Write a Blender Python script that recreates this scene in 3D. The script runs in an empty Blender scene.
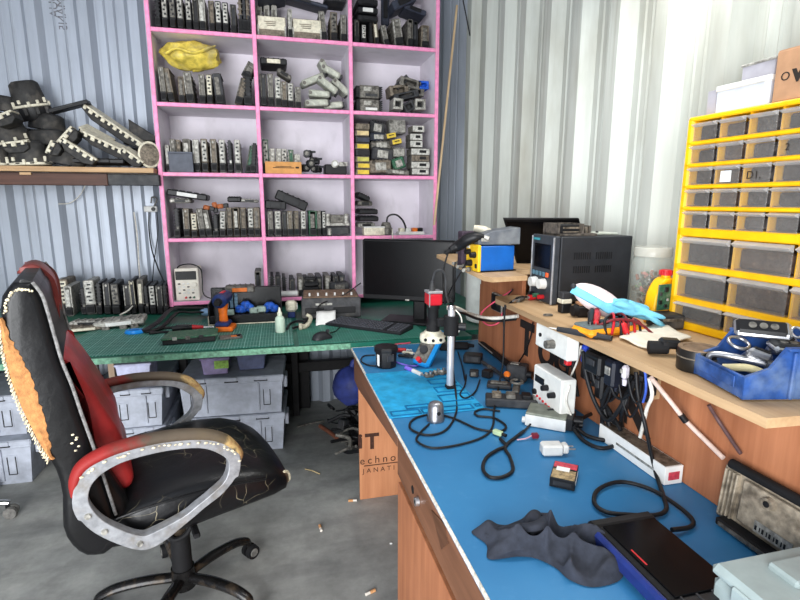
import bpy, bmesh, math, random
from mathutils import Matrix, Vector, Euler
R = math.radians
SC = bpy.context.scene
COL = SC.collection

# ---------------------------------------------------------------- camera, world, lights
cam_data = bpy.data.cameras.new('camera')
cam_data.sensor_width = 36.0
cam_data.lens = 22.99
cam_data.clip_start = 0.02
camera = bpy.data.objects.new('camera', cam_data)
COL.objects.link(camera)
camera.matrix_world = Matrix.Translation((0, 0, 1.40)) @ Matrix.Rotation(R(-13.9035), 4, 'Z') @ Matrix.Rotation(R(90 - 10.8795), 4, 'X') @ Matrix.Rotation(R(0.132), 4, 'Z')
SC.camera = camera

world = bpy.data.worlds.new('daylight')
SC.world = world
world.use_nodes = True
bg = world.node_tree.nodes['Background']
bg.inputs[0].default_value = (0.80, 0.90, 1.0, 1)
bg.inputs[1].default_value = 0.2

def area(name, loc, target, sx, sy, energy, color):
    l = bpy.data.lights.new(name, 'AREA')
    l.shape = 'RECTANGLE'; l.size = sx; l.size_y = sy
    l.energy = energy; l.color = color
    o = bpy.data.objects.new(name, l); COL.objects.link(o)
    o.location = loc
    o.rotation_euler = (Vector(target) - Vector(loc)).to_track_quat('-Z', 'Y').to_euler()
    return o
area('tube_light', (1.10, 1.40, 2.3), (0.4, 1.40, 0.5), 0.2, 1.7, 21, (1.0, 0.99, 0.96))
area('roof_light', (-0.3, 1.6, 2.86), (-0.3, 1.7, 0), 1.6, 2.2, 6, (1.0, 0.98, 0.95))
area('doorway_light', (-1.2, -1.3, 1.15), (0.0, 2.4, 0.8), 1.9, 2.2, 165, (0.96, 0.98, 1.0))

SC.view_settings.view_transform = 'Standard'
SC.view_settings.look = 'None'
SC.view_settings.gamma = 1.0
SC.view_settings.use_curve_mapping = False
SC.view_settings.exposure = 0.40

# ---------------------------------------------------------------- materials
def lin(c):
    def f(v):
        v /= 255.0
        return v / 12.92 if v <= 0.04045 else ((v + 0.055) / 1.055) ** 2.4
    return (f(c[0]), f(c[1]), f(c[2]), 1.0)

class NT:
    """small node-tree helper"""
    def __init__(s, name):
        s.m = bpy.data.materials.new(name); s.m.use_nodes = True
        s.t = s.m.node_tree; s.b = s.t.nodes['Principled BSDF']
        s.tc = None
    def n(s, kind, **kw):
        nd = s.t.nodes.new('ShaderNode' + kind)
        for k, v in kw.items(): setattr(nd, k, v)
        return nd
    def l(s, a, b): s.t.links.new(a, b)
    def co(s, which='Object', scale=(1, 1, 1)):
        if s.tc is None: s.tc = s.n('TexCoord')
        mp = s.n('Mapping'); mp.inputs['Scale'].default_value = scale
        s.l(s.tc.outputs[which], mp.inputs[0]); return mp.outputs[0]
    def noise(s, scale, detail=3, vec=None, rough=.55):
        nd = s.n('TexNoise'); nd.inputs['Scale'].default_value = scale
        nd.inputs['Detail'].default_value = detail; nd.inputs['Roughness'].default_value = rough
        s.l(vec if vec is not None else s.co(), nd.inputs['Vector']); return nd.outputs['Fac']
    def ramp(s, fac, stops):
        nd = s.n('ValToRGB'); cr = nd.color_ramp
        while len(cr.elements) < len(stops): cr.elements.new(0.5)
        for e, (p, c) in zip(cr.elements, stops): e.position = p; e.color = c
        s.l(fac, nd.inputs[0]); return nd.outputs[0]
    def math(s, op, a, b=None):
        nd = s.n('Math', operation=op)
        for i, v in enumerate((a, b)):
            if v is None: continue
            if isinstance(v, (int, float)): nd.inputs[i].default_value = v
            else: s.l(v, nd.inputs[i])
        return nd.outputs[0]
    def mix(s, fac, a, b, blend='MIX'):
        nd = s.n('MixRGB', blend_type=blend)
        for i, v in enumerate((fac, a, b)):
            if isinstance(v, (int, float)): nd.inputs[i].default_value = v
            elif isinstance(v, tuple): nd.inputs[i].default_value = v
            else: s.l(v, nd.inputs[i])
        return nd.outputs[0]
    def bump(s, h, strength=.2, dist=.01):
        nd = s.n('Bump'); nd.inputs['Strength'].default_value = strength; nd.inputs['Distance'].default_value = dist
        s.l(h, nd.inputs['Height']); s.l(nd.outputs[0], s.b.inputs['Normal'])
    def col(s, c):
        s.l(c, s.b.inputs['Base Color']) if not isinstance(c, tuple) else setattr(s.b.inputs['Base Color'], 'default_value', c)
    def set(s, rough=.5, metal=0., spec=.3):
        s.b.inputs['Roughness'].default_value = rough; s.b.inputs['Metallic'].default_value = metal
        s.b.inputs['Specular IOR Level'].default_value = spec
        return s.m

def sh(c, k): return tuple(min(255, v * k) for v in c)

MATS = {}
def PM(name, rgb, rough=.5, metal=0., var=.14, scale=14, bump=0., dust=None, spec=.3):
    """plain material with mottled colour, optional grain and optional dust patches"""
    if name in MATS: return MATS[name]
    t = NT(name); scale = scale * 2.2
    f = t.noise(scale, 4)
    c = t.ramp(f, [(.3, lin(sh(rgb, 1 - var))), (.7, lin(sh(rgb, 1 + var)))])
    if dust:
        f2 = t.noise(scale * .45, 5)
        k = t.ramp(f2, [(.5, (0, 0, 0, 1)), (.68, (1, 1, 1, 1))])
        k = t.math('MULTIPLY', k, dust[1])
        c = t.mix(k, c, lin(dust[0]))
    t.col(c)
    if bump: t.bump(t.noise(scale * 3, 3), bump, .004)
    MATS[name] = t.set(rough, metal, spec)
    return MATS[name]

def WOOD(name, dark, light, axis='Y', scale=1., rough=.55, contrast=1.):
    if name in MATS: return MATS[name]
    t = NT(name)
    s = {'X': (1.2, 22, 22), 'Y': (22, 1.2, 22), 'Z': (22, 22, 1.2)}[axis]
    v = t.co('Object', tuple(k * scale for k in s))
    f = t.noise(1.6, 6, v, .65)
    c = t.ramp(f, [(.28, lin(dark)), (.5, lin(tuple((a + b) / 2 for a, b in zip(dark, light)))), (.72, lin(light))])
    g = t.ramp(t.noise(3.2, 3), [(.3, (.82, .82, .82, 1)), (.7, (1.1, 1.1, 1.1, 1))])
    c = t.mix(1., c, g, 'MULTIPLY')
    t.col(c); t.bump(f, .12, .003)
    MATS[name] = t.set(rough)
    return MATS[name]

def CLEAR(name, rgb, alpha=.3, rough=.12):
    """thin clear plastic: part transparent, part glossy tinted"""
    if name in MATS: return MATS[name]
    t = NT(name)
    f = t.ramp(t.noise(9, 4), [(.3, (alpha * .75,) * 3 + (1,)), (.75, (min(1, alpha * 1.35),) * 3 + (1,))])
    t.l(f, t.b.inputs['Alpha'])
    t.col(lin(rgb))
    MATS[name] = t.set(rough)
    return MATS[name]

def EMIT(name, rgb, strength):
    if name in MATS: return MATS[name]
    t = NT(name)
    c = t.ramp(t.noise(8, 2), [(.3, lin(sh(rgb, .9))), (.7, lin(rgb))])
    t.l(c, t.b.inputs['Emission Color']); t.b.inputs['Emission Strength'].default_value = strength
    t.col((0, 0, 0, 1)); MATS[name] = t.set(.4); return MATS[name]

# ---------------------------------------------------------------- mesh builder
class MB:
    def __init__(s):
        s.v = []; s.f = []; s.mi = []; s.mats = []; s.M = Matrix.Identity(4)
    def mat(s, m):
        if m not in s.mats: s.mats.append(m)
        return s.mats.index(m)
    def at(s, loc=(0, 0, 0), rot=(0, 0, 0)):
        s.M = Matrix.Translation(loc) @ Euler([R(a) for a in rot]).to_matrix().to_4x4(); return s
    def add(s, vs, fs, m):
        o = len(s.v); k = s.mat(m)
        s.v += [s.M @ Vector(v) for v in vs]
        s.f += [tuple(o + i for i in f) for f in fs]; s.mi += [k] * len(fs)
        return s
    def box(s, c, d, m, bv=.0, rot=None):
        hx, hy, hz = d[0] / 2, d[1] / 2, d[2] / 2
        bv = min(bv, hx * .9, hy * .9, hz * .9)
        vs = []; idx = {}
        mt = Matrix.Translation(c)
        if rot: mt = mt @ Euler([R(a) for a in rot]).to_matrix().to_4x4()
        if bv <= 0:
            for sx in (-1, 1):
                for sy in (-1, 1):
                    for sz in (-1, 1): vs.append(mt @ Vector((sx * hx, sy * hy, sz * hz)))
            fs = [(0, 1, 3, 2), (4, 6, 7, 5), (0, 4, 5, 1), (2, 3, 7, 6), (0, 2, 6, 4), (1, 5, 7, 3)]
            return s.add(vs, fs, m)
        for sx in (-1, 1):
            for sy in (-1, 1):
                for sz in (-1, 1):
                    for a in range(3):
                        p = [sx * (hx - bv), sy * (hy - bv), sz * (hz - bv)]
                        p[a] = (sx * hx, sy * hy, sz * hz)[a]
                        idx[(sx, sy, sz, a)] = len(vs); vs.append(mt @ Vector(p))
        fs = []
        S = (-1, 1)
        for sg in S:
            fs.append([idx[(sg, a, b, 0)] for a, b in ((-1, -1), (1, -1), (1, 1), (-1, 1))])
            fs.append([idx[(a, sg, b, 1)] for a, b in ((-1, -1), (1, -1), (1, 1), (-1, 1))])
            fs.append([idx[(a, b, sg, 2)] for a, b in ((-1, -1), (1, -1), (1, 1), (-1, 1))])
        for a in S:
            for b in S:
                fs.append([idx[(a, b, -1, 0)], idx[(a, b, 1, 0)], idx[(a, b, 1, 1)], idx[(a, b, -1, 1)]])
                fs.append([idx[(a, -1, b, 0)], idx[(a, 1, b, 0)], idx[(a, 1, b, 2)], idx[(a, -1, b, 2)]])
                fs.append([idx[(-1, a, b, 1)], idx[(1, a, b, 1)], idx[(1, a, b, 2)], idx[(-1, a, b, 2)]])
                for c_ in S: fs.append([idx[(a, b, c_, 0)], idx[(a, b, c_, 1)], idx[(a, b, c_, 2)]])
        return s.add(vs, fs, m)
    def cyl(s, p0, p1, r0, m, r1=None, n=18, caps=True):
        p0 = Vector(p0); p1 = Vector(p1); r1 = r0 if r1 is None else r1
        ax = (p1 - p0).normalized()
        u = ax.orthogonal().normalized(); w = ax.cross(u)
        vs = []
        for p, r in ((p0, r0), (p1, r1)):
            for i in range(n):
                a = 2 * math.pi * i / n
                vs.append(p + (u * math.cos(a) + w * math.sin(a)) * r)
        fs = [(i, (i + 1) % n, n + (i + 1) % n, n + i) for i in range(n)]
        if caps: fs += [tuple(range(n))[::-1], tuple(range(n, 2 * n))]
        return s.add(vs, fs, m)
    def lathe(s, prof, m, n=24, o=(0, 0, 0), sy=1.):
        vs = []; fs = []
        for r, z in prof:
            for i in range(n):
                a = 2 * math.pi * i / n
                vs.append((o[0] + r * math.cos(a), o[1] + r * sy * math.sin(a), o[2] + z))
        for k in range(len(prof) - 1):
            for i in range(n):
                j = (i + 1) % n
                fs.append((k * n + i, k * n + j, (k + 1) * n + j, (k + 1) * n + i))
        if prof[0][0] > 1e-6: fs.append(tuple(range(n))[::-1])
        if prof[-1][0] > 1e-6: fs.append(tuple(range((len(prof) - 1) * n, len(prof) * n)))
        return s.add(vs, fs, m)
    def sphere(s, c, r, m, n=16, sc=(1, 1, 1)):
        k = n // 2
        prof = [(max(1e-7, math.sin(math.pi * i / k)), -math.cos(math.pi * i / k)) for i in range(k + 1)]
        vs = []; fs = []
        for pr, z in prof:
            for i in range(n):
                a = 2 * math.pi * i / n
                vs.append((c[0] + r * sc[0] * pr * math.cos(a), c[1] + r * sc[1] * pr * math.sin(a), c[2] + r * sc[2] * z))
        for q in range(k):
            for i in range(n):
                j = (i + 1) % n
                fs.append((q * n + i, q * n + j, (q + 1) * n + j, (q + 1) * n + i))
        return s.add(vs, fs, m)
    def prism(s, poly, a, b, m, plane='XY'):
        """extrude a 2-D outline between a and b along the remaining axis"""
        def P(u, v, w):
            return {'XY': (u, v, w), 'XZ': (u, w, v), 'YZ': (w, u, v)}[plane]
        n = len(poly)
        vs = [P(u, v, a) for u, v in poly] + [P(u, v, b) for u, v in poly]
        fs = [tuple(range(n)), tuple(range(n, 2 * n))[::-1]] + [(i, (i + 1) % n, n + (i + 1) % n, n + i) for i in range(n)]
        return s.add(vs, fs, m)
    def ring(s, outer, inner, a, b, m, plane='XZ'):
        """band between two outlines with the same number of points, extruded a..b"""
        def P(u, v, w):
            return {'XY': (u, v, w), 'XZ': (u, w, v), 'YZ': (w, u, v)}[plane]
        n = len(outer)
        vs = [P(*p, a) for p in outer] + [P(*p, a) for p in inner] + [P(*p, b) for p in outer] + [P(*p, b) for p in inner]
        fs = []
        for i in range(n):
            j = (i + 1) % n
            fs += [(i, j, n + j, n + i), (2 * n + i, 3 * n + i, 3 * n + j, 2 * n + j), (i, 2 * n + i, 2 * n + j, j), (n + i, n + j, 3 * n + j, 3 * n + i)]
        return s.add(vs, fs, m)
    def tube(s, pts, r, m, n=8, smooth=6, flat=1., closed=False):
        P = spline(pts, smooth, closed) if smooth else [Vector(p) for p in pts]
        k = len(P)
        rr = r if isinstance(r, (list, tuple)) else None
        vs = []; prev = None
        for i in range(k):
            if closed: tg = (P[(i + 1) % k] - P[i - 1])
            else: tg = (P[min(i + 1, k - 1)] - P[max(i - 1, 0)])
            if tg.length < 1e-9: tg = Vector((0, 0, 1))
            tg.normalize()
            if prev is None:
                ref = Vector((0, 0, 1)) if abs(tg.z) < .9 else Vector((1, 0, 0))
                u = tg.cross(ref).normalized()
            else:
                u = (prev - tg * prev.dot(tg))
                u = u.normalized() if u.length > 1e-6 else tg.orthogonal().normalized()
            prev = u; w = u.cross(tg)
            if rr: 
                q = i / (k - 1) * (len(rr) - 1); a0 = int(min(q, len(rr) - 2)); ri = rr[a0] + (rr[a0 + 1] - rr[a0]) * (q - a0)
            else: ri = r
            for j in range(n):
                a = 2 * math.pi * j / n
                vs.append(P[i] + (u * math.cos(a) + w * math.sin(a) * flat) * ri)
        fs = []
        for i in range(k if closed else k - 1):
            i2 = (i + 1) % k
            for j in range(n):
                fs.append((i * n + j, i * n + (j + 1) % n, i2 * n + (j + 1) % n, i2 * n + j))
        if not closed: fs += [tuple(range(n))[::-1], tuple(range((k - 1) * n, k * n))]
        return s.add(vs, fs, m)
    def loft(s, rings, m, closed=True, caps=True):
        n = len(rings[0]); vs = [p for r_ in rings for p in r_]; fs = []
        for k in range(len(rings) - 1):
            for i in range(n if closed else n - 1):
                j = (i + 1) % n
                fs.append((k * n + i, k * n + j, (k + 1) * n + j, (k + 1) * n + i))
        if caps and closed: fs += [tuple(range(n))[::-1], tuple(range((len(rings) - 1) * n, len(rings) * n))]
        return s.add(vs, fs, m)
    def build(s, name, parent=None, loc=None, rot=None, smooth=35, subsurf=0, bevel=0):
        me = bpy.data.meshes.new(name)
        me.from_pydata([tuple(v) for v in s.v], [], s.f)
        for m in s.mats: me.materials.append(m)
        me.polygons.foreach_set('material_index', s.mi)
        b = bmesh.new(); b.from_mesh(me)
        bmesh.ops.recalc_face_normals(b, faces=b.faces)
        b.to_mesh(me); b.free()
        if smooth:
            me.polygons.foreach_set('use_smooth', [True] * len(me.polygons))
            me.set_sharp_from_angle(angle=R(smooth))
        me.update()
        o = bpy.data.objects.new(name, me); COL.objects.link(o)
        if parent: o.parent = parent
        if loc: o.location = loc
        if rot: o.rotation_euler = [R(a) for a in rot]
        if bevel:
            md = o.modifiers.new('bevel', 'BEVEL'); md.width = bevel; md.segments = 2; md.limit_method = 'ANGLE'
        if subsurf:
            md = o.modifiers.new('subsurf', 'SUBSURF'); md.levels = subsurf; md.render_levels = subsurf
        return o

def spline(pts, k=6, closed=False):
    P = [Vector(p) for p in pts]; n = len(P)
    if n < 3: return P
    out = []
    for i in range(n if closed else n - 1):
        p0 = P[(i - 1) % n] if closed or i > 0 else P[0] * 2 - P[1]
        p1 = P[i]; p2 = P[(i + 1) % n]
        p3 = P[(i + 2) % n] if closed or i + 2 < n else P[-1] * 2 - P[-2]
        for j in range(k):
            t = j / k
            out.append(.5 * ((2 * p1) + (p2 - p0) * t + (2 * p0 - 5 * p1 + 4 * p2 - p3) * t * t + (3 * p1 - p0 - 3 * p2 + p3) * t ** 3))
    if not closed: out.append(P[-1])
    return out

def tag(o, label, cat, group=None):
    o['label'] = label; o['category'] = cat
    if group: o['group'] = group
    return o
def thing(name, label, cat, loc=(0, 0, 0), rz=0., group=None, rot=None):
    o = bpy.data.objects.new(name, None); COL.objects.link(o)
    o.empty_display_size = .05
    o.location = loc
    o.rotation_euler = [R(a) for a in rot] if rot else (0, 0, R(rz))
    return tag(o, label, cat, group)
def structure(o):
    o['kind'] = 'structure'; return o
def tag_part(o):
    o['kind'] = 'stuff'; return o      # frayed threads nobody could count
def copy_thing(root):
    r = root.copy(); COL.objects.link(r)
    for ch in list(root.children):
        c = ch.copy(); COL.objects.link(c); c.parent = r
        for g in list(ch.children):
            d = g.copy(); COL.objects.link(d); d.parent = c
    return r
def writing(name, body, size, m, parent, mtx, extrude=.0004, align='CENTER', bold=0., space=1.):
    cu = bpy.data.curves.new(name, 'FONT'); cu.body = body; cu.size = size
    cu.extrude = extrude; cu.align_x = align; cu.align_y = 'CENTER'; cu.offset = bold; cu.space_character = space
    tmp = bpy.data.objects.new(name + '_tmp', cu); COL.objects.link(tmp)
    bpy.context.view_layer.update()
    me = bpy.data.meshes.new_from_object(tmp.evaluated_get(bpy.context.evaluated_depsgraph_get()))
    bpy.data.objects.remove(tmp); bpy.data.curves.remove(cu)
    me.materials.clear(); me.materials.append(m); me.name = name
    o = bpy.data.objects.new(name, me); COL.objects.link(o)
    if parent: o.parent = parent
    o.matrix_local = mtx
    return o
def frame(o, x, y):
    """matrix with origin o and in-plane axes x, y"""
    x = Vector(x).normalized(); z = x.cross(Vector(y)).normalized(); y = z.cross(x)
    m = Matrix((x, y, z)).transposed().to_4x4(); m.translation = o; return m

ORD = ['first', 'second', 'third', 'fourth', 'fifth', 'sixth', 'seventh', 'eighth', 'ninth', 'tenth', 'eleventh', 'twelfth', 'thirteenth', 'fourteenth', 'fifteenth', 'sixteenth']
rnd = random.Random(7)

# palette
BLACK = PM('black_plastic', (22, 22, 24), .45, 0, .2, 20)
MATTE = PM('matte_black', (18, 18, 20), .75, 0, .2, 20)
DARK = PM('dark_grey_plastic', (44, 45, 48), .55, 0, .2, 16, dust=((100, 97, 92), .3))
GREY = PM('worn_grey_metal', (104, 101, 95), .55, .3, .3, 34, .15, dust=((40, 37, 34), .85))
LGREY = PM('pale_cast_metal', (158, 156, 149), .5, .3, .22, 34, .15, dust=((56, 53, 49), .8))
TAUPE = PM('dull_brown_metal', (110, 101, 89), .6, .2, .26, 34, .15, dust=((44, 39, 34), .85))
CREAM = PM('cream_plastic', (206, 200, 180), .55, 0, .1, 30, dust=((130, 122, 104), .5))
WHITE = PM('white_plastic', (208, 208, 204), .45, 0, .06, 10)
PAPER = PM('white_paper', (232, 232, 228), .8, 0, .04, 10)
CHROME = PM('brushed_steel', (190, 190, 192), .28, .9, .08, 30)
SILVER = PM('silver_paint', (150, 152, 156), .42, .35, .12, 20, dust=((120, 108, 90), .5))
COPPER = PM('orange_plastic', (214, 110, 36), .45, 0, .1, 20)
REDP = PM('red_plastic', (190, 36, 42), .4, 0, .1, 20)
BLUEP = PM('blue_plastic', (30, 86, 190), .4, 0, .1, 14)
GREENB = PM('circuit_green', (46, 88, 66), .5, 0, .25, 60, dust=((120, 128, 110), .6))
YELLOWP = PM('yellow_plastic', (250, 184, 14), .45, 0, .06, 8)
NAVY = PM('navy_black_board', (48, 52, 64), .5, 0, .2, 20)
PINKP = PM('pink_rubber', (222, 84, 110), .5, 0, .1, 20)
RUBBER = PM('black_cable_rubber', (22, 22, 24), .5, 0, .15, 30)
WCABLE = PM('white_cable', (214, 210, 200), .5, 0, .1, 30)

# ---------------------------------------------------------------- room shell
def concrete():
    t = NT('concrete_floor')
    a = t.noise(1.3, 6, None, .6); b = t.noise(9, 6, None, .7)
    c = t.ramp(a, [(.3, lin((124, 125, 122))), (.55, lin((158, 158, 154))), (.75, lin((186, 185, 178)))])
    g = t.ramp(b, [(.3, (.72, .72, .72, 1)), (.65, (1.1, 1.1, 1.1, 1))])
    c = t.mix(1., c, g, 'MULTIPLY')
    st = t.ramp(t.noise(2.4, 5, t.co('Object', (.5, 2.2, 1))), [(.52, (0, 0, 0, 1)), (.7, (.5, .5, .5, 1))])
    c = t.mix(st, c, lin((84, 84, 86)))
    t.col(c); t.bump(b, .15, .004)
    return t.set(.62)
def sheet_metal(name, base, dirt, amount, streak, rough, metal):
    t = NT(name)
    v = t.co('Object', (9, 9, .5)); f = t.noise(1.5, 6, v, .65)
    c = t.ramp(f, [(.3, lin(sh(base, .93))), (.7, lin(sh(base, 1.04)))])
    d = t.noise(1.1, 5, t.co('Object', (3.2, 3.2, .8)), .6)
    k = t.math('MULTIPLY', t.ramp(d, [(.5, (0, 0, 0, 1)), (.72, (1, 1, 1, 1))]), amount)
    c = t.mix(k, c, lin(dirt))
    s2 = t.noise(1., 3, t.co('Object', (60, 60, .35)), .5)
    k2 = t.math('MULTIPLY', t.ramp(s2, [(.6, (0, 0, 0, 1)), (.74, (1, 1, 1, 1))]), streak)
    c = t.mix(k2, c, lin(dirt))
    t.col(c); t.bump(t.noise(2.5, 4), .25, .02)
    return t.set(rough, metal)
M_GALV = sheet_metal('galvanised_sheet', (164, 171, 182), (112, 116, 124), .4, .35, .42, .25)
M_WHITEWALL = sheet_metal('white_painted_sheet', (184, 188, 181), (132, 127, 110), .6, .5, .5, .0)

def rib_profile(a, b, pitch, start, base, top, depth, small=True):
    """(along, offset) points of a trapezoid-ribbed sheet between a and b"""
    pts = [(a, 0.)]; x = start
    while x < b - base:
        if x > a:
            pts += [(x, 0), (x + (base - top) / 2, depth), (x + (base + top) / 2, depth), (x + base, 0)]
            if small:
                g = (pitch - base) / 3.
                for k in (1, 2):
                    m = x + base + g * k
                    if m + .008 < b: pts += [(m - .007, 0), (m, .005), (m + .007, 0)]
        x += pitch
    pts.append((b, 0.))
    return pts

mb = MB(); prof = rib_profile(-2.4, 1.33, .262, -2.35, .105, .05, .034)
mb.loft([[(x, 3.5 - d, z) for x, d in prof] + [(x, 3.56, z) for x, d in (prof[-1], prof[0])] for z in (0, 2.95)], M_GALV)
wall_back = structure(mb.build('wall_back', smooth=20))
mb = MB(); prof = rib_profile(-1.6, 3.5, .25, -1.5, .135, .058, .052)
mb.loft([[(1.325 - d, y, z) for y, d in prof] + [(1.395, y, z) for y, d in (prof[-1], prof[0])] for z in (0, 2.95)], M_WHITEWALL)
wall_right = structure(mb.build('wall_right', smooth=20))
mb = MB(); prof = rib_profile(-1.6, 3.5, .262, -1.5, .105, .05, .026)
mb.loft([[(-2.4 + d, y, z) for y, d in prof] + [(-2.46, y, z) for y, d in (prof[-1], prof[0])] for z in (0, 2.95)], M_GALV)
wall_left = structure(mb.build('wall_left', smooth=20))
structure(MB().box((-.535, 1., -.03), (3.93, 5.3, .06), concrete()).build('floor', smooth=0))
structure(MB().box((-.535, 1., 2.98), (3.93, 5.3, .06), M_GALV).build('ceiling', smooth=0))

# stencilled ink printed on the sheet, mirrored and running down
INK = PM('stencil_ink', (112, 112, 118), .7, 0, .2, 40)
for body, x, z in (('AMAN5', -1.1, 2.453), ('QUA', -1.138, 2.481)):
    writing('stamp', body, .062, INK, wall_back, frame((x, 3.498, z), (0, 0, -1), (-1, 0, 0)))

# ---------------------------------------------------------------- worn executive chair
def vinyl(name, rgb, crack, amount, scale=14, rough=.36):
    t = NT(name)
    c = t.ramp(t.noise(6, 5), [(.3, lin(sh(rgb, .75))), (.7, lin(sh(rgb, 1.3)))])
    vo = t.n('TexVoronoi', feature='DISTANCE_TO_EDGE'); vo.inputs['Scale'].default_value = scale
    wv = t.n('VectorMath', operation='ADD'); nz = t.n('TexNoise'); nz.inputs['Scale'].default_value = 7
    t.l(t.co(), nz.inputs['Vector']); t.l(t.co(), wv.inputs[0])
    sc = t.n('VectorMath', operation='SCALE'); sc.inputs['Scale'].default_value = .22
    t.l(nz.outputs['Color'], sc.inputs[0]); t.l(sc.outputs[0], wv.inputs[1]); t.l(wv.outputs[0], vo.inputs['Vector'])
    ln = t.ramp(vo.outputs['Distance'], [(.004, (1, 1, 1, 1)), (.016, (0, 0, 0, 1))])
    ms = t.ramp(t.noise(4.2, 4), [(.52, (0, 0, 0, 1)), (.64, (1, 1, 1, 1))])
    k = t.math('MULTIPLY', t.math('MULTIPLY', ln, ms), amount)
    c = t.mix(k, c, lin(crack))
    t.col(c); t.bump(t.noise(9, 5), .35, .01)
    return t.set(rough)
V_BLACK = vinyl('black_vinyl', (13, 13, 15), (100, 98, 92), .12, 9, .36)
V_CRACK = vinyl('cracked_black_vinyl', (14, 14, 16), (160, 150, 124), .8, 13, .34)
V_RED = vinyl('red_vinyl', (128, 32, 32), (90, 30, 26), .5, 12, .36)
V_RUST = vinyl('brownish_red_vinyl', (116, 52, 48), (60, 34, 32), .5, 12, .4)
def pad_material(name):
    t = NT(name)
    x = t.n('SeparateXYZ'); t.l(t.co(), x.inputs[0])
    f = t.math('ADD', t.math('MULTIPLY', x.outputs[0], 2.3), .58)
    f = t.math('ADD', f, t.math('MULTIPLY', t.math('SUBTRACT', t.noise(16, 5), .5), .5))
    c = t.ramp(f, [(.1, lin((138, 34, 32))), (.24, lin((116, 36, 31))), (.36, lin((76, 66, 55))), (.62, lin((88, 77, 64))), (.82, lin((92, 80, 62))), (.88, lin((176, 148, 98))), (.95, lin((110, 62, 48)))])
    t.col(c); t.bump(t.noise(40, 5), .4, .004)
    return t.set(.6)
PAD = pad_material('worn_armrest_skin')
FOAM = PM('torn_foam', (178, 124, 76), .9, 0, .14, 30, .5)
PIPING = PM('grey_piping', (116, 115, 114), .6, 0, .25, 40)
FRAYED = PM('frayed_lining', (196, 186, 160), .9, 0, .3, 60, .4)
GLOSSK = PM('gloss_black_steel', (26, 25, 25), .25, .2, .2, 12, dust=((104, 88, 70), .6))
CASTER = PM('caster_grey', (104, 102, 98), .6, 0, .2, 30)

chair = thing('office_chair', 'worn black and red executive office chair with torn vinyl and looped silver armrests', 'chair', (-.36, 1.73, 0), 17.5)

def rounded_slab(outline, y0, y1, m, rad=.02, steps=4, inset=None):
    """XZ outline extruded along y with softened y-edges"""
    b = MB(); cx = sum(p[0] for p in outline) / len(outline); cz = sum(p[1] for p in outline) / len(outline)
    rings = []
    for sgn, yy in ((-1, y0), (1, y1)):
        seq = []
        for k in range(steps + 1):
            a = math.pi / 2 * k / steps
            d = rad * (1 - math.sin(a)); y = yy - sgn * rad * (1 - math.cos(a)) if False else yy - sgn * rad * (1 - math.cos(a))
            seq.append((d, y))
        # from cap (max inset, y at edge) to side (no inset)
        seq = [(rad * (1 - math.cos(math.pi / 2 * (1 - k / steps))), yy - sgn * rad * (1 - math.sin(math.pi / 2 * (1 - k / steps)))) for k in range(steps + 1)]
        if sgn > 0: seq = seq[::-1]
        for d, y in seq:
            ring = []
            n = len(outline)
            for i in range(n):
                p = Vector(outline[i]); q = Vector(outline[i - 1]); r_ = Vector(outline[(i + 1) % n])
                tg = (r_ - q).normalized(); nrm = Vector((tg.y, -tg.x))
                ring.append((p.x - nrm.x * d, y, p.y - nrm.y * d))
            rings.append(ring)
    b.loft(rings, m)
    return b
def ccw(o):
    a = sum(o[i][0] * o[(i + 1) % len(o)][1] - o[(i + 1) % len(o)][0] * o[i][1] for i in range(len(o)))
    return o if a > 0 else o[::-1]
def smooth2(o, k=3, closed=True):
    return [(p.x, p.y) for p in spline([(a, b, 0) for a, b in o], k, closed)]

rear = [(-.22, .425), (-.262, .437), (-.292, .48), (-.306, .54), (-.298, .63), (-.306, .71), (-.334, .79), (-.355, .89), (-.372, .98), (-.375, 1.07), (-.372, 1.12), (-.364, 1.175), (-.338, 1.208)]
pipe = [(-.303, 1.206), (-.288, 1.175), (-.281, 1.136), (-.273, 1.07), (-.264, 1.0), (-.249, .93), (-.236, .85), (-.218, .75), (-.20, .64), (-.185, .54), (-.175, .45)]
b = rounded_slab(ccw(smooth2(rear, 2, False) + smooth2(pipe, 2, False)), -.25, .25, V_BLACK, .022)
b.build('back_shell', chair, smooth=50)
# stitched welt down the near edge and over the top
for s in (-1, 1):
    MB().tube([(x + .003, s * .246, z) for x, z in pipe[:-1]], .0042, PIPING, 8, 4).build('piping', chair)
# torn strip with bare foam along the rear edge
rr = random.Random(3)
strip_l = [(-.3735, 1.125), (-.3745, 1.08), (-.374, 1.04), (-.371, 1.00), (-.365, .95), (-.356, .90), (-.344, .85), (-.328, .79), (-.312, .745)]
strip_r = [(-.366, 1.125), (-.358, 1.08), (-.348, 1.04), (-.336, 1.00), (-.325, .95), (-.318, .90), (-.314, .85), (-.310, .79), (-.306, .745)]
lo = smooth2(strip_l, 5, False); hi = [(x + rr.uniform(-.003, .004), z) for x, z in smooth2(strip_r, 5, False)]
n = len(lo)
b = MB().loft([[(lo[i][0], -.2515, lo[i][1]), ((lo[i][0] * .5 + hi[i][0] * .5), -.256, lo[i][1]), (hi[i][0], -.2515, hi[i][1]), (hi[i][0], -.24, hi[i][1]), (lo[i][0], -.24, lo[i][1])] for i in range(n)], FOAM)
b.build('torn_foam', chair)
b = MB()
for i in range(0, n - 1):
    x, z = lo[i]
    for k in range(2):
        b.tube([(x, -.25, z - k * .008), (x - .002 + rr.uniform(-.002, .002), -.254, z - .005 - k * .008), (x - .003 - rr.uniform(0, .003), -.255, z - .009 - k * .008)], .0018, FRAYED, 5, 0)
pts = [(-.362, 1.135), (-.354, 1.165), (-.338, 1.186), (-.320, 1.193), (-.303, 1.184)]
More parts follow.
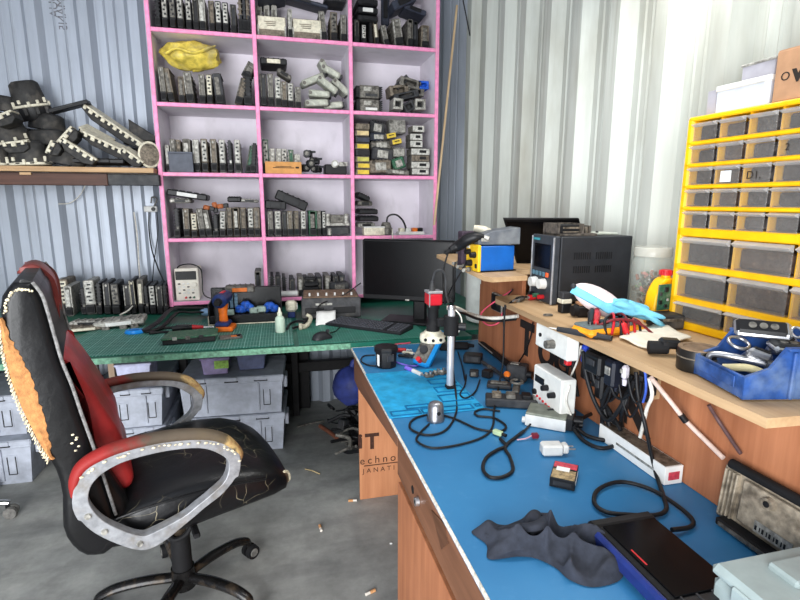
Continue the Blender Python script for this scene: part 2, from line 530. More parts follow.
for i, (x, z) in enumerate(smooth2(pts, 5, False)):
    b.sphere((x + rr.uniform(-.002, .002), -.25, z + rr.uniform(-.003, .003)), rr.uniform(.002, .0045), FRAYED, 8)
for x, z in ((-.258, .80), (-.252, .785), (-.262, .777), (-.248, .765), (-.256, .755), (-.25, .79)):
    b.sphere((x, -.2505, z), .0028, FRAYED, 8, (1.4, .4, 1))
tag_part(b.build('frayed_edge', chair))
# head cushion: black pad with a brownish red band round its front edge
hd = [(-.335, 1.198), (-.318, 1.198), (-.298, 1.19), (-.284, 1.17), (-.279, 1.13), (-.279, 1.08), (-.284, 1.03), (-.292, 1.0), (-.295, 1.10), (-.305, 1.18)]
rounded_slab(ccw(smooth2(hd, 3)), -.236, .236, V_BLACK, .02).build('head_cushion', chair, smooth=60)
hd = [(-.362, 1.19), (-.342, 1.214), (-.312, 1.214), (-.285, 1.185), (-.274, 1.15), (-.272, 1.10), (-.280, 1.03), (-.292, 1.02), (-.286, 1.10), (-.288, 1.15), (-.298, 1.175), (-.320, 1.192)]
rounded_slab(ccw(smooth2(hd, 3)), .075, .240, V_RUST, .02).build('head_band', chair, smooth=60)
bk = [(-.226, .58), (-.236, .75), (-.240, .85), (-.268, .975), (-.255, .982), (-.222, .925), (-.178, .82), (-.146, .735), (-.142, .67), (-.126, .61), (-.14, .575), (-.19, .57)]
rounded_slab(ccw(smooth2(bk, 3)), -.185, .20, V_RED, .022).build('back_cushion', chair, smooth=60)
bk = [(-.26, .44), (-.272, .7), (-.278, .93), (-.262, .95), (-.238, .84), (-.20, .70), (-.17, .62), (-.15, .56), (-.15, .5), (-.18, .45)]
rounded_slab(ccw(smooth2(bk, 3)), -.235, .235, V_BLACK, .03).build('side_bolster', chair, smooth=60)

# seat: side pan and padded top
b = MB(); rings = []
secs = [(-.24, .43, .47, .19), (-.225, .42, .52, .235), (-.12, .412, .562, .256), (0, .415, .578, .262), (.1, .428, .580, .264), (.2, .436, .568, .26), (.27, .44, .54, .248), (.312, .446, .51, .23), (.330, .462, .49, .205)]
for x, z0, z1, w in secs:
    ring = []
    for i in range(28):
        a = 2 * math.pi * i / 28
        c, s_ = math.cos(a), math.sin(a)
        p = 5.
        u = math.copysign(abs(c) ** (2 / p), c) * w
        v = math.copysign(abs(s_) ** (2 / p), s_)
        zz = (z0 + z1) / 2 + v * (z1 - z0) / 2
        if v > 0: zz += .02 * (1 - (u / w) ** 2) * v
        ring.append((x, u, zz))
    rings.append(ring)
b.loft(rings, V_CRACK)
b.build('seat', chair, smooth=60)
for s in (-1, 1):
    b = MB()
    b.tube([(-.19, s * .253, .53), (-.08, s * .262, .546), (.05, s * .264, .548), (.16, s * .262, .54), (.24, s * .254, .525)], .0035, V_BLACK, 6, 4)
    b.build('seat_seam', chair)
b = MB()
b.tube([(.314, -.19, .455), (.333, -.195, .468), (.334, -.19, .487), (.318, -.2, .502), (.29, -.225, .503)], .006, FRAYED, 7, 4)
b.build('frayed_corner', chair)

# looped armrests
outer = [(-.264, .70), (-.245, .736), (-.205, .757), (-.145, .769), (-.05, .770), (.05, .753), (.112, .722), (.150, .672), (.143, .603), (.098, .551), (.046, .522), (0, .494), (-.08, .450), (-.135, .449), (-.205, .506), (-.252, .566), (-.275, .635)]
inner = [(-.232, .668), (-.210, .694), (-.175, .712), (-.13, .721), (-.045, .722), (.04, .708), (.088, .680), (.117, .642), (.104, .588), (.055, .552), (.02, .532), (-.02, .510), (-.098, .489), (-.130, .491), (-.178, .530), (-.215, .572), (-.238, .625)]
for s in (-1, 1):
    o2 = smooth2(outer, 4); i2 = smooth2(inner, 4)
    b = MB()
    # metal loop: frame sits just inside the padded top
    o3 = [(x, z - (.012 if z > .6 else 0)) for x, z in o2]
    b.ring(o3, i2, s * .272, s * .308, SILVER)
    fr = b.build('arm_frame', chair, bevel=.006)
    for x, z in ((-.245, .592), (-.212, .535), (-.133, .470)):
        MB().cyl((x, s * .306, z), (x, s * .314, z), .0095, LGREY, .007, 14).build('bolt', fr)
    top = [(-.268, .66)] + outer[:8] + [(.150, .645)]
    path = [(x, s * .289, z - .012) for x, z in top]
    b = MB().tube(path, [.014, .021, .023, .024, .024, .024, .024, .023, .019, .012], PAD, 14, 5, .7)
    # flatten: wide across, thin upright
    b.build('arm_pad', chair, smooth=60)
    b = MB()
    for i, p in enumerate(spline([(x, s * .311, z - .030) for x, z in outer[1:8]], 7)):
        if rr.random() < .7: b.sphere((p.x + rr.uniform(-.004, .004), p.y, p.z + rr.uniform(-.003, .003)), rr.uniform(.002, .0042), FRAYED, 6, (1.6, .5, 1))
    tag_part(b.build('torn_edge', chair))

# mechanism, column, star base
MB().box((0, 0, .405), (.20, .16, .04), MATTE, .01).box((.02, -.17, .41), (.02, .2, .014), MATTE, .004).build('tilt_mechanism', chair)
b = MB().cyl((0, 0, .23), (0, 0, .40), .0245, GLOSSK, n=20).cyl((0, 0, .12), (0, 0, .26), .034, MATTE, .032, n=20)
b.tube([(.035, -.02, .38), (.045, -.03, .33), (.02, -.035, .28), (-.02, -.03, .265), (-.035, 0, .28)], .009, MATTE, 8, 5)
b.build('gas_column', chair)
MB().cyl((0, 0, .062), (0, 0, .135), .043, GLOSSK, .039, n=20).build('hub', chair)
for k, a in enumerate((22, 94, 166, 238, 310)):
    c, s_ = math.cos(R(a)), math.sin(R(a))
    leg = MB().tube([(c * r_, s_ * r_, z) for r_, z in ((.03, .098), (.12, .106), (.21, .100), (.262, .082), (.275, .066))], [.02, .021, .02, .018, .015], GLOSSK, 12, 5, .8).build('base_leg', chair)
    cst = MB(); px_, py_ = c * .283, s_ * .283
    for w in (-1, 1):
        cst.cyl((px_ - s_ * w * .006, py_ + c * w * .006, .028), (px_ - s_ * w * .024, py_ + c * w * .024, .028), .028, MATTE, .026, n=18)
        cst.cyl((px_ - s_ * w * .024, py_ + c * w * .024, .028), (px_ - s_ * w * .027, py_ + c * w * .027, .028), .017, CASTER, .015, n=16)
    cst.cyl((c * .275, s_ * .275, .03), (c * .275, s_ * .275, .068), .009, GLOSSK)
    cst.build('caster', leg)

# corner of a second chair base that reaches in at the left edge
bx, by = (-1.21, 2.447)
sw = thing('swivel_chair_base', 'chrome swivel chair foot with a caster at the left edge of the floor', 'chair base', (bx - .25, by - .02, 0), 0)
for k, a in enumerate((3, 75, 147, 219, 291)):
    c, s_ = math.cos(R(a)), math.sin(R(a))
    leg = MB().tube([(c * r_, s_ * r_, z) for r_, z in ((.02, .085), (.12, .085), (.22, .078), (.26, .07))], [.022, .02, .016, .014], CHROME, 10, 4, .7).build('base_leg', sw)
    cst = MB()
    for w in (-1, 1):
        cst.cyl((c * .262 - s_ * w * .004, s_ * .262 + c * w * .004, .026), (c * .262 - s_ * w * .022, s_ * .262 + c * w * .022, .026), .026, CASTER, n=18)
    cst.cyl((c * .25, s_ * .25, .03), (c * .25, s_ * .25, .07), .008, MATTE)
    cst.build('caster', leg)
MB().cyl((0, 0, .06), (0, 0, .36), .026, MATTE, n=18).build('gas_column', sw)

# ---------------------------------------------------------------- control-module kit
def module_parts(root, style, body, face, w=.036, d=.16, h=.15):
    """car control module standing on edge: finned case, end flange with contact slots, black plug block"""
    b = MB()
    if style == 'flat':          # thin plain case with a lip
        b.box((0, d / 2, h / 2), (w * .8, d, h), body, .003)
        b.box((0, .004, h * .5), (w, .008, h * .96), body, .002)
        b.box((0, d * .5, h * .97), (w, d * .9, .006), body, .001)
    elif style == 'board':       # dark ribbed panel
        b.box((0, d / 2, h / 2), (w * .55, d, h), body, .002)
        for k in range(9): b.box((0, .0, h * (.08 + .105 * k)), (w * .9, .006, h * .03), body)
    else:
        b.box((0, d / 2 + .006, h / 2), (w * .74, d - .012, h * .96), body, .004)
        for k in range(5):
            for s in (-1, 1): b.box((s * w * .40, d * .55, h * (.16 + .16 * k)), (w * .12, d * .8, h * .05), body)
        b.box((0, .008, h * .5), (w * .98, .012, h * .99), body, .003)
    b.build('case', root)
    b = MB()
    if style == 'pins':          # pale flange with a row of dark contact windows
        b.box((0, .001, h * .64), (w * .72, .008, h * .62), face, .002)
        for k in range(5): b.box((w * .08 * (-1) ** k, -.0035, h * (.42 + .115 * k)), (w * .34, .003, h * .05), BLACK)
    elif style == 'flat':
        b.box((-w * .05, .0, h * .6), (w * .5, .004, h * .55), face, .001)
    elif style == 'board':
        b.box((w * .1, -.002, h * .3), (w * .4, .004, h * .18), face, .001)
    else:                        # 'rim': worn edge strips and a screw boss
        b.box((-w * .36, .0, h * .5), (w * .16, .012, h * .94), face, .002)
        b.box((w * .38, .0, h * .56), (w * .12, .010, h * .8), face, .002)
        b.cyl((0, .004, h * .9), (0, -.005, h * .9), w * .16, face, n=10)
    b.build('end_flange', root)
    b = MB().box((0, -.002, h * .17), (w * .86, .020, h * .26), BLACK, .002).box((0, -.013, h * .17), (w * .6, .006, h * .16), MATTE)
    b.build('plug_socket', root)
PROTO = {}
PALE = PM('dirty_white_flange', (180, 179, 172), .55, .1, .2, 30, 0, dust=((70, 66, 60), .7))
def module(style, body, face, x, y, z, w, h, d, label, group, rot=(0, 0, 0), name='control_module', cat='control module'):
    """stand (or lay) one module with its lower front centre at x, y, z"""
    if face is WHITE: face = PALE
    k = (style, body.name, face.name)
    if k not in PROTO:
        t = thing(name, label, cat); module_parts(t, style, body, face); PROTO[k] = t
    else:
        t = copy_thing(PROTO[k])
    t.name = name
    tag(t, label, cat, group)
    t.location = (x, y, z); t.rotation_euler = [R(a) for a in rot]
    t.scale = (w / .036, d / .16, h / .15)
    return t

# ---------------------------------------------------------------- pink shelf unit on the back wall
def chalky(name, rgb):
    t = NT(name)
    c = t.ramp(t.noise(4, 5), [(.3, lin(sh(rgb, .94))), (.7, lin(sh(rgb, 1.03)))])
    k = t.math('MULTIPLY', t.ramp(t.noise(7, 5, t.co('Object', (1, 1, .5))), [(.56, (0, 0, 0, 1)), (.75, (1, 1, 1, 1))]), .35)
    c = t.mix(k, c, lin((150, 146, 146)))
    t.col(c); return t.set(.55)
PINK = PM('pink_edging', (232, 142, 184), .45, 0, .08, 16, dust=((206, 160, 168), .35))
LINER = chalky('white_laminate', (222, 216, 224))
PX = [-.581, -.052, .474, .991]              # upright centre lines
PZ = [.822, 1.185, 1.546, 1.91, 2.28, 2.65]    # board centre heights
YF, YB = 3.10, 3.45
unit = thing('shelf_unit', 'tall open shelf unit with pink edges and white compartments on the back wall', 'shelving', (.205, 3.1, .80))
o_ = Vector((.205, 3.1, .80))
def upart(b, name): return b.build(name, unit, loc=-o_)
upart(MB().box((.205, YB - .006, 1.74), (1.57, .012, 1.86), LINER), 'back_panel')
for x in PX:
    p = upart(MB().box((x, (YF + YB) / 2 + .006, 1.735), (.018, YB - YF - .012, 1.85), LINER), 'upright')
    MB().box((x, YF - .001, 1.735), (.022, .014, 1.86), PINK, .003).build('pink_edge', p)
for j, z in enumerate(PZ):
    for i in range(3):
        x0, x1 = PX[i] + .009, PX[i + 1] - .009
        p = upart(MB().box(((x0 + x1) / 2, (YF + YB) / 2 + .006, z), (x1 - x0, YB - YF - .012, .018), LINER), 'shelf_board')
        MB().box(((x0 + x1) / 2, YF + .001, z), (x1 - x0, .012, .021), PINK, .003).build('pink_edge', p)

CELL = {0: 'top', 1: 'second', 2: 'third', 3: 'fourth', 4: 'bottom'}
SIDE = ['left', 'middle', 'right']
def cellname(r, c): return CELL[r] + ' ' + SIDE[c] + ' compartment'
MAT_WORD = {}
for m_, w_ in ((GREY, 'grey'), (LGREY, 'pale grey'), (TAUPE, 'brownish grey'), (CREAM, 'cream'), (WHITE, 'white'), (BLACK, 'black'), (DARK, 'dark grey'), (NAVY, 'navy black'), (GREENB, 'green')):
    MAT_WORD[m_] = w_
def floor_of(r): return PZ[4 - r] + .0112
def upright_row(r, c, items):
    """items: (x, width, height, style, body, face, lean)"""
    for i, (x, w, h, st, bo, fa, lean) in enumerate(items):
        w *= .93; x = min(max(x, PX[c] + .016 + w * .55 + h * max(0, -math.sin(R(lean)))), PX[c + 1] - .016 - w * .55 - h * max(0, math.sin(R(lean))))
        y = YF + .025 + (.012 if i % 3 == 1 else 0)
        if (r, c) == (2, 0) and i < 5: y += .035
        z = floor_of(r) + abs(math.sin(R(lean))) * w * .5
        module(st, bo, fa, x, y, z, w, h, .19, '%s upright module from the left, %s, in the shelf unit\'s %s' % (ORD[i], MAT_WORD[bo], cellname(r, c)), 'upright control modules in the shelf unit', (0, lean, 0))
def lying(r, c, x, y, z, w, h, d, body, face, label, rot=0, tilt=0, style='flat', yaw=0):
    """a module lying flat: h is its width across, w its thickness; tilt in the shelf plane"""
    t = module(style, body, face, 0, 0, 0, w, h, d, label, 'modules lying on the shelves', (0, 90 + tilt, yaw))
    a = R(90 + tilt)
    # centre the case on x, keep its front at y, underside at z
    off = Vector((math.sin(a) * h / 2, 0, math.cos(a) * h / 2)); off.rotate(Euler((0, 0, R(yaw))))
    t.location = (x - off.x, y, z + w / 2 + abs(math.sin(R(tilt))) * h / 2 - off.z)
    return t

# top row
xs = [-0.536, -0.503, -0.463, -0.426, -0.385, -0.348, -0.315, -0.269, -0.234, -0.198, -0.157]
st = ['board', 'pins', 'pins', 'pins', 'pins', 'rim', 'flat', 'rim', 'pins', 'pins', 'rim']
bo = [BLACK, DARK, DARK, GREY, DARK, BLACK, LGREY, TAUPE, DARK, DARK, DARK]
fa = [BLACK, LGREY, GREY, LGREY, LGREY, GREY, WHITE, GREY, WHITE, WHITE, GREY]
upright_row(0, 0, [(x, .034, .185 - .003 * i, st[i], bo[i], fa[i], 0) for i, x in enumerate(xs)])
xs = [-0.121, -0.1, -0.082]
for i, x in enumerate(xs):
    module('board', (TAUPE, DARK, TAUPE)[i], DARK, x, YF + .03, floor_of(0), .026, .26, .2, '%s tall thin brownish board leaning at the right end of the top left compartment' % ORD[i], 'tall thin boards', (0, (0, 0, 0)[i], 0), 'thin_board', 'board')
xs = [-0.021, 0.02, 0.061, 0.1]
for i, x in enumerate(xs):
    module('flat', LGREY, GREY, x, YF + .13, floor_of(0), .032, (.19, .20, .20, .13)[i], .14, '%s pale grey slab standing behind the white labelled boxes, top middle compartment' % ORD[i], 'pale slabs behind the labelled boxes', (0, 0, 0))
xs = [0.143, 0.33, 0.386, 0.44]
for i, x in enumerate(xs):
    module(('flat', 'rim', 'pins', 'rim')[i], (LGREY, GREY, TAUPE, GREY)[i], (LGREY, LGREY, GREY, LGREY)[i], x, YF + .03, floor_of(0), (.024, .036, .04, .034)[i], (.155, .16, .16, .15)[i], .18, '%s narrow grey module beside the white labelled boxes, top middle compartment' % ORD[i], 'upright control modules in the shelf unit', (0, (0, -5, 0, 0)[i], 0))
def labelled_box(x0, x1, z, h, label):
    w = x1 - x0
    t = thing('labelled_box', label, 'box', ((x0 + x1) / 2, YF + .02, z), 0, 'white labelled boxes')
    MB().box((0, .05, h / 2), (w, .1, h), TAUPE, .003).build('case', t)
    MB().box((0, -.001, h * .66), (w * .97, .005, h * .62), CREAM, .001).build('paper_label', t)
    MB().box((-w * .49, -.002, h * .3), (w * .05, .008, h * .5), LGREY).build('side_clip', t)
    MB().box((w * .47, -.002, h * .3), (w * .05, .008, h * .5), LGREY).build('side_clip', t)
    for k in range(3): MB().box((w * (-.06 + .02 * k), -.004, h * (.72 - .09 * k)), (w * (.42 - .06 * k), .002, h * .035), TAUPE).build('print_line', t)
labelled_box(-0.031, 0.119, floor_of(0), .105, 'left of two white labelled boxes lying in the top middle compartment')
labelled_box(0.157, 0.314, floor_of(0), .105, 'right of two white labelled boxes lying in the top middle compartment')
def slab(name, label, cat, c, d, m, rot, group=None, extra=None):
    """thin ribbed panel or case, centred at c"""
    t = thing(name, label, cat, c, group=group, rot=rot)
    MB().box((0, 0, 0), d, m, min(.006, min(d) * .3)).build('case', t)
    b = MB(); n = 5
    for k in range(n):
        b.box((d[0] * (-.36 + .18 * k), 0, d[2] / 2 + .0015), (d[0] * .05, d[1] * .84, .004), m)
    b.build('ribs', t)
    b = MB().box((0, -d[1] / 2 - .003, 0), (d[0] * .5, .008, d[2] * .6), extra or BLACK, .001); b.build('plug_socket', t)
    return t
slab('flat_unit', 'large navy panel lying across the top middle compartment above the boxes', 'panel', (0.164, 3.25, 2.527), (.40, .2, .02), NAVY, (8, 10, 0))
slab('flat_unit', 'navy sloping lid above the left labelled box, top middle compartment', 'panel', (0.051, 3.22, 2.502), (.16, .2, .016), NAVY, (0, -16, 0))
slab('flat_unit', 'small dark flat unit on the grey modules at the right of top middle compartment', 'panel', (0.398, 3.2, 2.52), (.12, .16, .03), DARK, (0, 0, 0), extra=CREAM)
# top right compartment
for k in range(3):
    slab('flat_unit', '%s black flat unit from the bottom, stacked at left of the top right compartment' % ORD[k], 'flat unit', (0.578, 3.21, floor_of(0) + .135 + k * .042), (.118, .2, .034), BLACK, (0, 0, 0), 'black units, top right compartment', WHITE if k == 1 else None)
xs = [0.516, 0.559, 0.597, 0.635, 0.697, 0.769, 0.832, 0.868, 0.923]
ws = [.03, .03, .026, .028, .034, .058, .034, .03, .05]; hs = [.13, .11, .12, .125, .115, .15, .155, .15, .13]
upright_row(0, 2, [(x, ws[i], hs[i], ('rim', 'pins', 'board', 'flat', 'rim', 'rim', 'flat', 'flat', 'flat')[i], (BLACK, DARK, BLACK, TAUPE, GREY, GREY, GREY, DARK, TAUPE)[i], (GREY, WHITE, BLACK, CREAM, LGREY, LGREY, GREY, DARK, GREY)[i], (0, 0, 0, -6, -14, -9, 0, 0, 0)[i]) for i, x in enumerate(xs)])
slab('flat_unit', 'navy panel standing upright behind modules in the top right compartment', 'panel', (0.719, 3.3, 2.554), (.05, .02, .2), NAVY, (0, 0, 0))
slab('flat_unit', 'upper navy panel tilted across the top right compartment', 'panel', (0.806, 3.25, 2.556), (.15, .16, .05), NAVY, (0, -26, 0))
slab('flat_unit', 'lower navy panel tilted over the grey modules, top right compartment', 'panel', (0.881, 3.27, 2.524), (.14, .16, .03), NAVY, (0, 14, 0))

# second row
xs = [-0.536, -0.499, -0.446, -0.403, -0.342, -0.303, -0.249]
upright_row(1, 0, [(x, (.032, .034, .034, .046, .036, .034, .05)[i], (.185, .18, .14, .165, .16, .16, .165)[i], ('rim', 'flat', 'flat', 'rim', 'rim', 'pins', 'flat')[i], (GREY, TAUPE, TAUPE, GREY, GREY, GREY, DARK)[i], (LGREY, GREY, GREY, LGREY, LGREY, CREAM, GREY)[i], (-2, -7, 0, -4, 0, 0, -5)[i]) for i, x in enumerate(xs)])
module('rim', TAUPE, GREY, -0.158, YF + .06, floor_of(1) + .012, .045, .15, .18, 'brownish module leaning right against a black ribbed one, second left compartment', None, (0, 17, 0))
module('board', BLACK, DARK, -0.095 - .009, YF + .04, floor_of(1), .05, .19, .2, 'black ribbed module standing at the right end of the second left compartment', None, (0, 2, 0))
module('rim', GREY, GREY, -0.114, YF + .05, 2.079, .05, .09, .16, 'grey module tilted on top of the black ribbed one, second left compartment', None, (0, 30, 0))
# yellow carrier bag crumpled on the modules
def lump(c, rx, ry, rz, m, seed, amp=.18, n=26, fold=7):
    """crumpled closed shape"""
    r_ = random.Random(seed); ph = [r_.uniform(0, 6.28) for _ in range(8)]
    k = n // 2; rings = []
    for i in range(k + 1):
        th = math.pi * i / k; ring = []
        for j in range(n):
            a = 2 * math.pi * j / n
            f = 1 + amp * (.5 * math.sin(fold * a + ph[0] + 2 * th) * math.sin(th) + .35 * math.sin(3 * th + 2 * a + ph[1]) + .3 * math.sin(5 * th - 3 * a + ph[2]) + .2 * r_.uniform(-1, 1) * math.sin(th))
            ring.append((c[0] + rx * f * math.sin(th) * math.cos(a), c[1] + ry * f * math.sin(th) * math.sin(a), c[2] - rz * f * math.cos(th)))
        rings.append(ring)
    return MB().loft(rings, m)
YBAG = PM('yellow_bag_film', (212, 190, 84), .4, 0, .2, 12, .3, dust=((168, 156, 110), .8))
bag = thing('plastic_bag', 'crumpled yellow plastic bag lying on the modules, second left compartment', 'plastic bag', (-0.4, 3.2, 2.179))
lump((.008, 0, .004), .15, .09, .072, YBAG, 4, .2).build('bag_body', bag, smooth=60)
MB().tube([(-.125, -.05, .0), (-.10, -.1, -.012), (-.05, -.105, .012), (.03, -.105, -.005), (.1, -.09, .025), (.14, -.06, .05)], [.004, .012, .009, .012, .014, .006], YBAG, 8, 5, .6).build('bag_mouth', bag, smooth=60)
xs = [-0.016, 0.022, 0.063, 0.096, 0.132, 0.173]
upright_row(1, 1, [(x, .036, (.18, .185, .165, .145, .14, .12)[i], ('rim', 'rim', 'pins', 'rim', 'pins', 'rim')[i], (DARK, GREY, LGREY, TAUPE, LGREY, GREY)[i], (GREY, LGREY, WHITE, LGREY, WHITE, LGREY)[i], 0) for i, x in enumerate(xs)])
slab('flat_unit', 'black flat unit lying on top of the upright modules, second middle compartment', 'flat unit', (0.045, 3.19, 2.163), (.145, .16, .036), BLACK, (0, 0, 0), None, CREAM)
slab('flat_unit', 'small grey unit tilted on the modules, second middle compartment', 'flat unit', (0.1, 3.16, 2.101), (.085, .1, .024), GREY, (0, 30, 0))
pile = [(323,66,.075,62,'topmost off-white module standing on end on the messy pile'), (331,73,.115,28,'off-white module sloping down right near the top of the pile'), (312,81,.135,-24,'off-white module sloping up right across the pile'), (327,87,.13,36,'off-white module sloping down steeply in the middle of the pile'), (339,89,.115,38,'off-white module sloping down at the right of the pile'), (319,95,.12,3,'level off-white module in the lower middle of the pile'), (316,104,.13,-5,'lowest off-white module at the left of the pile'), (333,107,.11,-8,'lowest off-white module at the right of the pile')]
OFFW = PM('offwhite_cast_case', (168, 170, 158), .5, .1, .14, 24, .1, dust=((110, 106, 92), .4))
def pile_unit(c, L_, tl, label, yaw=0):
    t = thing('control_module', label + ', second middle compartment', 'control module', c, group='off-white modules in a messy pile', rot=(0, tl, yaw))
    MB().box((0, 0, 0), (L_, .1, .036), OFFW, .006).build('case', t)
    MB().box((L_ * .5 + .004, 0, 0), (.014, .08, .028), DARK, .002).build('plug_socket', t)
    b = MB()
    b.cyl((-L_ * .42, -.05, 0), (-L_ * .42, -.054, 0), .010, GREY, n=12); b.build('screw_boss', t)
for c, L_, tl, lb, yw in zip([(0.33, 3.24, 2.176), (0.374, 3.22, 2.146), (0.26, 3.2, 2.091), (0.343, 3.17, 2.062), (0.42, 3.22, 2.065), (0.298, 3.19, 2.014), (0.275, 3.15, 1.956), (0.379, 3.2, 1.955)], [p[2] for p in pile], [p[3] for p in pile], [p[4] for p in pile], (4, -6, 5, 0, 8, -4, 3, -3)):
    pile_unit(c, L_, tl, lb, yw)
# right compartment: two finned modules stacked, then a heap of brackets
for k in range(2):
    t = thing('finned_module', ('lower', 'upper')[k] + ' finned grey module of the stack of two, second right compartment', 'control module', (0.588, 3.20, floor_of(1) + k * .078), group='finned module stack')
    MB().box((0, 0, .036), (.115, .14, .072), GREY, .004).build('case', t)
    for s in (-1, 1):
        b = MB().box((s * .056, 0, .036), (.006, .13, .066), DARK)
        for q in range(6): b.box((s * .066, 0, .01 + q * .011), (.024, .13, .005), DARK)
        b.build('cooling_fins', t)
    MB().box((-.01, -.071, .05), (.05, .004, .022), LGREY).build('sticker', t)
    MB().box((.01, -.072, .018), (.07, .006, .014), WHITE if k == 0 else DARK).build('sticker', t)
heap = [(400,84,.075,.03,-42,DARK),(408,84,.1,.045,12,GREY),(397,91,.09,.05,-8,TAUPE),(413,92,.085,.04,5,GREY),(404,95,.12,.035,-14,DARK),(420,86,.05,.04,0,BLUEP),(396,102,.06,.07,4,WHITE),(407,106,.05,.05,-30,DARK),(418,106,.065,.07,0,WHITE)]
hl = ['dark bracket poking up at the top of the heap', 'grey bracket on top of the heap', 'brownish bracket at the upper left of the heap', 'grey bracket at the upper right of the heap', 'long dark bracket across the middle of the heap', 'small blue part at the upper right of the heap', 'white bracket at the lower left of the heap', 'dark bracket between the two white ones of the heap', 'white part with a black centre at the lower right of the heap']
def bracket(c, L_, h, tl, m, label):
    t = thing('bracket', label + ', second right compartment', 'bracket', c, group='heap of brackets', rot=(0, tl, 0))
    MB().ring([(-L_ / 2, -h / 2), (L_ / 2, -h / 2), (L_ / 2, h / 2), (-L_ / 2, h / 2)], [(-L_ * .3, -h * .25), (L_ * .3, -h * .25), (L_ * .3, h * .25), (-L_ * .3, h * .25)], -.06, .06, m).build('bracket_frame', t, bevel=.003)
    MB().box((0, .02, 0), (L_ * .6, .07, h * .5), BLACK if m is LGREY else m, .002).build('core', t)
for c, q, lb in zip([(0.794, 3.22, 2.107), (0.839, 3.2, 2.1), (0.77, 3.2, 2.056), (0.874, 3.21, 2.057), (0.807, 3.17, 2.023), (0.922, 3.2, 2.093), (0.755, 3.16, 1.971), (0.828, 3.18, 1.963), (0.892, 3.16, 1.974)], heap, hl):
    bracket(c, q[2] * (1.0 if q[5] is WHITE else 1.3), q[3] * (.9 if q[5] is WHITE else 1.15), q[4], LGREY if q[5] is WHITE else q[5], lb)

# third row
xs = [-0.55, -0.522, -0.491, -0.447, -0.4, -0.351, -0.303, -0.258, -0.216, -0.175]
upright_row(2, 0, [(x, (.022, .032, .032, .044, .04, .038, .038, .036, .03, .036)[i], (.15, .185, .18, .185, .185, .185, .185, .185, .18, .185)[i], ('flat', 'rim', 'rim', 'flat', 'rim', 'pins', 'rim', 'pins', 'board', 'pins')[i], (LGREY, GREY, TAUPE, GREY, LGREY, TAUPE, TAUPE, LGREY, DARK, LGREY)[i], (WHITE, LGREY, GREY, LGREY, WHITE, LGREY, LGREY, WHITE, WHITE, WHITE)[i], 0) for i, x in enumerate(xs)])
t = thing('grey_box', 'matt slate grey box standing before the modules, third left compartment', 'box', (-0.475, YF + .012, floor_of(2)))
MB().box((0, .006, .055), (.125, .012, .11), PM('slate_plastic', (84, 88, 98), .6, 0, .1, 12), .003).build('front_plate', t)
MB().box((0, .001, .105), (.128, .016, .01), PM('slate_plastic', (84, 88, 98), .6), .002).build('top_lip', t)
module('rim', GREENB, GREY, -0.126, YF + .06, floor_of(2), .03, .16, .14, 'green circuit module leaning right, third left compartment', None, (0, 12, 0))
module('board', BLACK, DARK, -0.077 - .020, YF + .03, floor_of(2), .036, .17, .2, 'black module leaning at the right end of the third left compartment', None, (0, 6, 0))
xs = [-0.021, 0.016, 0.053, 0.085, 0.123, 0.16]
for i, x in enumerate(xs):
    module(('pins', 'rim', 'rim', 'pins', 'rim', 'flat')[i], (GREENB, LGREY, LGREY, LGREY, GREENB, LGREY)[i], LGREY, x, YF + .1, floor_of(2), .034, (.20, .15, .15, .15, .145, .12)[i], .15, '%s pale circuit module from the left, behind the brown carton, third middle compartment' % ORD[i], 'circuit modules behind the carton', (0, 0, 0))
CARD = PM('brown_cardboard', (196, 142, 84), .8, 0, .07, 12)
PRINT = PM('black_print', (40, 34, 30), .8, 0, .1, 20)
t = thing('carton', 'small brown cardboard carton with printed line, third middle compartment', 'carton', (0.076, YF + .05, floor_of(2)))
MB().box((0, 0, .034), (.205, .085, .068), CARD, .002).build('carton_body', t)
MB().box((-.0, -.043, .034), (.12, .001, .004), PRINT).box((.0, -.043, .041), (.09, .001, .003), PRINT).box((.078, -.043, .036), (.02, .001, .01), PRINT).build('print_mark', t)
blob = [('round black sensor on top of the black heap', 308, 154, .03), ('black sensor at the right of the black heap', 314, 161, .028), ('black sensor at the lower left of the black heap', 305, 168, .032), ('black sensor at the lower right of the black heap', 317, 169, .03), ('black sensor in the middle of the black heap', 310, 163, .03)]
for (lb, a_, b_, r_), c in zip(blob, [(0.226, 3.22, 1.681), (0.264, 3.2, 1.639), (0.203, 3.18, 1.596), (0.272, 3.17, 1.591), (0.233, 3.15, 1.618)]):
    t = thing('camera_sensor', lb + ', third middle compartment', 'sensor', c, rnd.uniform(-40, 40), 'heap of black sensors')
    MB().box((0, 0, 0), (.05, .05, .042), BLACK, .008).build('housing', t)
    MB().cyl((0, -.025, 0), (0, -.042, 0), .019, BLACK, .021, n=16).build('lens_ring', t)
    MB().cyl((0, -.041, 0), (0, -.0435, 0), .012, GREY, n=16).build('lens', t)
    MB().box((.03, .0, .012), (.03, .012, .012), DARK, .002).build('lug', t)
t = thing('dial_unit', 'black box with a round white dial on top, third middle compartment', 'instrument', (0.379, 3.17, floor_of(2)))
MB().box((0, 0, .03), (.13, .1, .06), BLACK, .006).build('case', t)
MB().cyl((-.005, -.052, .062), (-.005, -.056, .062), .022, LGREY, n=20).box((.045, -.05, .062), (.05, .01, .026), LGREY, .002).build('dial', t)
MB().cyl((-.005, -.055, .062), (-.005, -.0585, .062), .014, WHITE, n=20).build('dial_face', t)
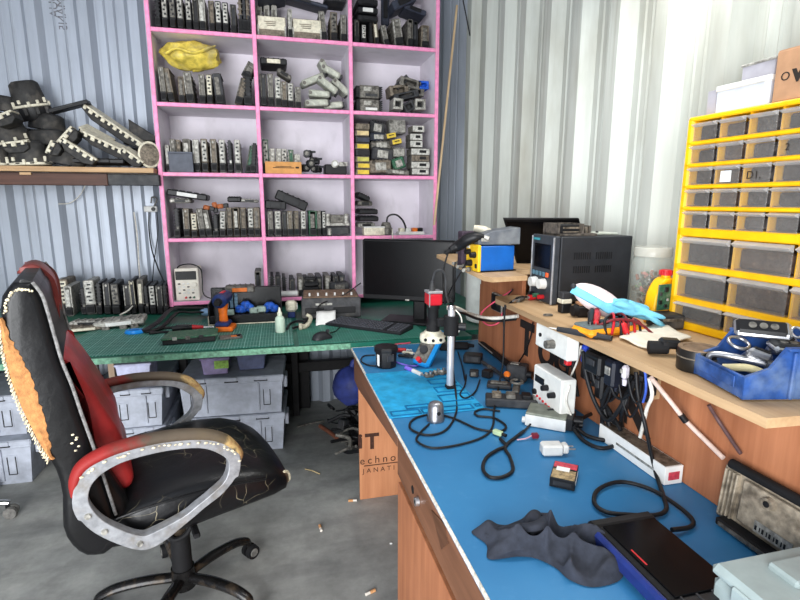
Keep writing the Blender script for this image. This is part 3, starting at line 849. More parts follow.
# right: stacked small units with coloured labels
YEL = PM('yellow_label', (206, 178, 62), .6, 0, .1, 16); TAN = PM('tan_label', (196, 176, 130), .7); 
cols = [('yellow', YEL), ('yellow', YEL), ('olive yellow', PM('olive_label', (176, 172, 86), .6)), ('black framed', BLACK), ('yellow', YEL), ('navy', NAVY), ('tan', TAN), ('brown', TAUPE)]
for k, (wd, m_) in enumerate(cols):
    t = thing('labelled_unit', '%s small unit from the bottom of the left stack, %s front, third right compartment' % (ORD[k], wd), 'control module', (0.539 + (.004 if k % 2 else 0), 3.18, floor_of(2) + k * .0375), group='small stacked units with coloured labels')
    MB().box((0, 0, .018), (.085, .11, .035), DARK if k in (3, 5) else TAUPE, .003).build('case', t)
    MB().box((.006, -.056, .018), (.07, .003, .024), m_, .001).build('front_label', t)
for k, (a, b_, c_) in enumerate((('upper', 0, (0.714, 3.16, 1.79)), ('lower', 1, (0.744, 3.14, 1.754)))):
    t = thing('yellow_unit', a + ' of two yellow labelled units tilted in the middle of the third right compartment', 'control module', c_, rot=(0, -12, 0), group='two yellow units')
    MB().box((0, 0, 0), (.06, .1, .03), TAUPE, .003).build('case', t); MB().box((0, -.051, 0), (.056, .003, .026), YEL, .001).build('front_label', t)
    MB().box((0, -.053, .002), (.03, .001, .006), PRINT).build('print_line', t)
mid = [('dark flat unit at the top of the grey heap', 376, 128, .075, .05, 10, DARK), ('navy flat unit near the top of the grey heap', 377, 138, .09, .03, 0, NAVY), ('grey wedge unit in the grey heap', 380, 146, .1, .035, -6, GREY), ('dark rounded unit in the middle of the grey heap', 381, 156, .1, .05, 6, DARK), ('pale unit right of the middle of the grey heap', 396, 153, .06, .035, 0, LGREY), ('grey unit at the bottom left of the grey heap', 379, 169, .1, .05, -3, TAUPE), ('pale flat unit right of the bottom of the grey heap', 397, 163, .06, .045, -20, GREENB), ('grey slab along the bottom of the grey heap', 396, 172, .11, .02, 4, GREY), ('pale circuit unit topmost at the back of the grey heap', 396, 126, .08, .06, -4, LGREY)]
for q, c in zip(mid, [(0.653, 3.27, 1.846), (0.655, 3.25, 1.79), (0.667, 3.22, 1.739), (0.667, 3.19, 1.683), (0.771, 3.2, 1.698), (0.648, 3.16, 1.609), (0.766, 3.18, 1.63), (0.753, 3.15, 1.577), (0.788, 3.3, 1.866)]):
    slab('control_module', q[0] + ', third right compartment', 'control module', c, (q[3] * 1.32, .1, q[4] * 1.5), q[6], (0, q[5], 0), 'grey heap of units', LGREY)
stk = [(420, 130), (418, 138.5), (418, 146), (416, 153), (420, 160.5), (420, 167), (421, 173)]
for k, (c, wd) in enumerate(zip([(0.884, 3.17, 1.835), (0.871, 3.17, 1.787), (0.872, 3.17, 1.746), (0.895, 3.16, 1.7), (0.898, 3.17, 1.662), (0.896, 3.16, 1.622), (0.899, 3.17, 1.584)], (.075, .08, .08, .12, .115, .12, .11))):
    t = thing('white_faced_unit', '%s white-faced unit from the top of the right stack, third right compartment' % ORD[k], 'control module', c, group='white-faced units in a stack')
    MB().box((0, 0, 0), (wd, .11, .0395), GREY, .003).build('case', t)
    MB().box((0, -.056, 0), (wd * .96, .004, .036), PALE if k != 4 else TAUPE, .002).build('front_plate', t)
    MB().box((wd * .12, -.0585, .001), (wd * .36, .003, .016), BLACK).build('display_window', t)

# fourth row
xs = [-0.522, -0.474, -0.432, -0.389, -0.352, -0.317, -0.282, -0.241, -0.202, -0.164, -0.122, -0.077]
upright_row(3, 0, [(x, .038, (.165, .165, .14, .165, .155, .13, .15, .17, .17, .17, .17, .17)[i], ('board', 'rim', 'pins', 'rim', 'flat', 'board', 'pins', 'rim', 'flat', 'rim', 'pins', 'flat')[i], (BLACK, TAUPE, TAUPE, GREY, GREY, BLACK, GREY, TAUPE, TAUPE, TAUPE, GREY, TAUPE)[i], (GREY, LGREY, CREAM, LGREY, LGREY, GREY, WHITE, GREY, LGREY, GREY, WHITE, GREY)[i], (0, 0, 0, -4, -8, 0, 3, 0, 0, 0, 0, 0)[i]) for i, x in enumerate(xs)])
slab('flat_unit', 'long black unit with a white label tilted on the modules, fourth left compartment', 'flat unit', (-0.455, 3.18, 1.435), (.21, .15, .034), BLACK, (0, 9, 0), None, WHITE)
slab('flat_unit', 'pale flat unit under the long black one, fourth left compartment', 'flat unit', (-0.498, 3.2, 1.402), (.11, .15, .024), LGREY, (0, 0, 0))
slab('flat_unit', 'short black unit lying on the right modules, fourth left compartment', 'flat unit', (-0.207, 3.2, 1.411), (.075, .15, .03), BLACK, (0, 0, 0))
slab('flat_unit', 'pale flat unit beside the short black one on the right modules, fourth left compartment', 'flat unit', (-0.124, 3.22, 1.403), (.1, .15, .018), LGREY, (0, 3, 0))
for k, (c, lb, tl) in enumerate(zip(((-0.366, 3.19, floor_of(3) + .168), (-0.289, 3.18, floor_of(3) + .176), (-0.322, 3.2, floor_of(3) + .182)), ('left orange-ended black part', 'right orange-ended black part', 'topmost orange-ended black part'), (10, -8, 80))):
    t = thing('orange_plug', lb + ' among the modules, fourth left compartment', 'plug', c, rot=(0, tl, 0), group='orange-ended parts')
    MB().box((0, 0, 0), (.034, .05, .026), PM('dull_orange', (176, 96, 48), .55, 0, .25, 30, 0, dust=((80, 56, 40), .6)), .005).build('orange_end', t); MB().box((.03, 0, 0), (.03, .04, .024), BLACK, .004).build('plug_body', t)
xs = [-0.011, 0.032, 0.07, 0.101, 0.139, 0.18, 0.236, 0.274, 0.301]
upright_row(3, 1, [(x, (.034, .04, .03, .036, .036, .034, .052, .026, .024)[i], .15, ('rim', 'pins', 'rim', 'rim', 'rim', 'pins', 'flat', 'rim', 'pins')[i], (GREY, LGREY, DARK, TAUPE, TAUPE, LGREY, GREENB, GREY, DARK)[i], (LGREY, WHITE, GREY, LGREY, GREY, WHITE, GREY, LGREY, WHITE)[i], 0) for i, x in enumerate(xs)])
slab('flat_unit', 'dark flat unit on the left modules, fourth middle compartment', 'flat unit', (0.023, 3.2, 1.38), (.12, .16, .05), BLACK, (0, 4, 0))
slab('flat_unit', 'large dark unit tilted across the modules, fourth middle compartment', 'flat unit', (0.115, 3.2, 1.406), (.19, .17, .055), BLACK, (0, 24, 0))
t = thing('open_module', 'silver open-framed unit at the right of the fourth middle compartment', 'control module', (0.383, 3.19, floor_of(3)))
MB().box((0, 0, .03), (.14, .12, .045), DARK, .004).build('base_case', t)
MB().box((0, -.0, .068), (.15, .12, .018), LGREY, .003).build('middle_plate', t)
for s in (-1, 1): MB().cyl((s * .055, -.05, .075), (s * .055, -.05, .132), .015, LGREY, n=14).build('post', t)
MB().box((.0, .01, .1), (.09, .09, .05), GREY, .004).build('core', t)
MB().cyl((-.05, -.06, .005), (-.05, -.06, .045), .012, LGREY, n=14).build('post', t)
# fourth right compartment
slab('flat_unit', 'upper of two black flat units, fourth right compartment', 'flat unit', (0.572, 3.2, 1.34), (.115, .18, .03), BLACK, (0, 0, 0))
slab('flat_unit', 'lower of two black flat units, fourth right compartment', 'flat unit', (0.574, 3.2, 1.297), (.12, .18, .03), BLACK, (0, 0, 0))
slab('flat_unit', 'black unit tilted high against the left side, fourth right compartment', 'flat unit', (0.548, 3.22, 1.429), (.08, .16, .03), BLACK, (0, 24, 0))
slab('flat_unit', 'grey unit lying under the tilted black one, fourth right compartment', 'flat unit', (0.56, 3.24, 1.389), (.09, .16, .028), GREY, (0, 0, 0))
slab('flat_unit', 'pale grey unit under the two black flat ones, fourth right compartment', 'flat unit', (0.571, 3.24, 1.255), (.11, .12, .028), LGREY, (0, 0, 0))
t = thing('white_box', 'low white plastic box at the front of the fourth right compartment', 'box', (0.609, YF + .05, floor_of(3)))
MB().box((0, 0, .024), (.13, .07, .048), CREAM, .004).build('box_body', t)
MB().box((0, 0, .05), (.133, .073, .008), WHITE, .002).build('box_lid', t)
t = thing('cable_reel', 'grey reel with a black cable loop, fourth right compartment', 'cable reel', (0.693, 3.17, floor_of(3)))
MB().lathe([(.03, 0), (.042, .004), (.044, .03), (.034, .05), (.026, .075), (.02, .078)], GREY, 20).build('reel_body', t)
MB().tube([(0, -.01, .07), (.01, -.02, .115), (.055, -.03, .125), (.1, -.03, .09), (.125, -.03, .03), (.13, -.03, .01)], .006, BLACK, 8).build('cable', t)
t = thing('connector_tray', 'white tray holding small connectors, fourth right compartment', 'tray', (0.847, 3.16, floor_of(3)))
MB().box((0, 0, .01), (.165, .09, .02), WHITE, .003).build('tray_base', t)
for k, (x, m_) in enumerate(((-.06, CREAM), (-.02, WHITE), (.025, COPPER), (.06, BLACK))): MB().box((x, -.01, .03), (.03, .05, .024), m_, .003).build('connector', t)
tag(MB().tube([(0.716, 3.09, 1.235), (0.715, 3.085, 1.193), (0.717, 3.083, 1.169), (0.716, 3.085, 1.131)], .004, WCABLE, 7).build('hanging_cable', smooth=60), 'short white cord hanging over the edge of the fourth right compartment', 'cord')

# bottom row
t = thing('bench_meter', 'small cream bench power meter with keypad and black screen, bottom left compartment', 'power supply', (-0.505 + .012, YF + .03, floor_of(4)), 0)
CREAMM = PM('ivory_case', (214, 208, 196), .5, 0, .06, 12)
MB().box((0, .08, .095), (.125, .17, .185), CREAMM, .008).build('case', t)
MB().box((0, -.004, .095), (.128, .012, .188), CREAMM, .005).build('front_panel', t)
MB().box((-.003, -.011, .148), (.112, .004, .05), BLACK, .002).build('screen', t)
for r_ in range(4):
    for c_ in range(4):
        if c_ == 3 and r_ < 2: continue
        MB().box((-.042 + .024 * c_, -.011, .1 - .018 * r_), (.013, .005, .008), WHITE if (r_ + c_) % 3 else GREY, .001).build('key', t)
MB().cyl((.04, -.009, .095), (.04, -.022, .095), .015, CREAMM, .013, n=20).build('knob', t)
for k in range(3): MB().cyl((-.01 + .022 * k, -.009, .02), (-.01 + .022 * k, -.02, .02), .006, (REDP, BLACK, GREENB)[k], n=12).build('terminal', t)
MB().tube([(-.060, .03, .14), (-.055, .02, .18), (-.03, .01, .205), (.03, .01, .21), (.075, .02, .18), (.08, .02, .12), (.08, .015, .04), (.11, 0, .012), (.16, -.01, .006)], .0035, BLACK, 7).build('lead', t)
module('flat', GREY, DARK, -0.084 - .014, YF + .02, floor_of(4), .035, .16, .18, 'tall grey module standing alone at the right end of the bottom left compartment', None)
xs = [-0.02, 0.018, 0.053, 0.101, 0.151, 0.185, 0.221, 0.266, 0.315, 0.365, 0.405]
upright_row(4, 1, [(x, .036, (.13, .13, .12, .11, .115, .11, .115, .115, .12, .12, .12)[i], ('board', 'rim', 'board', 'rim', 'flat', 'rim', 'flat', 'flat', 'flat', 'rim', 'flat')[i], (BLACK, DARK, BLACK, DARK, GREY, DARK, GREY, DARK, GREY, DARK, DARK)[i], (DARK, GREY, DARK, GREY, LGREY, GREY, LGREY, GREY, LGREY, GREY, GREY)[i], 0) for i, x in enumerate(xs)])
t = thing('white_motor', 'white rounded cylinder lying before the modules, bottom middle compartment', 'motor', (0.068, 3.112, floor_of(4)))
MB().cyl((-.062, 0, .02), (.062, 0, .02), .018, WHITE, n=20).build('body', t)
for s in (-1, 1): MB().cyl((s * .062, 0, .02), (s * .07, 0, .02), .02, LGREY, .014, n=20).build('end_cap', t)
slab('flat_unit', 'lower black unit before the modules, bottom middle compartment', 'flat unit', (0.211, 3.11, 0.877), (.1, .07, .03), BLACK, (0, 0, 0))
slab('flat_unit', 'middle black unit before the modules, bottom middle compartment', 'flat unit', (0.213, 3.12, 0.909), (.09, .07, .026), BLACK, (0, -3, 0))
slab('flat_unit', 'topmost small black unit before the modules, bottom middle compartment', 'flat unit', (0.208, 3.13, 0.942), (.07, .06, .022), BLACK, (0, 4, 0))
slab('pin_tray', 'dark tray with a row of pins before the modules, bottom middle compartment', 'tray', (0.382, 3.11, 0.889), (.12, .07, .05), DARK, (0, 0, 0), None, GREY)

# ---------------------------------------------------------------- wooden wall shelf at the left with instrument clusters
PLANK = WOOD('plank_wood', (150, 116, 82), (206, 172, 130), 'X')
BEAMW = WOOD('dark_beam_wood', (58, 38, 32), (92, 62, 50), 'X')
sh_t = thing('wall_shelf', 'rough wooden wall shelf on a dark beam beside the pink shelf unit', 'shelf', (-1.3, 3.02, 1.556))
MB().box((-.1, .22, .004), (1.6, .44, .026), PLANK, .002).build('plank', sh_t)
MB().box((-.02, .045, -.045), (.98, .05, .062), BEAMW, .003).build('beam', sh_t)
MB().box((.595, .045, -.045), (.25, .045, .058), DARK, .003).build('steel_channel', sh_t)
MB().box((.1, .012, -.02), (.05, .01, .012), PLANK).build('wood_chip', sh_t)
ZT = 1.556 + .018
DUSTK = PM('dusty_black_plastic', (44, 43, 42), .6, 0, .25, 16, .1, dust=((96, 90, 82), .5))
def cluster(c, rot, r, label, cream=True, hood=.10, base=.06):
    """car instrument cluster lying on its back: ribbed black hood, cream clip ring, black lower case"""
    t = thing('instrument_cluster', label, 'instrument cluster', c, rot=rot, group='instrument clusters piled on the wooden shelf')
    MB().lathe([(.001, hood), (r * .62, hood * .97), (r * .84, hood * .85), (r * .9, hood * .5), (r * .97, hood * .1), (r * .97, 0)], DUSTK, 22, sy=.66).build('hood', t, smooth=45)
    if cream:
        MB().lathe([(r * .97, 0), (r * 1.05, -.001), (r * 1.07, -.012), (r * .98, -.015)], CREAM, 22, sy=.66).build('backing_ring', t, smooth=40)
        for k in range(12):
            a = 2 * math.pi * k / 12
            MB().box((r * 1.03 * math.cos(a), r * .69 * math.sin(a), .008 * (k % 3)), (.014, .012, .02 + .006 * (k % 2)), CREAM, .002).build('clip', t)
    b = MB().lathe([(r * .98, -.012), (r * .98, -base * .7), (r * .8, -base), (.001, -base)], BLACK, 22, sy=.66)
    for k in range(9):
        a = 2 * math.pi * k / 9 + .2
        b.box((r * .98 * math.cos(a), r * .65 * math.sin(a), -base * .45), (.02, .02, base * .5), DUSTK, .003)
    b.build('lower_case', t, smooth=40)
def bezel(c, rot, L_, label, cream=CREAM):
    """long cluster frame: cream toothed strip on a black shroud"""
    t = thing('cluster_frame', label, 'cluster frame', c, rot=rot, group='toothed cluster frames')
    MB().prism([(-L_ / 2, .018), (L_ / 2, .018), (L_ * .48, -.012), (L_ * .25, -.030), (-L_ * .3, -.026), (-L_ / 2, .0)], -.05, .05, DUSTK, 'XZ').build('shroud', t, bevel=.004)
    MB().box((0, -.012, .023), (L_ * 1.02, .09, .010), cream, .002).build('backing_strip', t)
    MB().box((0, -.052, .008), (L_ * .96, .006, .012), BLACK, .001).build('inner_rail', t)
    n = int(L_ / .034)
    for k in range(n): MB().box((-L_ / 2 + (k + .5) * L_ / n, -.058, .016 - .004 * (k % 2)), (.015 + .006 * (k % 2), .012, .020), cream, .002).build('clip', t)
cl = [
 ((-1.38, 3.34, 1.878), (0, 8, 0), .06, 'black cluster at the far left end of the pile, above a cream strip', False, .08, .03),
 ((-1.253, 3.34, 1.915), (6, -12, 10), .083, 'topmost black cluster of the pile with a cream toothed ring', True, .125, .08),
 ((-1.328, 3.22, 1.7), (6, -14, 0), .11, 'large black cluster with a cream ring at the left edge of the pile', True, .12, .03),
 ((-1.197, 3.36, 1.789), (0, 8, 0), .095, 'black cluster right below the topmost one', False, .09, .05),
 ((-1.151, 3.23, 1.691), (0, -4, 0), .105, 'black cluster in the middle of the pile', False, .085, .04),
 ((-1.197, 3.09, 1.592), (0, -3, 0), .095, 'black cluster resting on the plank at the left with a cream base', True, .11, .012),
 ((-1.045, 3.1, 1.59), (0, 10, 0), .10, 'low black cluster resting on the plank in the middle', False, .085, .012),
 ((-0.734, 3.36, 1.71), (6, 10, 0), .085, 'brownish black cluster at the right end of the pile, near the pink unit', False, .085, .05),
 ((-1.361, 3.1, 1.589), (0, 0, 0), .08, 'black cluster cut off by the left edge above the plank', True, .09, .012),
]
for q in cl: cluster(*q)
bz = [
 ((-1.274, 3.1, 1.796), (0, -24, 0), .11, 'cream frame sloping up at the far left of the pile'),
 ((-0.993, 3.08, 1.715), (0, -48, 6), .11, 'cream toothed frame standing steeply in the middle of the pile'),
 ((-0.949, 3.05, 1.639), (0, 36, 4), .17, 'cream frame sloping down onto the plank left of the long ones'),
 ((-0.823, 3.12, 1.689), (14, 26, 0), .24, 'lower long cream toothed frame sloping down right'),
 ((-0.826, 3.26, 1.799), (10, 36, 0), .34, 'upper long cream toothed frame sloping down right'),
 ((-0.787, 3.28, 1.668), (10, 26, 0), .2, 'black frame with a cream edge behind the long ones'),
]
bz += [((-1.048, 3.05, 1.656), (0, -62, 0), .07, 'short cream frame standing up in front of the middle clusters'), ((-1.225, 3.07, 1.663), (0, -8, 0), .12, 'cream frame lying level before the left clusters'), ((-0.893, 3.16, 1.737), (20, 30, 0), .15, 'short cream frame between the two long sloping ones'), ((-0.707, 3.1, 1.628), (10, 38, 0), .12, 'short cream frame beside the round grey gauge')]
for c, rot, L_, lb in bz: bezel(c, rot, L_, lb)
t = thing('black_strip', 'thin black strip sticking out right from the top of the cluster pile', 'strip', (-1.025, 3.22, 1.894), rot=(0, -17, 0))
MB().box((0, 0, 0), (.2, .06, .022), BLACK, .003).build('strip_body', t); MB().box((-.02, -.031, .004), (.1, .003, .006), DARK).build('slot', t)
t = thing('round_gauge', 'round grey gauge with a cream rim standing at the right end of the plank', 'gauge', (-0.631, 3.1, 1.645), rot=(90, 0, 18))
MB().lathe([(.05, 0), (.056, .01), (.056, .02), (.048, .024)], CREAM, 24, sy=1.25).build('rim', t, smooth=40)
MB().lathe([(.047, .02), (.047, .026), (.03, .028), (.001, .028)], TAUPE, 24, sy=1.25).build('gauge_face', t, smooth=40)
t = thing('black_wedge', 'black pointed wedge sticking up behind the right end of the pile', 'trim piece', (-0.708, 3.3, 1.797))
MB().prism([(-.05, -.06), (.12, -.06), (.04, -.005), (-.05, .055)], -.03, .03, DUSTK, 'XZ').build('wedge_body', t, bevel=.004); MB().box((-.02, -.032, -.03), (.03, .003, .02), BLACK).build('notch', t)
slab('flat_unit', 'flat black unit lying on the plank under the long cream frames', 'panel', (-0.885, 3.14, 1.606), (.28, .18, .026), BLACK, (0, 0, 0))

# socket adapter on the wall with its leads
t = thing('wall_socket', 'small white socket adapter on the metal wall beside the pink unit', 'socket', (-0.72, 3.46, 1.353))
MB().box((0, 0, 0), (.075, .04, .035), WHITE, .004).build('socket_body', t)
MB().cyl((.018, -.02, .0), (.018, -.03, .0), .012, BLACK, n=14).build('plug', t)
tag(MB().tube([(-0.729, 3.44, 1.335), (-0.738, 3.44, 1.226), (-0.727, 3.42, 1.105), (-0.677, 3.3, 1.007), (-0.623, 3.16, 0.936), (-0.599, 3.06, 0.877), (-0.594, 3.04, 0.823)], .004, RUBBER, 7).build('hanging_cable', smooth=60), 'black cord hanging from the white socket to the desk', 'power cord')
tag(MB().tube([(-0.684, 3.44, 1.335), (-0.688, 3.44, 1.214), (-0.721, 3.42, 1.031), (-0.718, 3.3, 0.906)], .003, RUBBER, 7).build('hanging_cable', smooth=60), 'thin dark cord hanging right of the socket', 'power cord')
tag(MB().tube([(-0.698, 3.44, 1.371), (-0.677, 3.44, 1.413), (-0.704, 3.44, 1.425), (-0.711, 3.43, 1.389)], .004, GREY, 7).build('hanging_cable', smooth=60), 'small tangled grey cord above the white socket', 'power cord')
tag(MB().tube([(-0.817, 3.46, 1.335), (-0.812, 3.46, 1.196), (-0.815, 3.45, 1.011), (-0.796, 3.35, 0.901), (-0.783, 3.2, 0.847), (-0.787, 3.05, 0.813), (-0.821, 2.98, 0.796)], .0045, WCABLE, 7).build('hanging_cable', smooth=60), 'white cord hanging down the metal wall to the open module', 'power cord')
t = tag(MB().tube([(-1.066, 3.47, 1.5), (-1.101, 3.46, 1.435), (-1.159, 3.46, 1.389), (-1.226, 3.47, 1.383)], .003, WCABLE, 6).build('thin_wire', smooth=60), 'thin pale wire looping under the wooden wall shelf', 'wire')

# ---------------------------------------------------------------- green desk along the back wall
def desk_green():
    t = NT('green_laminate')
    c = t.ramp(t.noise(3, 5), [(.3, lin((18, 78, 62))), (.7, lin((36, 108, 88)))])
    k = t.math('MULTIPLY', t.ramp(t.noise(14, 5), [(.55, (0, 0, 0, 1)), (.72, (1, 1, 1, 1))]), .3)
    t.col(t.mix(k, c, lin((104, 132, 118)))); return t.set(.35)
def grid_mat(name, base, line, step, width, strength=1., rough=.55):
    """cutting mat: fine printed grid in object space"""
    t = NT(name)
    s = t.n('SeparateXYZ'); t.l(t.co(), s.inputs[0])
    def lines(o, st, w):
        f = t.math('FRACT', t.math('MULTIPLY', t.math('ADD', o, 10.), 1. / st))
        return t.math('LESS_THAN', f, w / st)
    a = t.math('MAXIMUM', lines(s.outputs[0], step, width), lines(s.outputs[1], step, width))
    b5 = t.math('MAXIMUM', lines(s.outputs[0], step * 5, width * 1.4), lines(s.outputs[1], step * 5, width * 1.4))
    m = t.math('MAXIMUM', t.math('MULTIPLY', a, .55 * strength), t.math('MULTIPLY', b5, .8 * strength))
    c = t.ramp(t.noise(5, 5), [(.3, lin(sh(base, .86))), (.7, lin(sh(base, 1.14)))])
    t.col(t.mix(m, c, lin(line))); return t.set(rough)
GREEN = desk_green()
MATG = grid_mat('green_cutting_mat', (28, 96, 82), (150, 190, 178), .013, .0022)
MATG2 = grid_mat('pale_green_cutting_mat', (40, 106, 90), (120, 168, 156), .013, .0016, .7)
STEELK = PM('black_steel', (26, 25, 26), .5, .2, .2, 14)
ZG = .77
desk = thing('desk', 'long green-topped desk on black legs along the back wall', 'desk', (-.5, 2.9, 0))
def dpart(b, n): return b.build(n, desk, loc=(.5, -2.9, 0))
dpart(MB().prism([(-2.32, 2.262), (.32, 2.228), (.905, 2.222), (.905, 2.33), (1.24, 2.33), (1.24, 3.46), (-2.32, 3.46)], ZG - .024, ZG - .0008, GREEN), 'top')
dpart(MB().prism([(-2.32, 2.258), (.32, 2.224), (.32, 2.229), (-2.32, 2.263)], ZG - .026, ZG - .0008, PM('pale_green_edge', (96, 140, 116), .5, 0, .25, 30)), 'front_edge')
for x, y in ((-1.06, 3.05), (-.575, 3.28), (.10, 3.28), (-2.2, 2.9)):
    dpart(MB().box((x, y, .372), (.045, .045, .744), STEELK, .004), 'leg')
dpart(MB().box((-.5, 3.34, .315), (3.3, .04, .07), STEELK, .004), 'rail')
dpart(MB().box((.12, 3.40, .373), (.16, .04, .745), STEELK, .003), 'leg_panel')

def flat_mat(x0, y0, x1, y1, m, label, yaw=0):
    t = MB().box((0, 0, .0015), (x1 - x0, y1 - y0, .003), m, .001).build('cutting_mat', loc=((x0 + x1) / 2, (y0 + y1) / 2, ZG), rot=(0, 0, yaw))
    return tag(t, label, 'cutting mat')
flat_mat(-.90, 2.26, .075, 2.80, MATG, 'large dark green cutting mat with a pale grid, left part of the desk', -.9)
flat_mat(.095, 2.245, .70, 2.66, MATG2, 'smaller green cutting mat under the keyboard and mouse', -.6)
ZM = ZG + .0032

# row of modules standing against the wall
row = [(57, .04, .19, 'rim', LGREY, WHITE), (66, .075, .2, 'pins', TAUPE, CREAM), (74, .05, .17, 'flat', LGREY, WHITE), (85, .035, .15, 'board', BLACK, GREY), (92, .06, .195, 'pins', LGREY, WHITE), (100.5, .035, .18, 'board', BLACK, GREY), (108.5, .04, .185, 'rim', DARK, LGREY), (117.5, .05, .18, 'pins', BLACK, GREY), (129, .04, .175, 'rim', BLACK, LGREY), (135, .03, .2, 'rim', DARK, CREAM), (142, .035, .2, 'flat', GREY, CREAM), (148, .03, .165, 'board', BLACK, GREY), (154, .04, .17, 'pins', BLACK, WHITE), (161, .04, .17, 'rim', BLACK, LGREY), (167, .035, .17, 'board', BLACK, GREY)]
for i, ((px_, w, h, st, bo_, fa_), c) in enumerate(zip(row, [(-1.204, 3.203, 0.77), (-1.155, 3.192, 0.77), (-1.112, 3.181, 0.77), (-1.051, 3.167, 0.77), (-1.013, 3.158, 0.77), (-0.967, 3.147, 0.77), (-0.923, 3.137, 0.77), (-0.874, 3.125, 0.77), (-0.811, 3.11, 0.77), (-0.778, 3.102, 0.77), (-0.739, 3.093, 0.77), (-0.706, 3.085, 0.77), (-0.673, 3.078, 0.77), (-0.635, 3.069, 0.77), (-0.602, 3.061, 0.77)])):
    module(st, bo_, fa_, c[0], c[1] - (.05 if i == 2 else 0), ZG, w * (.72 if i < 3 else .88), h, .2, '%s upright module from the left in the row on the green desk, %s' % (ORD[i], MAT_WORD[bo_]), 'upright modules in a row on the desk', (0, rnd.choice((-1, 0, 0, 1)), 4))
slab('open_module', 'brownish opened flat module on the desk nearest the chair back', 'control module', (-0.942, 2.777, 0.785), (.24, .12, .02), TAUPE, (0, 0, 14), 'opened flat modules', CREAM)
slab('open_module', 'white plate lying across two opened modules at the left of the desk', 'control module', (-0.916, 2.816, 0.8), (.17, .07, .02), LGREY, (0, 0, -4), 'opened flat modules')
t = slab('open_module', 'pale opened circuit module with grey plugs under it, left of the desk', 'control module', (-0.771, 2.805, 0.8), (.23, .12, .03), LGREY, (0, -3, 4), 'opened flat modules', WHITE)
for x in (-.06, .02, .07): MB().box((x, -.05, -.02), (.035, .04, .022), GREY, .003).build('plug', t)
t = thing('blue_tape_roll', 'flat bright blue puck at the left of the cutting mat', 'puck', (-0.669, 2.636, 0.774))
MB().lathe([(.044, 0), (.046, .006), (.04, .016), (.001, .018)], PM('cyan_plastic', (20, 128, 210), .4, 0, .1, 12), 22, sy=.7).build('puck_body', t, smooth=40)
MB().lathe([(.02, .0185), (.022, .0195), (.001, .0195)], PM('cyan_plastic', (20, 128, 210)), 16, sy=.7).build('hub', t)
t = tag(MB().tube([(-0.629, 2.62, 0.785), (-0.584, 2.737, 0.8), (-0.555, 2.961, 0.82), (-0.463, 2.967, 0.82), (-0.377, 2.947, 0.82)], [.016, .016, .014, .012, .012], PM('dark_rubber_strap', (36, 36, 38), .5, 0, .2, 14), 8, 6, .5).build('rubber_strap', smooth=60), 'thick dark rubber strap bent up towards the pink unit on the desk', 'strap')
t = tag(MB().tube([(-0.615, 2.617, 0.78), (-0.552, 2.663, 0.79), (-0.519, 2.894, 0.81), (-0.443, 2.889, 0.81), (-0.361, 2.93, 0.8)], [.012, .012, .012, .01, .01], STEELK, 8, 6, .6).build('rubber_strap', smooth=60), 'thin black strap lying in front of the thick one on the desk', 'strap')
tag(MB().tube([(-0.591, 2.586, 0.779), (-0.527, 2.6, 0.779), (-0.45, 2.542, 0.779), (-0.49, 2.673, 0.779), (-0.563, 2.669, 0.779), (-0.591, 2.586, 0.779)], .007, RUBBER, 7).build('coiled_cable', smooth=60), 'black coiled cable on the mat beside the screwdriver', 'cable')
t = thing('blue_cloth', 'small pale blue cloth scrap behind the cordless drill', 'cloth', (-0.372, 2.933, 0.8))
lump((0, 0, 0), .035, .03, .02, PM('pale_blue_cloth', (128, 158, 190), .9, 0, .1, 10), 8, .3, 16).build('cloth_body', t, smooth=60); 
a_, b_, c_ = ((-0.496, 2.609, 0.79), (-0.403, 2.628, 0.79), (-0.305, 2.626, 0.785))
t = thing('screwdriver', 'screwdriver with a black grip and red collar on the dark circuit slab', 'screwdriver', a_)
v0 = Vector((0, 0, 0)); v1 = Vector(b_) - Vector(a_); v2 = Vector(c_) - Vector(a_)
MB().cyl(v0, v1 * .95, .014, BLACK, .013, 14).box((v1.x * .5, v1.y * .5, .013), (.06, .02, .006), DARK).build('grip', t)
MB().cyl(v1 * .95, v1 + (v2 - v1) * .5, .0125, REDP, .007, 14).build('collar', t)
MB().cyl(v1 + (v2 - v1) * .5, v2, .0035, CHROME, n=10).build('shaft', t)
t = thing('circuit_slab', 'dark green circuit slab with a black base on the cutting mat', 'circuit board', (-0.391, 2.438, 0.774), 6)
MB().box((.0, .0, .012), (.22, .13, .022), BLACK, .003).build('base', t)
MB().prism([(-.115, -.07), (.12, -.055), (.125, .07), (-.09, .07)], .024, .031, GREENB).build('board', t)
b = MB()
for k in range(3): MB().box((-.06 + .055 * k, -.062, .026), (.02, .012, .014), (LGREY, GREY, BLACK)[k], .002).build('component', t)
# cordless drill standing on its battery
t = thing('cordless_drill', 'orange and navy cordless drill standing on its battery on the mat', 'cordless drill', (-0.256, 2.598, 0.774), -8)
DBLUE = PM('navy_blue_plastic', (28, 44, 92), .45, 0, .15, 14); ORG = PM('orange_grip', (216, 106, 30), .5, 0, .12, 14)
MB().box((.01, 0, .012), (.085, .1, .024), ORG, .006).box((-.02, 0, .006), (.04, .1, .012), ORG, .003).build('battery', t)
MB().box((.0, 0, .034), (.07, .085, .022), DBLUE, .008).build('battery_latch', t)
MB().tube([(0, .01, .03), (0, .004, .08), (0, .01, .13)], [.019, .0165, .022], ORG, 14, 5, 1.2).build('handle', t, smooth=60)
MB().cyl((0, -.06, .155), (0, .09, .155), .034, DBLUE, .031, 20).cyl((0, -.075, .155), (0, -.06, .155), .02, DBLUE, .034, 20).box((0, .02, .185), (.02, .06, .01), REDP, .003).build('motor_housing', t)
MB().cyl((0, -.11, .155), (0, -.075, .155), .014, MATTE, .019, 16).build('chuck', t)
MB().box((-.034, .05, .10), (.028, .05, .16), DARK, .008).build('side_grip', t)
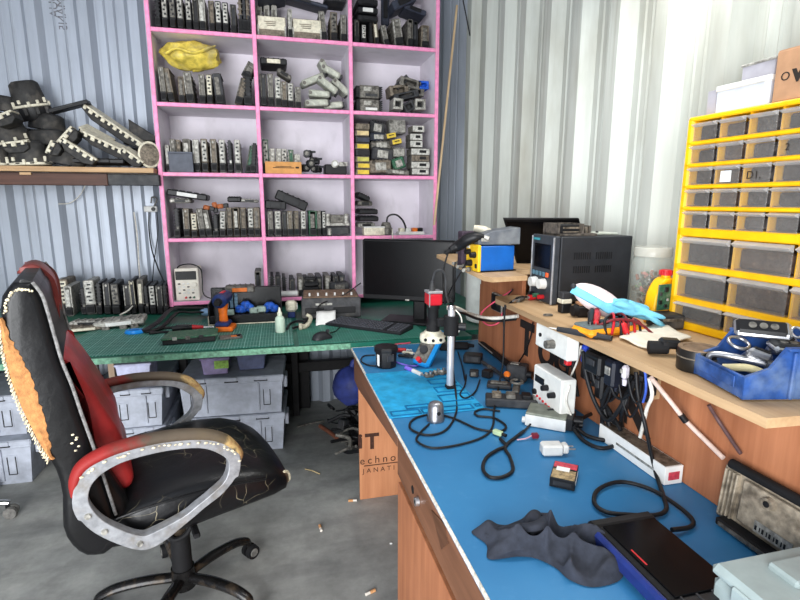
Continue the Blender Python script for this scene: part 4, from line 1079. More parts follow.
t = thing('metal_tag', 'small grey metal plate on the mat before the cordless drill', 'plate', (-0.211, 2.432, 0.774), 10)
MB().box((0, 0, .005), (.1, .055, .01), GREY, .002).build('plate', t); MB().box((.02, -.01, .0105), (.04, .02, .002), COPPER).build('sticker', t); MB().box((.035, -.0, .0105), (.02, .04, .002), DARK).build('edge', t)
# black parts tray with blue fittings
t = thing('parts_tray', 'black open parts case holding blue fittings on the desk below the pink unit', 'parts case', (-0.154, 2.704, 0.774), 0)
KB = PM('gloss_black_case', (18, 18, 20), .25, 0, .2, 14)
MB().box((0, .1, .006), (.37, .2, .012), KB, .002).box((0, .004, .025), (.37, .008, .05), KB, .002).box((-.181, .1, .055), (.008, .2, .11), KB, .002).box((.181, .1, .055), (.008, .2, .11), KB, .002).build('case', t)
MB().box((0, .185, .085), (.37, .03, .165), KB, .004).build('back_box', t)
MB().tube([(-.184, -.004, .0), (-.184, -.004, .05)], .003, CREAM, 6, 0).box((0, -.002, .004), (.37, .005, .005), CREAM).build('pale_edge', t)
FIT = PM('blue_fitting', (40, 86, 176), .35, 0, .25, 26); FIT2 = PM('pale_steel_blue', (120, 150, 170), .4, .2, .2, 30)
for k in range(3):
    b = MB()
    for q in range(5): b.box((0, .166, .065 + q * .02), (.015, .012, .016), FIT2, .002)
    b.box((0, .17, .105), (.017, .008, .1), FIT2)
    b.build('fitting_strip', t).location.x = -.105 + k * .024
for x, z, r_ in ((-.03, .065, .03), (-.005, .085, .026), (.015, .07, .022), (.12, .075, .028), (.145, .06, .024), (.1, .06, .02)):
    MB().lathe([(r_ * .5, -.02), (r_, -.012), (r_, .012), (r_ * .6, .022), (.001, .024)], FIT, 14).build('blue_fitting', t, loc=(x, .12, z - .01))
for x, z in ((.04, .05), (.075, .055), (-.09, .045)): MB().box((x, .1, z), (.05, .04, .03), PM('pale_fitting', (150, 170, 160), .4, 0, .2, 20), .005).build('pale_fitting', t)
slab('silver_module', 'flat silver module with a copper coil lying on the black parts case', 'control module', (-0.188, 2.9, 0.93), (.155, .09, .035), GREY, (0, 0, 0), None, COPPER)
# squeeze bottle
t = thing('squeeze_bottle', 'small translucent squeeze bottle with a pointed nozzle on the mat', 'bottle', (0.015, 2.493, 0.774))
SOFT = PM('milky_plastic', (186, 204, 186), .35, 0, .05, 10)
MB().lathe([(.022, 0), (.0235, .004), (.0235, .062), (.02, .074), (.010, .082), (.010, .086)], SOFT, 20).build('bottle_body', t, smooth=40)
MB().lathe([(.012, .083), (.012, .096), (.008, .1), (.0035, .122), (.001, .123)], PM('pale_cap', (206, 210, 190), .4), 16).build('nozzle', t, smooth=40)
t = thing('white_adapter', 'white cube adapter on a dark stub between the tray and the amplifier', 'adapter', (0.081, 2.834, 0.77))
MB().box((0, 0, .016), (.04, .05, .032), DBLUE, .004).build('stub', t); MB().box((0, 0, .063), (.06, .06, .06), CREAM, .012).build('cube', t); MB().cyl((.034, 0, .06), (.03, 0, .06), .018, WHITE, n=14).build('cap', t)
tag(MB().tube([(0.048, 2.524, 0.779), (0.066, 2.629, 0.779), (0.104, 2.689, 0.779), (0.14, 2.676, 0.78), (0.163, 2.699, 0.79), (0.125, 2.592, 0.779), (0.077, 2.538, 0.779)], .006, RUBBER, 7).build('coiled_cable', smooth=60), 'black coiled cable on the desk before the white cube adapter', 'cable')
t = thing('hose_fitting', 'beige curved hose fitting beside the white paper', 'fitting', (0.131, 2.527, 0.774))
BEI = PM('beige_plastic', (170, 164, 144), .5, 0, .2, 18)
MB().tube([(-.012, 0, .012), (.01, .01, .012), (.03, .02, .03), (.034, .02, .055), (.015, .02, .068)], [.014, .012, .011, .01, .008], BEI, 10, 6).build('elbow', t, smooth=60); MB().cyl((-.025, 0, .012), (-.01, 0, .012), .018, BEI, n=14).build('collar', t)
# old amplifier
t = thing('amplifier', 'old dark grey amplifier with a dusty brown top and pale push buttons', 'amplifier', (.292, 2.735, ZG), -4)
AMP = PM('amp_grey', (60, 60, 62), .55, 0, .2, 18, dust=((112, 108, 100), .4)); DUSTB = PM('dusty_brown', (120, 98, 80), .8, 0, .2, 22)
MB().box((0, .13, .062), (.315, .25, .105), AMP, .006).build('case', t)
MB().box((0, -.0, .062), (.32, .016, .11), AMP, .004).build('front_panel', t)
MB().box((0, .14, .117), (.30, .24, .006), DUSTB, .001).build('top_panel', t)
for k in range(6):
    MB().cyl((-.115 + .046 * k, .06, .12), (-.115 + .046 * k, .06, .136), .006, WHITE, .005, 10).build('push_button', t)
MB().box((-.04, -.01, .085), (.09, .004, .012), LGREY, .001).build('badge', t)
for x, w in ((-.09, .1), (.07, .12)): MB().box((x, -.01, .05), (w, .005, .035), BLACK, .002).build('slot', t)
for x in (-.13, .13): MB().cyl((x, .03, 0), (x, .03, .01), .012, BLACK, n=12).build('foot', t)
tag(MB().tube([(0.459, 2.75, 0.961), (0.374, 2.78, 0.897), (0.286, 2.74, 0.875), (0.228, 2.7, 0.858), (0.205, 2.69, 0.823)], .0035, RUBBER, 7).build('thin_cable', smooth=60), 'thin black cable lying across the amplifier top', 'cable')
# leaning paper
t = MB(); pc = ((0.194, 2.577, 0.774), (0.294, 2.598, 0.774), (0.309, 2.67, 0.827), (0.206, 2.67, 0.827))
rows_ = []
for i in range(7):
    u = i / 6; rw = []
    for j in range(7):
        v = j / 6
        p = (Vector(pc[0]) * (1 - u) + Vector(pc[1]) * u) * (1 - v) + (Vector(pc[3]) * (1 - u) + Vector(pc[2]) * u) * v
        p.y += .006 * math.sin(3 * u + 5 * v) + .012 * v * v; p.z += .002 * math.sin(7 * u)
        rw.append(tuple(p))
    rows_.append(rw)
t.loft(rows_, PAPER, closed=False, caps=False)
pp = t.build('paper_sheet', smooth=60); md = pp.modifiers.new('thickness', 'SOLIDIFY'); md.thickness = .0012
tag(pp, 'white crumpled paper leaning against the amplifier front', 'paper')
# keyboard
kc = [(0.232, 2.546, 0.774), (0.675, 2.43, 0.774), (0.568, 2.255, 0.774), (0.342, 2.681, 0.774)]
ka = math.degrees(math.atan2(kc[2][1] - kc[0][1], kc[2][0] - kc[0][0]))
t = thing('keyboard', 'black computer keyboard lying askew before the monitor', 'keyboard', ((kc[0][0] + kc[1][0]) / 2, (kc[0][1] + kc[1][1]) / 2 + .005, ZM), ka)
KL, KW = .435, .145
KEYB = PM('keyboard_black', (32, 33, 36), .5, 0, .1, 20); KEYT = PM('keycap_black', (66, 68, 74), .45, 0, .1, 30)
MB().prism([(-KW / 2, 0), (KW / 2, 0), (KW / 2, .022), (-KW / 2, .012)], -KL / 2, KL / 2, KEYB, 'YZ').build('tray', t, bevel=.002)
for r_ in range(6):
    b = MB(); y = -KW / 2 + .02 + r_ * .0205
    z = .0125 + (y + KW / 2) / KW * .0105
    x = -KL / 2 + .012
    cnt = 0
    while x < KL / 2 - .014:
        w = .0155
        if r_ == 0 and -.1 < x < .02: w = .11
        if abs(x - .118) > .006 and abs(x - .19) > .0: b.box((x + w / 2, y, z), (w, .0155, .008), KEYT, .0025, rot=(4, 0, 0))
        x += w + .0035
    o = b.build('key_row', t); o['kind'] = 'stuff'
t = thing('mouse', 'black computer mouse on the smaller green mat', 'computer mouse', (0.203, 2.324, 0.774), -62)
b = MB(); rings = []
for i in range(9):
    u = i / 8; y = -.052 + .104 * u
    w = .031 * (1 - (2 * u - 1) ** 4 * .55) * (.94 + .06 * math.cos(6.28 * u)); hh = .034 * (1 - abs(2 * u - .9) ** 2.4 * .8)
    if i in (0, 8): w *= .55; hh *= .7
    rings.append([(w * math.cos(a), y, max(0, hh * math.sin(a)) if math.sin(a) > 0 else 0.) for a in [2 * math.pi * k / 18 for k in range(18)]])
b.loft(rings, KEYB); b.build('mouse_shell', t, smooth=60)
MB().cyl((-.004, .03, .03), (.004, .03, .03), .009, DARK, n=14).build('scroll_wheel', t)
tag(MB().tube([(0.248, 2.408, 0.776), (0.28, 2.44, 0.776), (0.31, 2.517, 0.776)] + [(.40, 2.72, .778)], .0025, RUBBER, 6).build('mouse_cable', smooth=60), 'thin black cable running from the mouse behind the keyboard', 'cable')
# monitor
A = Vector((.458, 2.69, .895)); Bv = Vector((.863, 2.46, .895)); dirx = (Bv - A).normalized()
mw = .50; ang = math.degrees(math.atan2(dirx.y, dirx.x))
t = thing('monitor', 'black flat computer monitor switched off at the right end of the green desk', 'monitor', (A.x + dirx.x * mw / 2, A.y + dirx.y * mw / 2, ZG), ang)
SCR = PM('dark_screen', (9, 9, 11), .22, 0, .1, 6, spec=.15); BEZ = PM('monitor_bezel', (16, 16, 18), .4, 0, .1, 14, spec=.2)
MB().box((0, .018, .275), (mw, .036, .325), BEZ, .008).box((0, .045, .27), (mw * .7, .03, .2), BEZ, .012).build('housing', t)
MB().box((0, -.0012, .284), (mw - .024, .003, .285), SCR, .001).build('screen', t)
MB().box((0, -.001, .12), (.022, .003, .008), LGREY, .001).build('badge', t)
MB().box((.06, .04, .07), (.07, .035, .14), BEZ, .008).build('neck', t)
MB().prism([(-.13, -.07), (.13, -.07), (.13, .1), (-.13, .1)], .001, .016, BEZ).build('base', t, bevel=.004)
t = thing('white_roll', 'white plastic drum standing in the corner behind the wooden riser', 'drum', (1.09, 2.5, ZG))
MB().lathe([(.085, 0), (.10, .01), (.104, .03), (.104, .3), (.098, .31), (.001, .312)], PM('drum_white', (206, 210, 204), .4, 0, .06, 8), 28).build('drum_body', t, smooth=40); MB().lathe([(.105, .29), (.107, .3), (.107, .316), (.1, .32), (.001, .32)], WHITE, 28).build('lid', t, smooth=40)

# ---------------------------------------------------------------- under the desk
CR = PM('crate_grey', (180, 185, 197), .5, 0, .07, 8, dust=((110, 112, 118), .35))
def crate(x, y, z, w, d, h, label, yaw=0, cleats='end'):
    t = thing('storage_crate', label, 'storage crate', (x, y, z), yaw, 'grey lidded storage crates')
    b = MB()
    n = 4
    # tapered tub
    b.prism([(-w / 2 + .02, 0), (w / 2 - .02, 0), (w / 2 - .006, h * .86), (-w / 2 + .006, h * .86)], .012, d - .012, CR, 'XZ')
    for s in (-1, 1): b.box((s * w * .25, .008, h * .45), (.012, .014, h * .72), CR, .002)
    b.build('tub', t, bevel=.004)
    b = MB().box((0, d / 2, h * .86), (w, d, .02), CR, .004)
    b.box((0, d / 2, h * .93), (w + .006, d + .004, h * .13), CR, .006)
    b.build('lid', t)
    for x_ in (-w * .30, w * .0, w * .28):
        MB().box((x_, -.004, h * .94), (w * .11, .008, h * .10), CR, .002).box((x_, -.007, h * .885), (w * .13, .006, .006), DARK).build('hinge', t)
    for x_ in (w * .33, -w * .05 if w < .4 else -w * .36):
        b = MB()
        b.box((x_ - .018, .010, h * .42), (.004, .006, h * .4), DARK).box((x_ + .018, .010, h * .42), (.004, .006, h * .4), DARK).box((x_, .010, h * .22), (.036, .006, .004), DARK)
        b.box((x_, .013, h * .42), (.05, .006, h * .46), CR)
        b.build('grip_recess', t)
    MB().box((w / 2 + .006, d * .25, h * .74), (.022, .10, h * .3), CR, .004).build('side_handle', t)
crate(-.257, 2.822, 0, .56, .38, .225, 'lower of two wide grey crates stacked at the right under the desk', -3.5)
crate(-.257, 2.822, .226, .56, .38, .225, 'upper of two wide grey crates stacked at the right under the desk', -3.5)
crate(-.785, 2.80, 0, .36, .5, .215, 'lower crate of the middle stack seen past the chair armrest', 0)
crate(-.785, 2.80, .216, .36, .5, .215, 'upper crate of the middle stack under the white plastic tub', 0)
crate(-1.50, 2.74, 0, .56, .4, .235, 'lower crate of the far left stack beside the swivel chair foot', 0)
crate(-1.52, 2.80, .236, .56, .4, .215, 'upper crate of the far left stack in shadow behind the chair back', 0)
CLP = CLEAR('cloudy_plastic', (206, 206, 226), .75, .3); PURP = PM('lilac_plastic', (150, 136, 176), .4, 0, .15, 10)
def tub(x, y, z, w, d, h, m, label, lab=None):
    t = thing('plastic_tub', label, 'plastic tub', (x, y, z), 0)
    MB().prism([(-w * .42, 0), (w * .42, 0), (w * .5, h), (-w * .5, h)], 0, d, m, 'XZ').build('tub_body', t, bevel=.006)
    MB().box((0, d / 2, h), (w * 1.06, d * 1.05, .012), m, .004).build('lid', t)
    if lab: MB().box((w * .22, -.002, h * .62), (w * .5, .004, h * .5), lab, .001).build('label_sticker', t)
tub(-.745, 2.83, .44, .17, .2, .115, PM('pale_lilac_tub', (196, 198, 226), .4, 0, .1, 10), 'pale lilac plastic tub on the middle crates under the desk')
tub(-.34, 2.86, .46, .15, .2, .09, PURP, 'lilac plastic tub with a green label on the right crates', PM('lime_label', (150, 190, 90), .6, 0, .2, 30))
tub(-.15, 2.9, .46, .16, .2, .085, PM('slate_blue_tub', (96, 104, 136), .4, 0, .12, 10), 'slate blue plastic tub on the right crates beside the lilac one')
t = thing('grey_board', 'speckled grey board standing between the chair and the middle crates', 'board', (-.985, 2.92, 0)); MB().box((0, 0, .37), (.10, .03, .735), PM('speckled_board', (104, 98, 94), .8, 0, .4, 40), .002).build('panel', t); MB().box((0, -.017, .69), (.1, .006, .03), PM('rusty_paint', (120, 66, 56), .8, 0, .3, 30)).build('painted_band', t)
t = thing('wood_post', 'thin wooden post standing left of the lilac tub under the desk', 'post', (-.865, 2.9, 0)); MB().box((0, 0, .365), (.03, .03, .725), WOOD('pale_post', (150, 126, 104), (190, 168, 144), 'Z'), .002).build('post', t); MB().box((0, 0, .733), (.05, .05, .010), STEELK).build('cap', t)
# heap of scrap and a blue bag by the wooden end panel
r_ = random.Random(11)
b = MB(); base = (0.406, 2.828, 0.0)
for k in range(26):
    x = base[0] + r_.uniform(-.10, .12); y = base[1] + r_.uniform(-.25, .16); z = r_.uniform(.02, .2) * (1 - abs(x - base[0]) * 2)
    q = Vector((r_.uniform(-.1, .1), r_.uniform(-.1, .1), r_.uniform(-.06, .08)))
    p0 = Vector((x, y, max(.012, z)))
    b.tube([p0 - q, p0 + Vector((r_.uniform(-.04, .04), 0, r_.uniform(0, .04))), p0 + q * .9 + Vector((0, 0, .02))], r_.uniform(.004, .012), r_.choice((BLACK, STEELK, DARK, GREY, BLACK)), 7, 4)
for k in range(8):
    b.box((base[0] + r_.uniform(-.08, .1), base[1] + r_.uniform(-.1, .2), r_.uniform(.03, .13)), (r_.uniform(.04, .12), r_.uniform(.04, .1), r_.uniform(.03, .08)), r_.choice((BLACK, STEELK, DARK)), .004, rot=(r_.uniform(-30, 30), r_.uniform(-30, 30), r_.uniform(0, 90)))
o = b.build('tangled_scrap', smooth=40); o['kind'] = 'stuff'; tag(o, 'tangled heap of black scrap on the floor by the wooden end panel', 'scrap heap')
t = thing('blue_bag', 'round dark blue bag resting on the scrap heap beside the wooden end panel', 'bag', (0.367, 2.52, 0.461))
lump((0, 0, 0), .1, .1, .105, PM('dark_blue_cloth', (38, 48, 104), .6, 0, .2, 8), 5, .08, 22).build('bag_body', t, smooth=60); MB().tube([(0, 0, .1), (.01, 0, .125), (.03, 0, .13)], .014, PM('dark_blue_cloth', (38, 48, 104)), 8).build('bag_knot', t, smooth=60)
def stick(a, c, r_, m, label, name, cat):
    t = MB().tube([a, [(a[i] + c[i]) / 2 + (.004 if i == 2 else 0) for i in range(3)], c], r_, m, 8, 3).build(name, smooth=60); return tag(t, label, cat)
stick((0.235, 3.025, 0.02), (0.318, 2.835, 0.02), .013, WOOD('red_stick', (110, 66, 50), (150, 96, 76), 'X'), 'short reddish wooden stick on the floor before the scrap heap', 'wood_stick', 'stick')
stick((0.095, 3.071, 0.008), (0.269, 3.121, 0.008), .007, GREY, 'thin grey rod on the floor under the desk', 'metal_rod', 'rod')
stick((0.112, 2.545, 0.004), (0.185, 2.475, 0.004), .003, WOOD('straw', (170, 150, 110), (206, 186, 140), 'X'), 'pale straw on the floor right of the chair seat', 'straw', 'straw')
STUB = PM('cigarette_paper', (226, 218, 206), .9, 0, .06, 40); FILT = PM('filter_tan', (206, 150, 100), .9, 0, .15, 60)
def butt(p, yaw, label):
    t = thing('cigarette_butt', label, 'cigarette butt', p, yaw, 'cigarette butts on the floor')
    MB().cyl((-.0, 0, .006), (.022, 0, .006), .0058, FILT, n=12).build('filter', t); MB().cyl((-.018, 0, .006), (0, 0, .006), .0056, STUB, .005, 12).build('paper_stub', t)
butt((0.315, 2.193, 0.0), 170, 'cigarette butt on the floor by the foot of the wooden end panel')
butt((0.146, 2.017, -0.0), 95, 'cigarette butt standing out in the middle of the bare floor')
butt((0.286, 1.6, 0.0), 20, 'cigarette butt on the floor nearest the camera beside the drawer unit')
tag(MB().box((0, 0, .003), (.012, .009, .006), WHITE, .002).build('paper_crumb', loc=(0.422, 1.851, 0.0)), 'tiny white crumb on the floor beside the drawer unit', 'crumb')

# ---------------------------------------------------------------- blue-topped workbench along the right wall
PLYR = WOOD('reddish_plywood', (146, 90, 60), (184, 122, 86), 'Z', .7)
PLYD = WOOD('brown_plywood', (92, 60, 42), (134, 92, 68), 'Y', .7)
PLYL = WOOD('pale_plank', (176, 142, 104), (210, 178, 138), 'Y', .8)
def blue_top():
    t = NT('blue_laminate')
    c = t.ramp(t.noise(2.2, 5), [(.3, lin((44, 110, 158))), (.7, lin((60, 130, 178)))])
    k = t.math('MULTIPLY', t.ramp(t.noise(26, 5), [(.6, (0, 0, 0, 1)), (.74, (1, 1, 1, 1))]), .22)
    t.col(t.mix(k, c, lin((92, 148, 190)))); return t.set(.4)
BLUE = blue_top(); CYAN = PM('cyan_silicone', (36, 152, 200), .6, 0, .12, 10, .1, dust=((60, 150, 180), .35)); CYAND = PM('cyan_silicone_groove', (8, 104, 150), .7, 0, .1, 10)
ZB = .75
XB = .325
bench = thing('workbench', 'blue-topped wooden workbench with a drawer unit along the right wall', 'workbench', (.7, 1.2, 0))
def bp(b, n, par=None): return b.build(n, par or bench, loc=(0, 0, 0) if par else (-.7, -1.2, 0))
bp(MB().box((XB + .45, 1.22, ZB - .010), (.9, 2.0, .018), BLUE, .001), 'top')
bp(MB().box((XB - .001, 1.22, ZB - .006), (.004, 2.0, .011), PM('chipped_white_edge', (206, 200, 188), .6, 0, .2, 40), .001).box((XB + .45, 2.221, ZB - .006), (.9, .004, .011), PM('chipped_white_edge', (206, 200, 188))), 'edge_strip')
bp(MB().prism([(2.2, .732), (2.2, .605), (2.1, .60), (1.37, .685), (1.37, .732)], XB + .006, XB + .022, PLYD, 'YZ'), 'apron')
# drawer unit
sd = bp(MB().box((XB + .25, 1.362, .365), (.46, .016, .73), PLYR, .001), 'side_panel')
bp(MB().box((XB + .25, .30, .365), (.46, .016, .73), PLYR, .001).box((XB + .25, .83, .05), (.44, 1.05, .016), PLYR), 'carcass')
dr = bp(MB().box((XB + .014, .83, .667), (.018, 1.06, .128), PLYD, .002), 'drawer_front')
MB().cyl((XB + .004, 1.129, .655), (XB - .006, 1.129, .655), .012, CHROME, .011, 18).cyl((XB - .006, 1.129, .655), (XB - .0068, 1.129, .655), .004, BLACK, n=10).build('lock', dr)
MB().cyl((XB + .006, 1.187, .653), (XB + .0035, 1.187, .653), .011, MATTE, n=16).build('finger_hole', dr)
MB().prism([(1.02 , .70), (.945 , .652), (.90 , .70), (.93 , .725)], XB + .003, XB + .0055, WOOD('bare_splinter', (70, 44, 30), (104, 70, 50), 'Y'), 'YZ').build('splintered_patch', dr)
door = bp(MB().box((XB + .014, 1.10, .33), (.018, .51, .50), PLYR, .002), 'door')
bp(MB().box((XB + .014, .575, .33), (.018, .53, .50), PLYR, .002), 'door')
bp(MB().box((XB + .03, .83, .59), (.01, 1.04, .03), MATTE), 'drawer_gap')
# far end panel with painted letters
ep = bp(MB().box((.63, 2.205, .306), (.56, .016, .61), WOOD('orange_plywood', (172, 112, 76), (204, 142, 102), 'Z', .7), .001), 'end_panel')
LET = PM('dark_painted_letters', (66, 40, 30), .8, 0, .2, 30)
def on_panel(x, z): return (x, 2.1962, z)
fx = lambda x, z: frame(on_panel(x, z), (1, 0, 0), (0, 0, 1))
wr = writing('painted_letters', 'T', .105, LET, ep, fx(0.41, 0.292), bold=.004)
writing('painted_letters', 'i', .10, LET, ep, fx(0.354, 0.299), bold=.004)
writing('painted_letters', 'echno', .052, LET, ep, fx(0.438, 0.199), space=1.45)
writing('painted_letters', 'JANATI', .033, LET, ep, fx(0.442, 0.147), space=1.6)
MB().box((.63, 2.196, 0.174), (.52, .002, .004), LET).build('painted_line', ep)

# long plywood riser with two plank levels
riser = thing('shelf_riser', 'plywood riser with raised pale planks standing along the back of the workbench', 'shelf', (.95, 1.3, ZB))
def rp(b, n): return b.build(n, riser, loc=(-.95, -1.3, -ZB))
ZP = 1.048; ZS = 1.148
rp(MB().box((.923, 1.12, .89), (.016, 2.09, .28), PLYR, .001), 'front_panel')
rp(MB().box((.923, 1.955, 1.08), (.016, .40, .10), PLYR, .001), 'step_panel')
rp(MB().box((1.07, .60, .889), (.28, .016, .277), PLYR, .001), 'end_panel')
rp(MB().box((1.07, 2.158, .94), (.28, .016, .376), PLYR, .001), 'end_panel')
rp(MB().prism([(.786, .628), (1.22, .60), (1.235, 1.80), (.815, 1.775), (.795, 1.73)], ZP - .019, ZP - .001, PLYL), 'plank')
rp(MB().prism([(.705, 1.635), (.72, 1.60), (.86, 1.615), (.872, 1.75), (1.18, 1.76), (1.18, 2.40), (.80, 2.40), (.775, 2.385)], ZS - .018, ZS - .001, PLYL), 'step_plank')
rp(MB().box((.905, 1.09, .975), (.02, .16, .11), PLYL, .001), 'patch_board')

fr_ = riser.children[0]
for ch, y, z, sz in (('T', 1.70, .885, .17), ('O', 1.555, .872, .13), ('C', 1.455, .87, .12), ('K', 1.10, .865, .17)):
    w_ = writing('painted_letters', ch, sz, PM('black_sign_paint', (34, 28, 26), .7, 0, .2, 30), fr_, frame((.9145, y, z), (0, -1, 0), (0, 0, 1)), bold=.008)

# cyan silicone repair mat
t = thing('silicone_mat', 'cyan silicone repair mat with moulded trays on the blue bench', 'repair mat', (.478, 1.635, ZB), 0)
MB().box((0, 0, .0015), (.315, .42, .003), CYAN, .001).build('mat_sheet', t)
def tray(x, y, w, d):
    MB().ring([(x - w / 2, y - d / 2), (x + w / 2, y - d / 2), (x + w / 2, y + d / 2), (x - w / 2, y + d / 2)], [(x - w / 2 + .004, y - d / 2 + .004), (x + w / 2 - .004, y - d / 2 + .004), (x + w / 2 - .004, y + d / 2 - .004), (x - w / 2 + .004, y + d / 2 - .004)], .003, .006, CYAND, 'XY').build('tray_rim', t)
tray(-.10, -.185, .095, .036); tray(-.03, -.185, .035, .036); tray(.06, -.185, .125, .036)
tray(.10, -.02, .10, .05); tray(.10, .06, .10, .05); tray(.10, .14, .10, .05); tray(.095, -.10, .11, .06); tray(-.05, -.145, .08, .028)
for k in range(3): tray(.142, -.18 + .0, .02, .022) if k == 0 else None

# black lidded can
t = thing('lidded_can', 'black octagonal lidded can at the far left of the blue bench', 'can', (0.42, 1.927, 0.75), 12)
b = MB(); b.lathe([(.040, 0), (.042, .004), (.046, .062), (.0455, .066)], BLACK, 8); b.build('can_body', t, smooth=20)
b = MB(); b.lathe([(.050, .066), (.051, .07), (.051, .078), (.046, .084), (.03, .088), (.001, .089)], BLACK, 8); b.build('lid', t, smooth=20)
MB().box((-.042, -.018, .035), (.004, .016, .045), PAPER, .001).build('sticker', t); MB().box((0, -.043, .045), (.03, .006, .03), DARK, .002).build('catch', t)
tag(MB().tube([(0.403, 2.073, 0.754), (0.355, 2.07, 0.754), (0.331, 2.004, 0.754), (0.349, 1.945, 0.754), (0.378, 1.925, 0.754)], .003, RUBBER, 6).build('cable_loop', smooth=60), 'black cable loop beside the lidded can', 'cable')
# pen
a_, c_ = ((0.487, 1.867, 0.758), (0.536, 1.744, 0.757))
t = thing('soldering_pen', 'white and purple pen lying on the far edge of the cyan mat', 'pen', a_); v = Vector(c_) - Vector(a_)
MB().cyl((0, 0, 0), v * .35, .008, PM('violet_plastic', (120, 100, 200), .4), .0085, 12).build('grip', t); MB().cyl(v * .35, v * .75, .0085, WHITE, .008, 12).build('barrel', t); MB().cyl(v * .75, v, .006, CHROME, .002, 12).build('tip', t)
# loose clips behind the meter
t = thing('crocodile_clip', 'red crocodile clip with pink wire beside the leaning meter', 'clip', (0.523, 2.094, 0.762), -20)
MB().box((0, 0, 0), (.05, .018, .018), REDP, .006).build('grip', t); MB().box((.035, 0, -.002), (.03, .01, .012), CHROME, .002).build('jaw', t)
t = thing('crocodile_clip', 'cream crocodile clip in front of the red one', 'clip', (0.543, 2.049, 0.76), -35)
MB().box((0, 0, 0), (.055, .016, .014), CREAM, .005).build('grip', t); MB().box((.035, 0, 0), (.025, .01, .01), CHROME, .002).build('jaw', t)
tag(MB().tube([(0.475, 2.179, 0.755), (0.535, 2.215, 0.755), (0.588, 2.22, 0.755), (0.625, 2.247, 0.755)], .003, PINKP, 6).build('pink_wire', smooth=60), 'pink wire running behind the lidded can', 'wire')
tag(MB().tube([(0.467, 1.954, 0.755), (0.497, 1.906, 0.755), (0.529, 1.886, 0.755), (0.56, 1.905, 0.755)], .003, PM('violet_plastic', (120, 100, 200)), 6).build('violet_wire', smooth=60), 'violet wire lying in front of the leaning meter', 'wire')
t = thing('test_clip', 'black test clip lying at the foot of the leaning meter', 'clip', (0.528, 2.007, 0.756), -30)
MB().box((0, 0, .004), (.08, .014, .012), BLACK, .004).build('body', t); MB().box((.0, .0, .012), (.02, .016, .008), DARK, .002).build('catch', t)

# microscope camera on a pole
px0, py0 = .585, 1.625
t = thing('microscope_camera', 'red microscope camera with a cream light ring held on a silver pole over the bench', 'microscope', (px0, py0, ZB + .003), 0)
MB().cyl((0, 0, .012), (0, 0, .30), .0125, PM('bright_pole', (206, 206, 210), .3, .5, .04, 10), n=18).box((0, 0, .006), (.03, .03, .012), MATTE, .003).build('pole', t)
MB().cyl((0, 0, .285), (0, 0, .30), .0145, CHROME, .013, 18).build('pole_cap', t)
cx, cy = (0.543, 1.7)
cx -= px0; cy -= py0
MB().cyl((0, 0, .195), (0, 0, .262), .026, MATTE, n=20).box((cx / 2, cy / 2, .232), (abs(cx) * .9, .025, .03), MATTE, .004).cyl((.024, -.01, .225), (.046, -.02, .225), .014, BLACK, n=16).build('focus_arm', t)
MB().lathe([(.03, .165), (.046, .168), (.048, .178), (.046, .192), (.034, .2), (.028, .206)], CREAM, 24, (cx, cy, -.012)).build('light_ring', t, smooth=40)
for k in range(4):
    a = R(-40 - 33 * k); MB().cyl((cx + .044 * math.cos(a), cy + .044 * math.sin(a), .169), (cx + .051 * math.cos(a), cy + .051 * math.sin(a), .169), .0055, MATTE, n=10).build('ring_screw', t)
MB().lathe([(.024, .206), (.024, .228), (.019, .234), (.016, .25), (.019, .258), (.019, .282), (.022, .288), (.022, .30)], MATTE, 20, (cx, cy, -.012)).build('lens', t, smooth=40)
MB().box((cx, cy, .310), (.052, .05, .042), PM('red_anodised', (188, 30, 44), .35, .1, .08, 12), .004).build('camera_body', t)
MB().box((cx, cy, .3355), (.054, .052, .009), SILVER, .002).box((cx - .022, cy - .026, .310), (.004, .002, .05), SILVER).build('camera_trim', t)
MB().cyl((cx - .005, cy, .340), (cx - .005, cy, .373), .012, DARK, .006, 14).build('cable_boot', t)
MB().tube([(cx - .005, cy, .373), (cx + .005, cy, .405), (cx + .03, cy, .41), (cx + .045, cy, .38), (cx + .046, cy, .33), (cx + .06, cy + .01, .29)], .004, DARK, 8).build('camera_cable', t, smooth=60)
MB().tube([(.012, 0, .285), (.03, -.01, .26), (.034, -.01, .23), (.02, -.01, .2)], .0025, WCABLE, 6).build('lead', t, smooth=60)
# meter leaning under the ring
t = thing('leaning_meter', 'blue and grey hand meter leaning against the microscope pole', 'meter', (0.551, 1.89, 0.752))
t.rotation_euler = (R(-38), R(10), R(-48)); t.scale = (1.25, 1.25, 1.25)
MB().box((0, 0, .068), (.062, .028, .135), PM('cyan_blue_rubber', (24, 132, 200), .5, 0, .1, 12), .008).build('rubber_shell', t)
MB().box((-.004, -.012, .07), (.05, .012, .118), GREY, .003).build('face', t)
MB().box((-.004, -.0185, .098), (.04, .002, .04), DARK, .001).build('display', t)
MB().cyl((-.004, -.017, .05), (-.004, -.024, .05), .014, DARK, n=18).build('dial', t)
MB().cyl((.0, -.016, .012), (-.0, -.036, .012), .008, REDP, n=12).build('red_plug', t)
t = thing('black_pouch', 'flat black hand tool lying behind the silver pole', 'tool', (0.771, 2.086, 0.752), -18)
MB().box((0, 0, .016), (.13, .04, .03), MATTE, .01).box((-.05, -.012, .016), (.04, .03, .04), BLACK, .006).build('tool_body', t); MB().cyl((.06, 0, .018), (.085, .0, .016), .01, BLACK, .007, 12).build('nose', t)
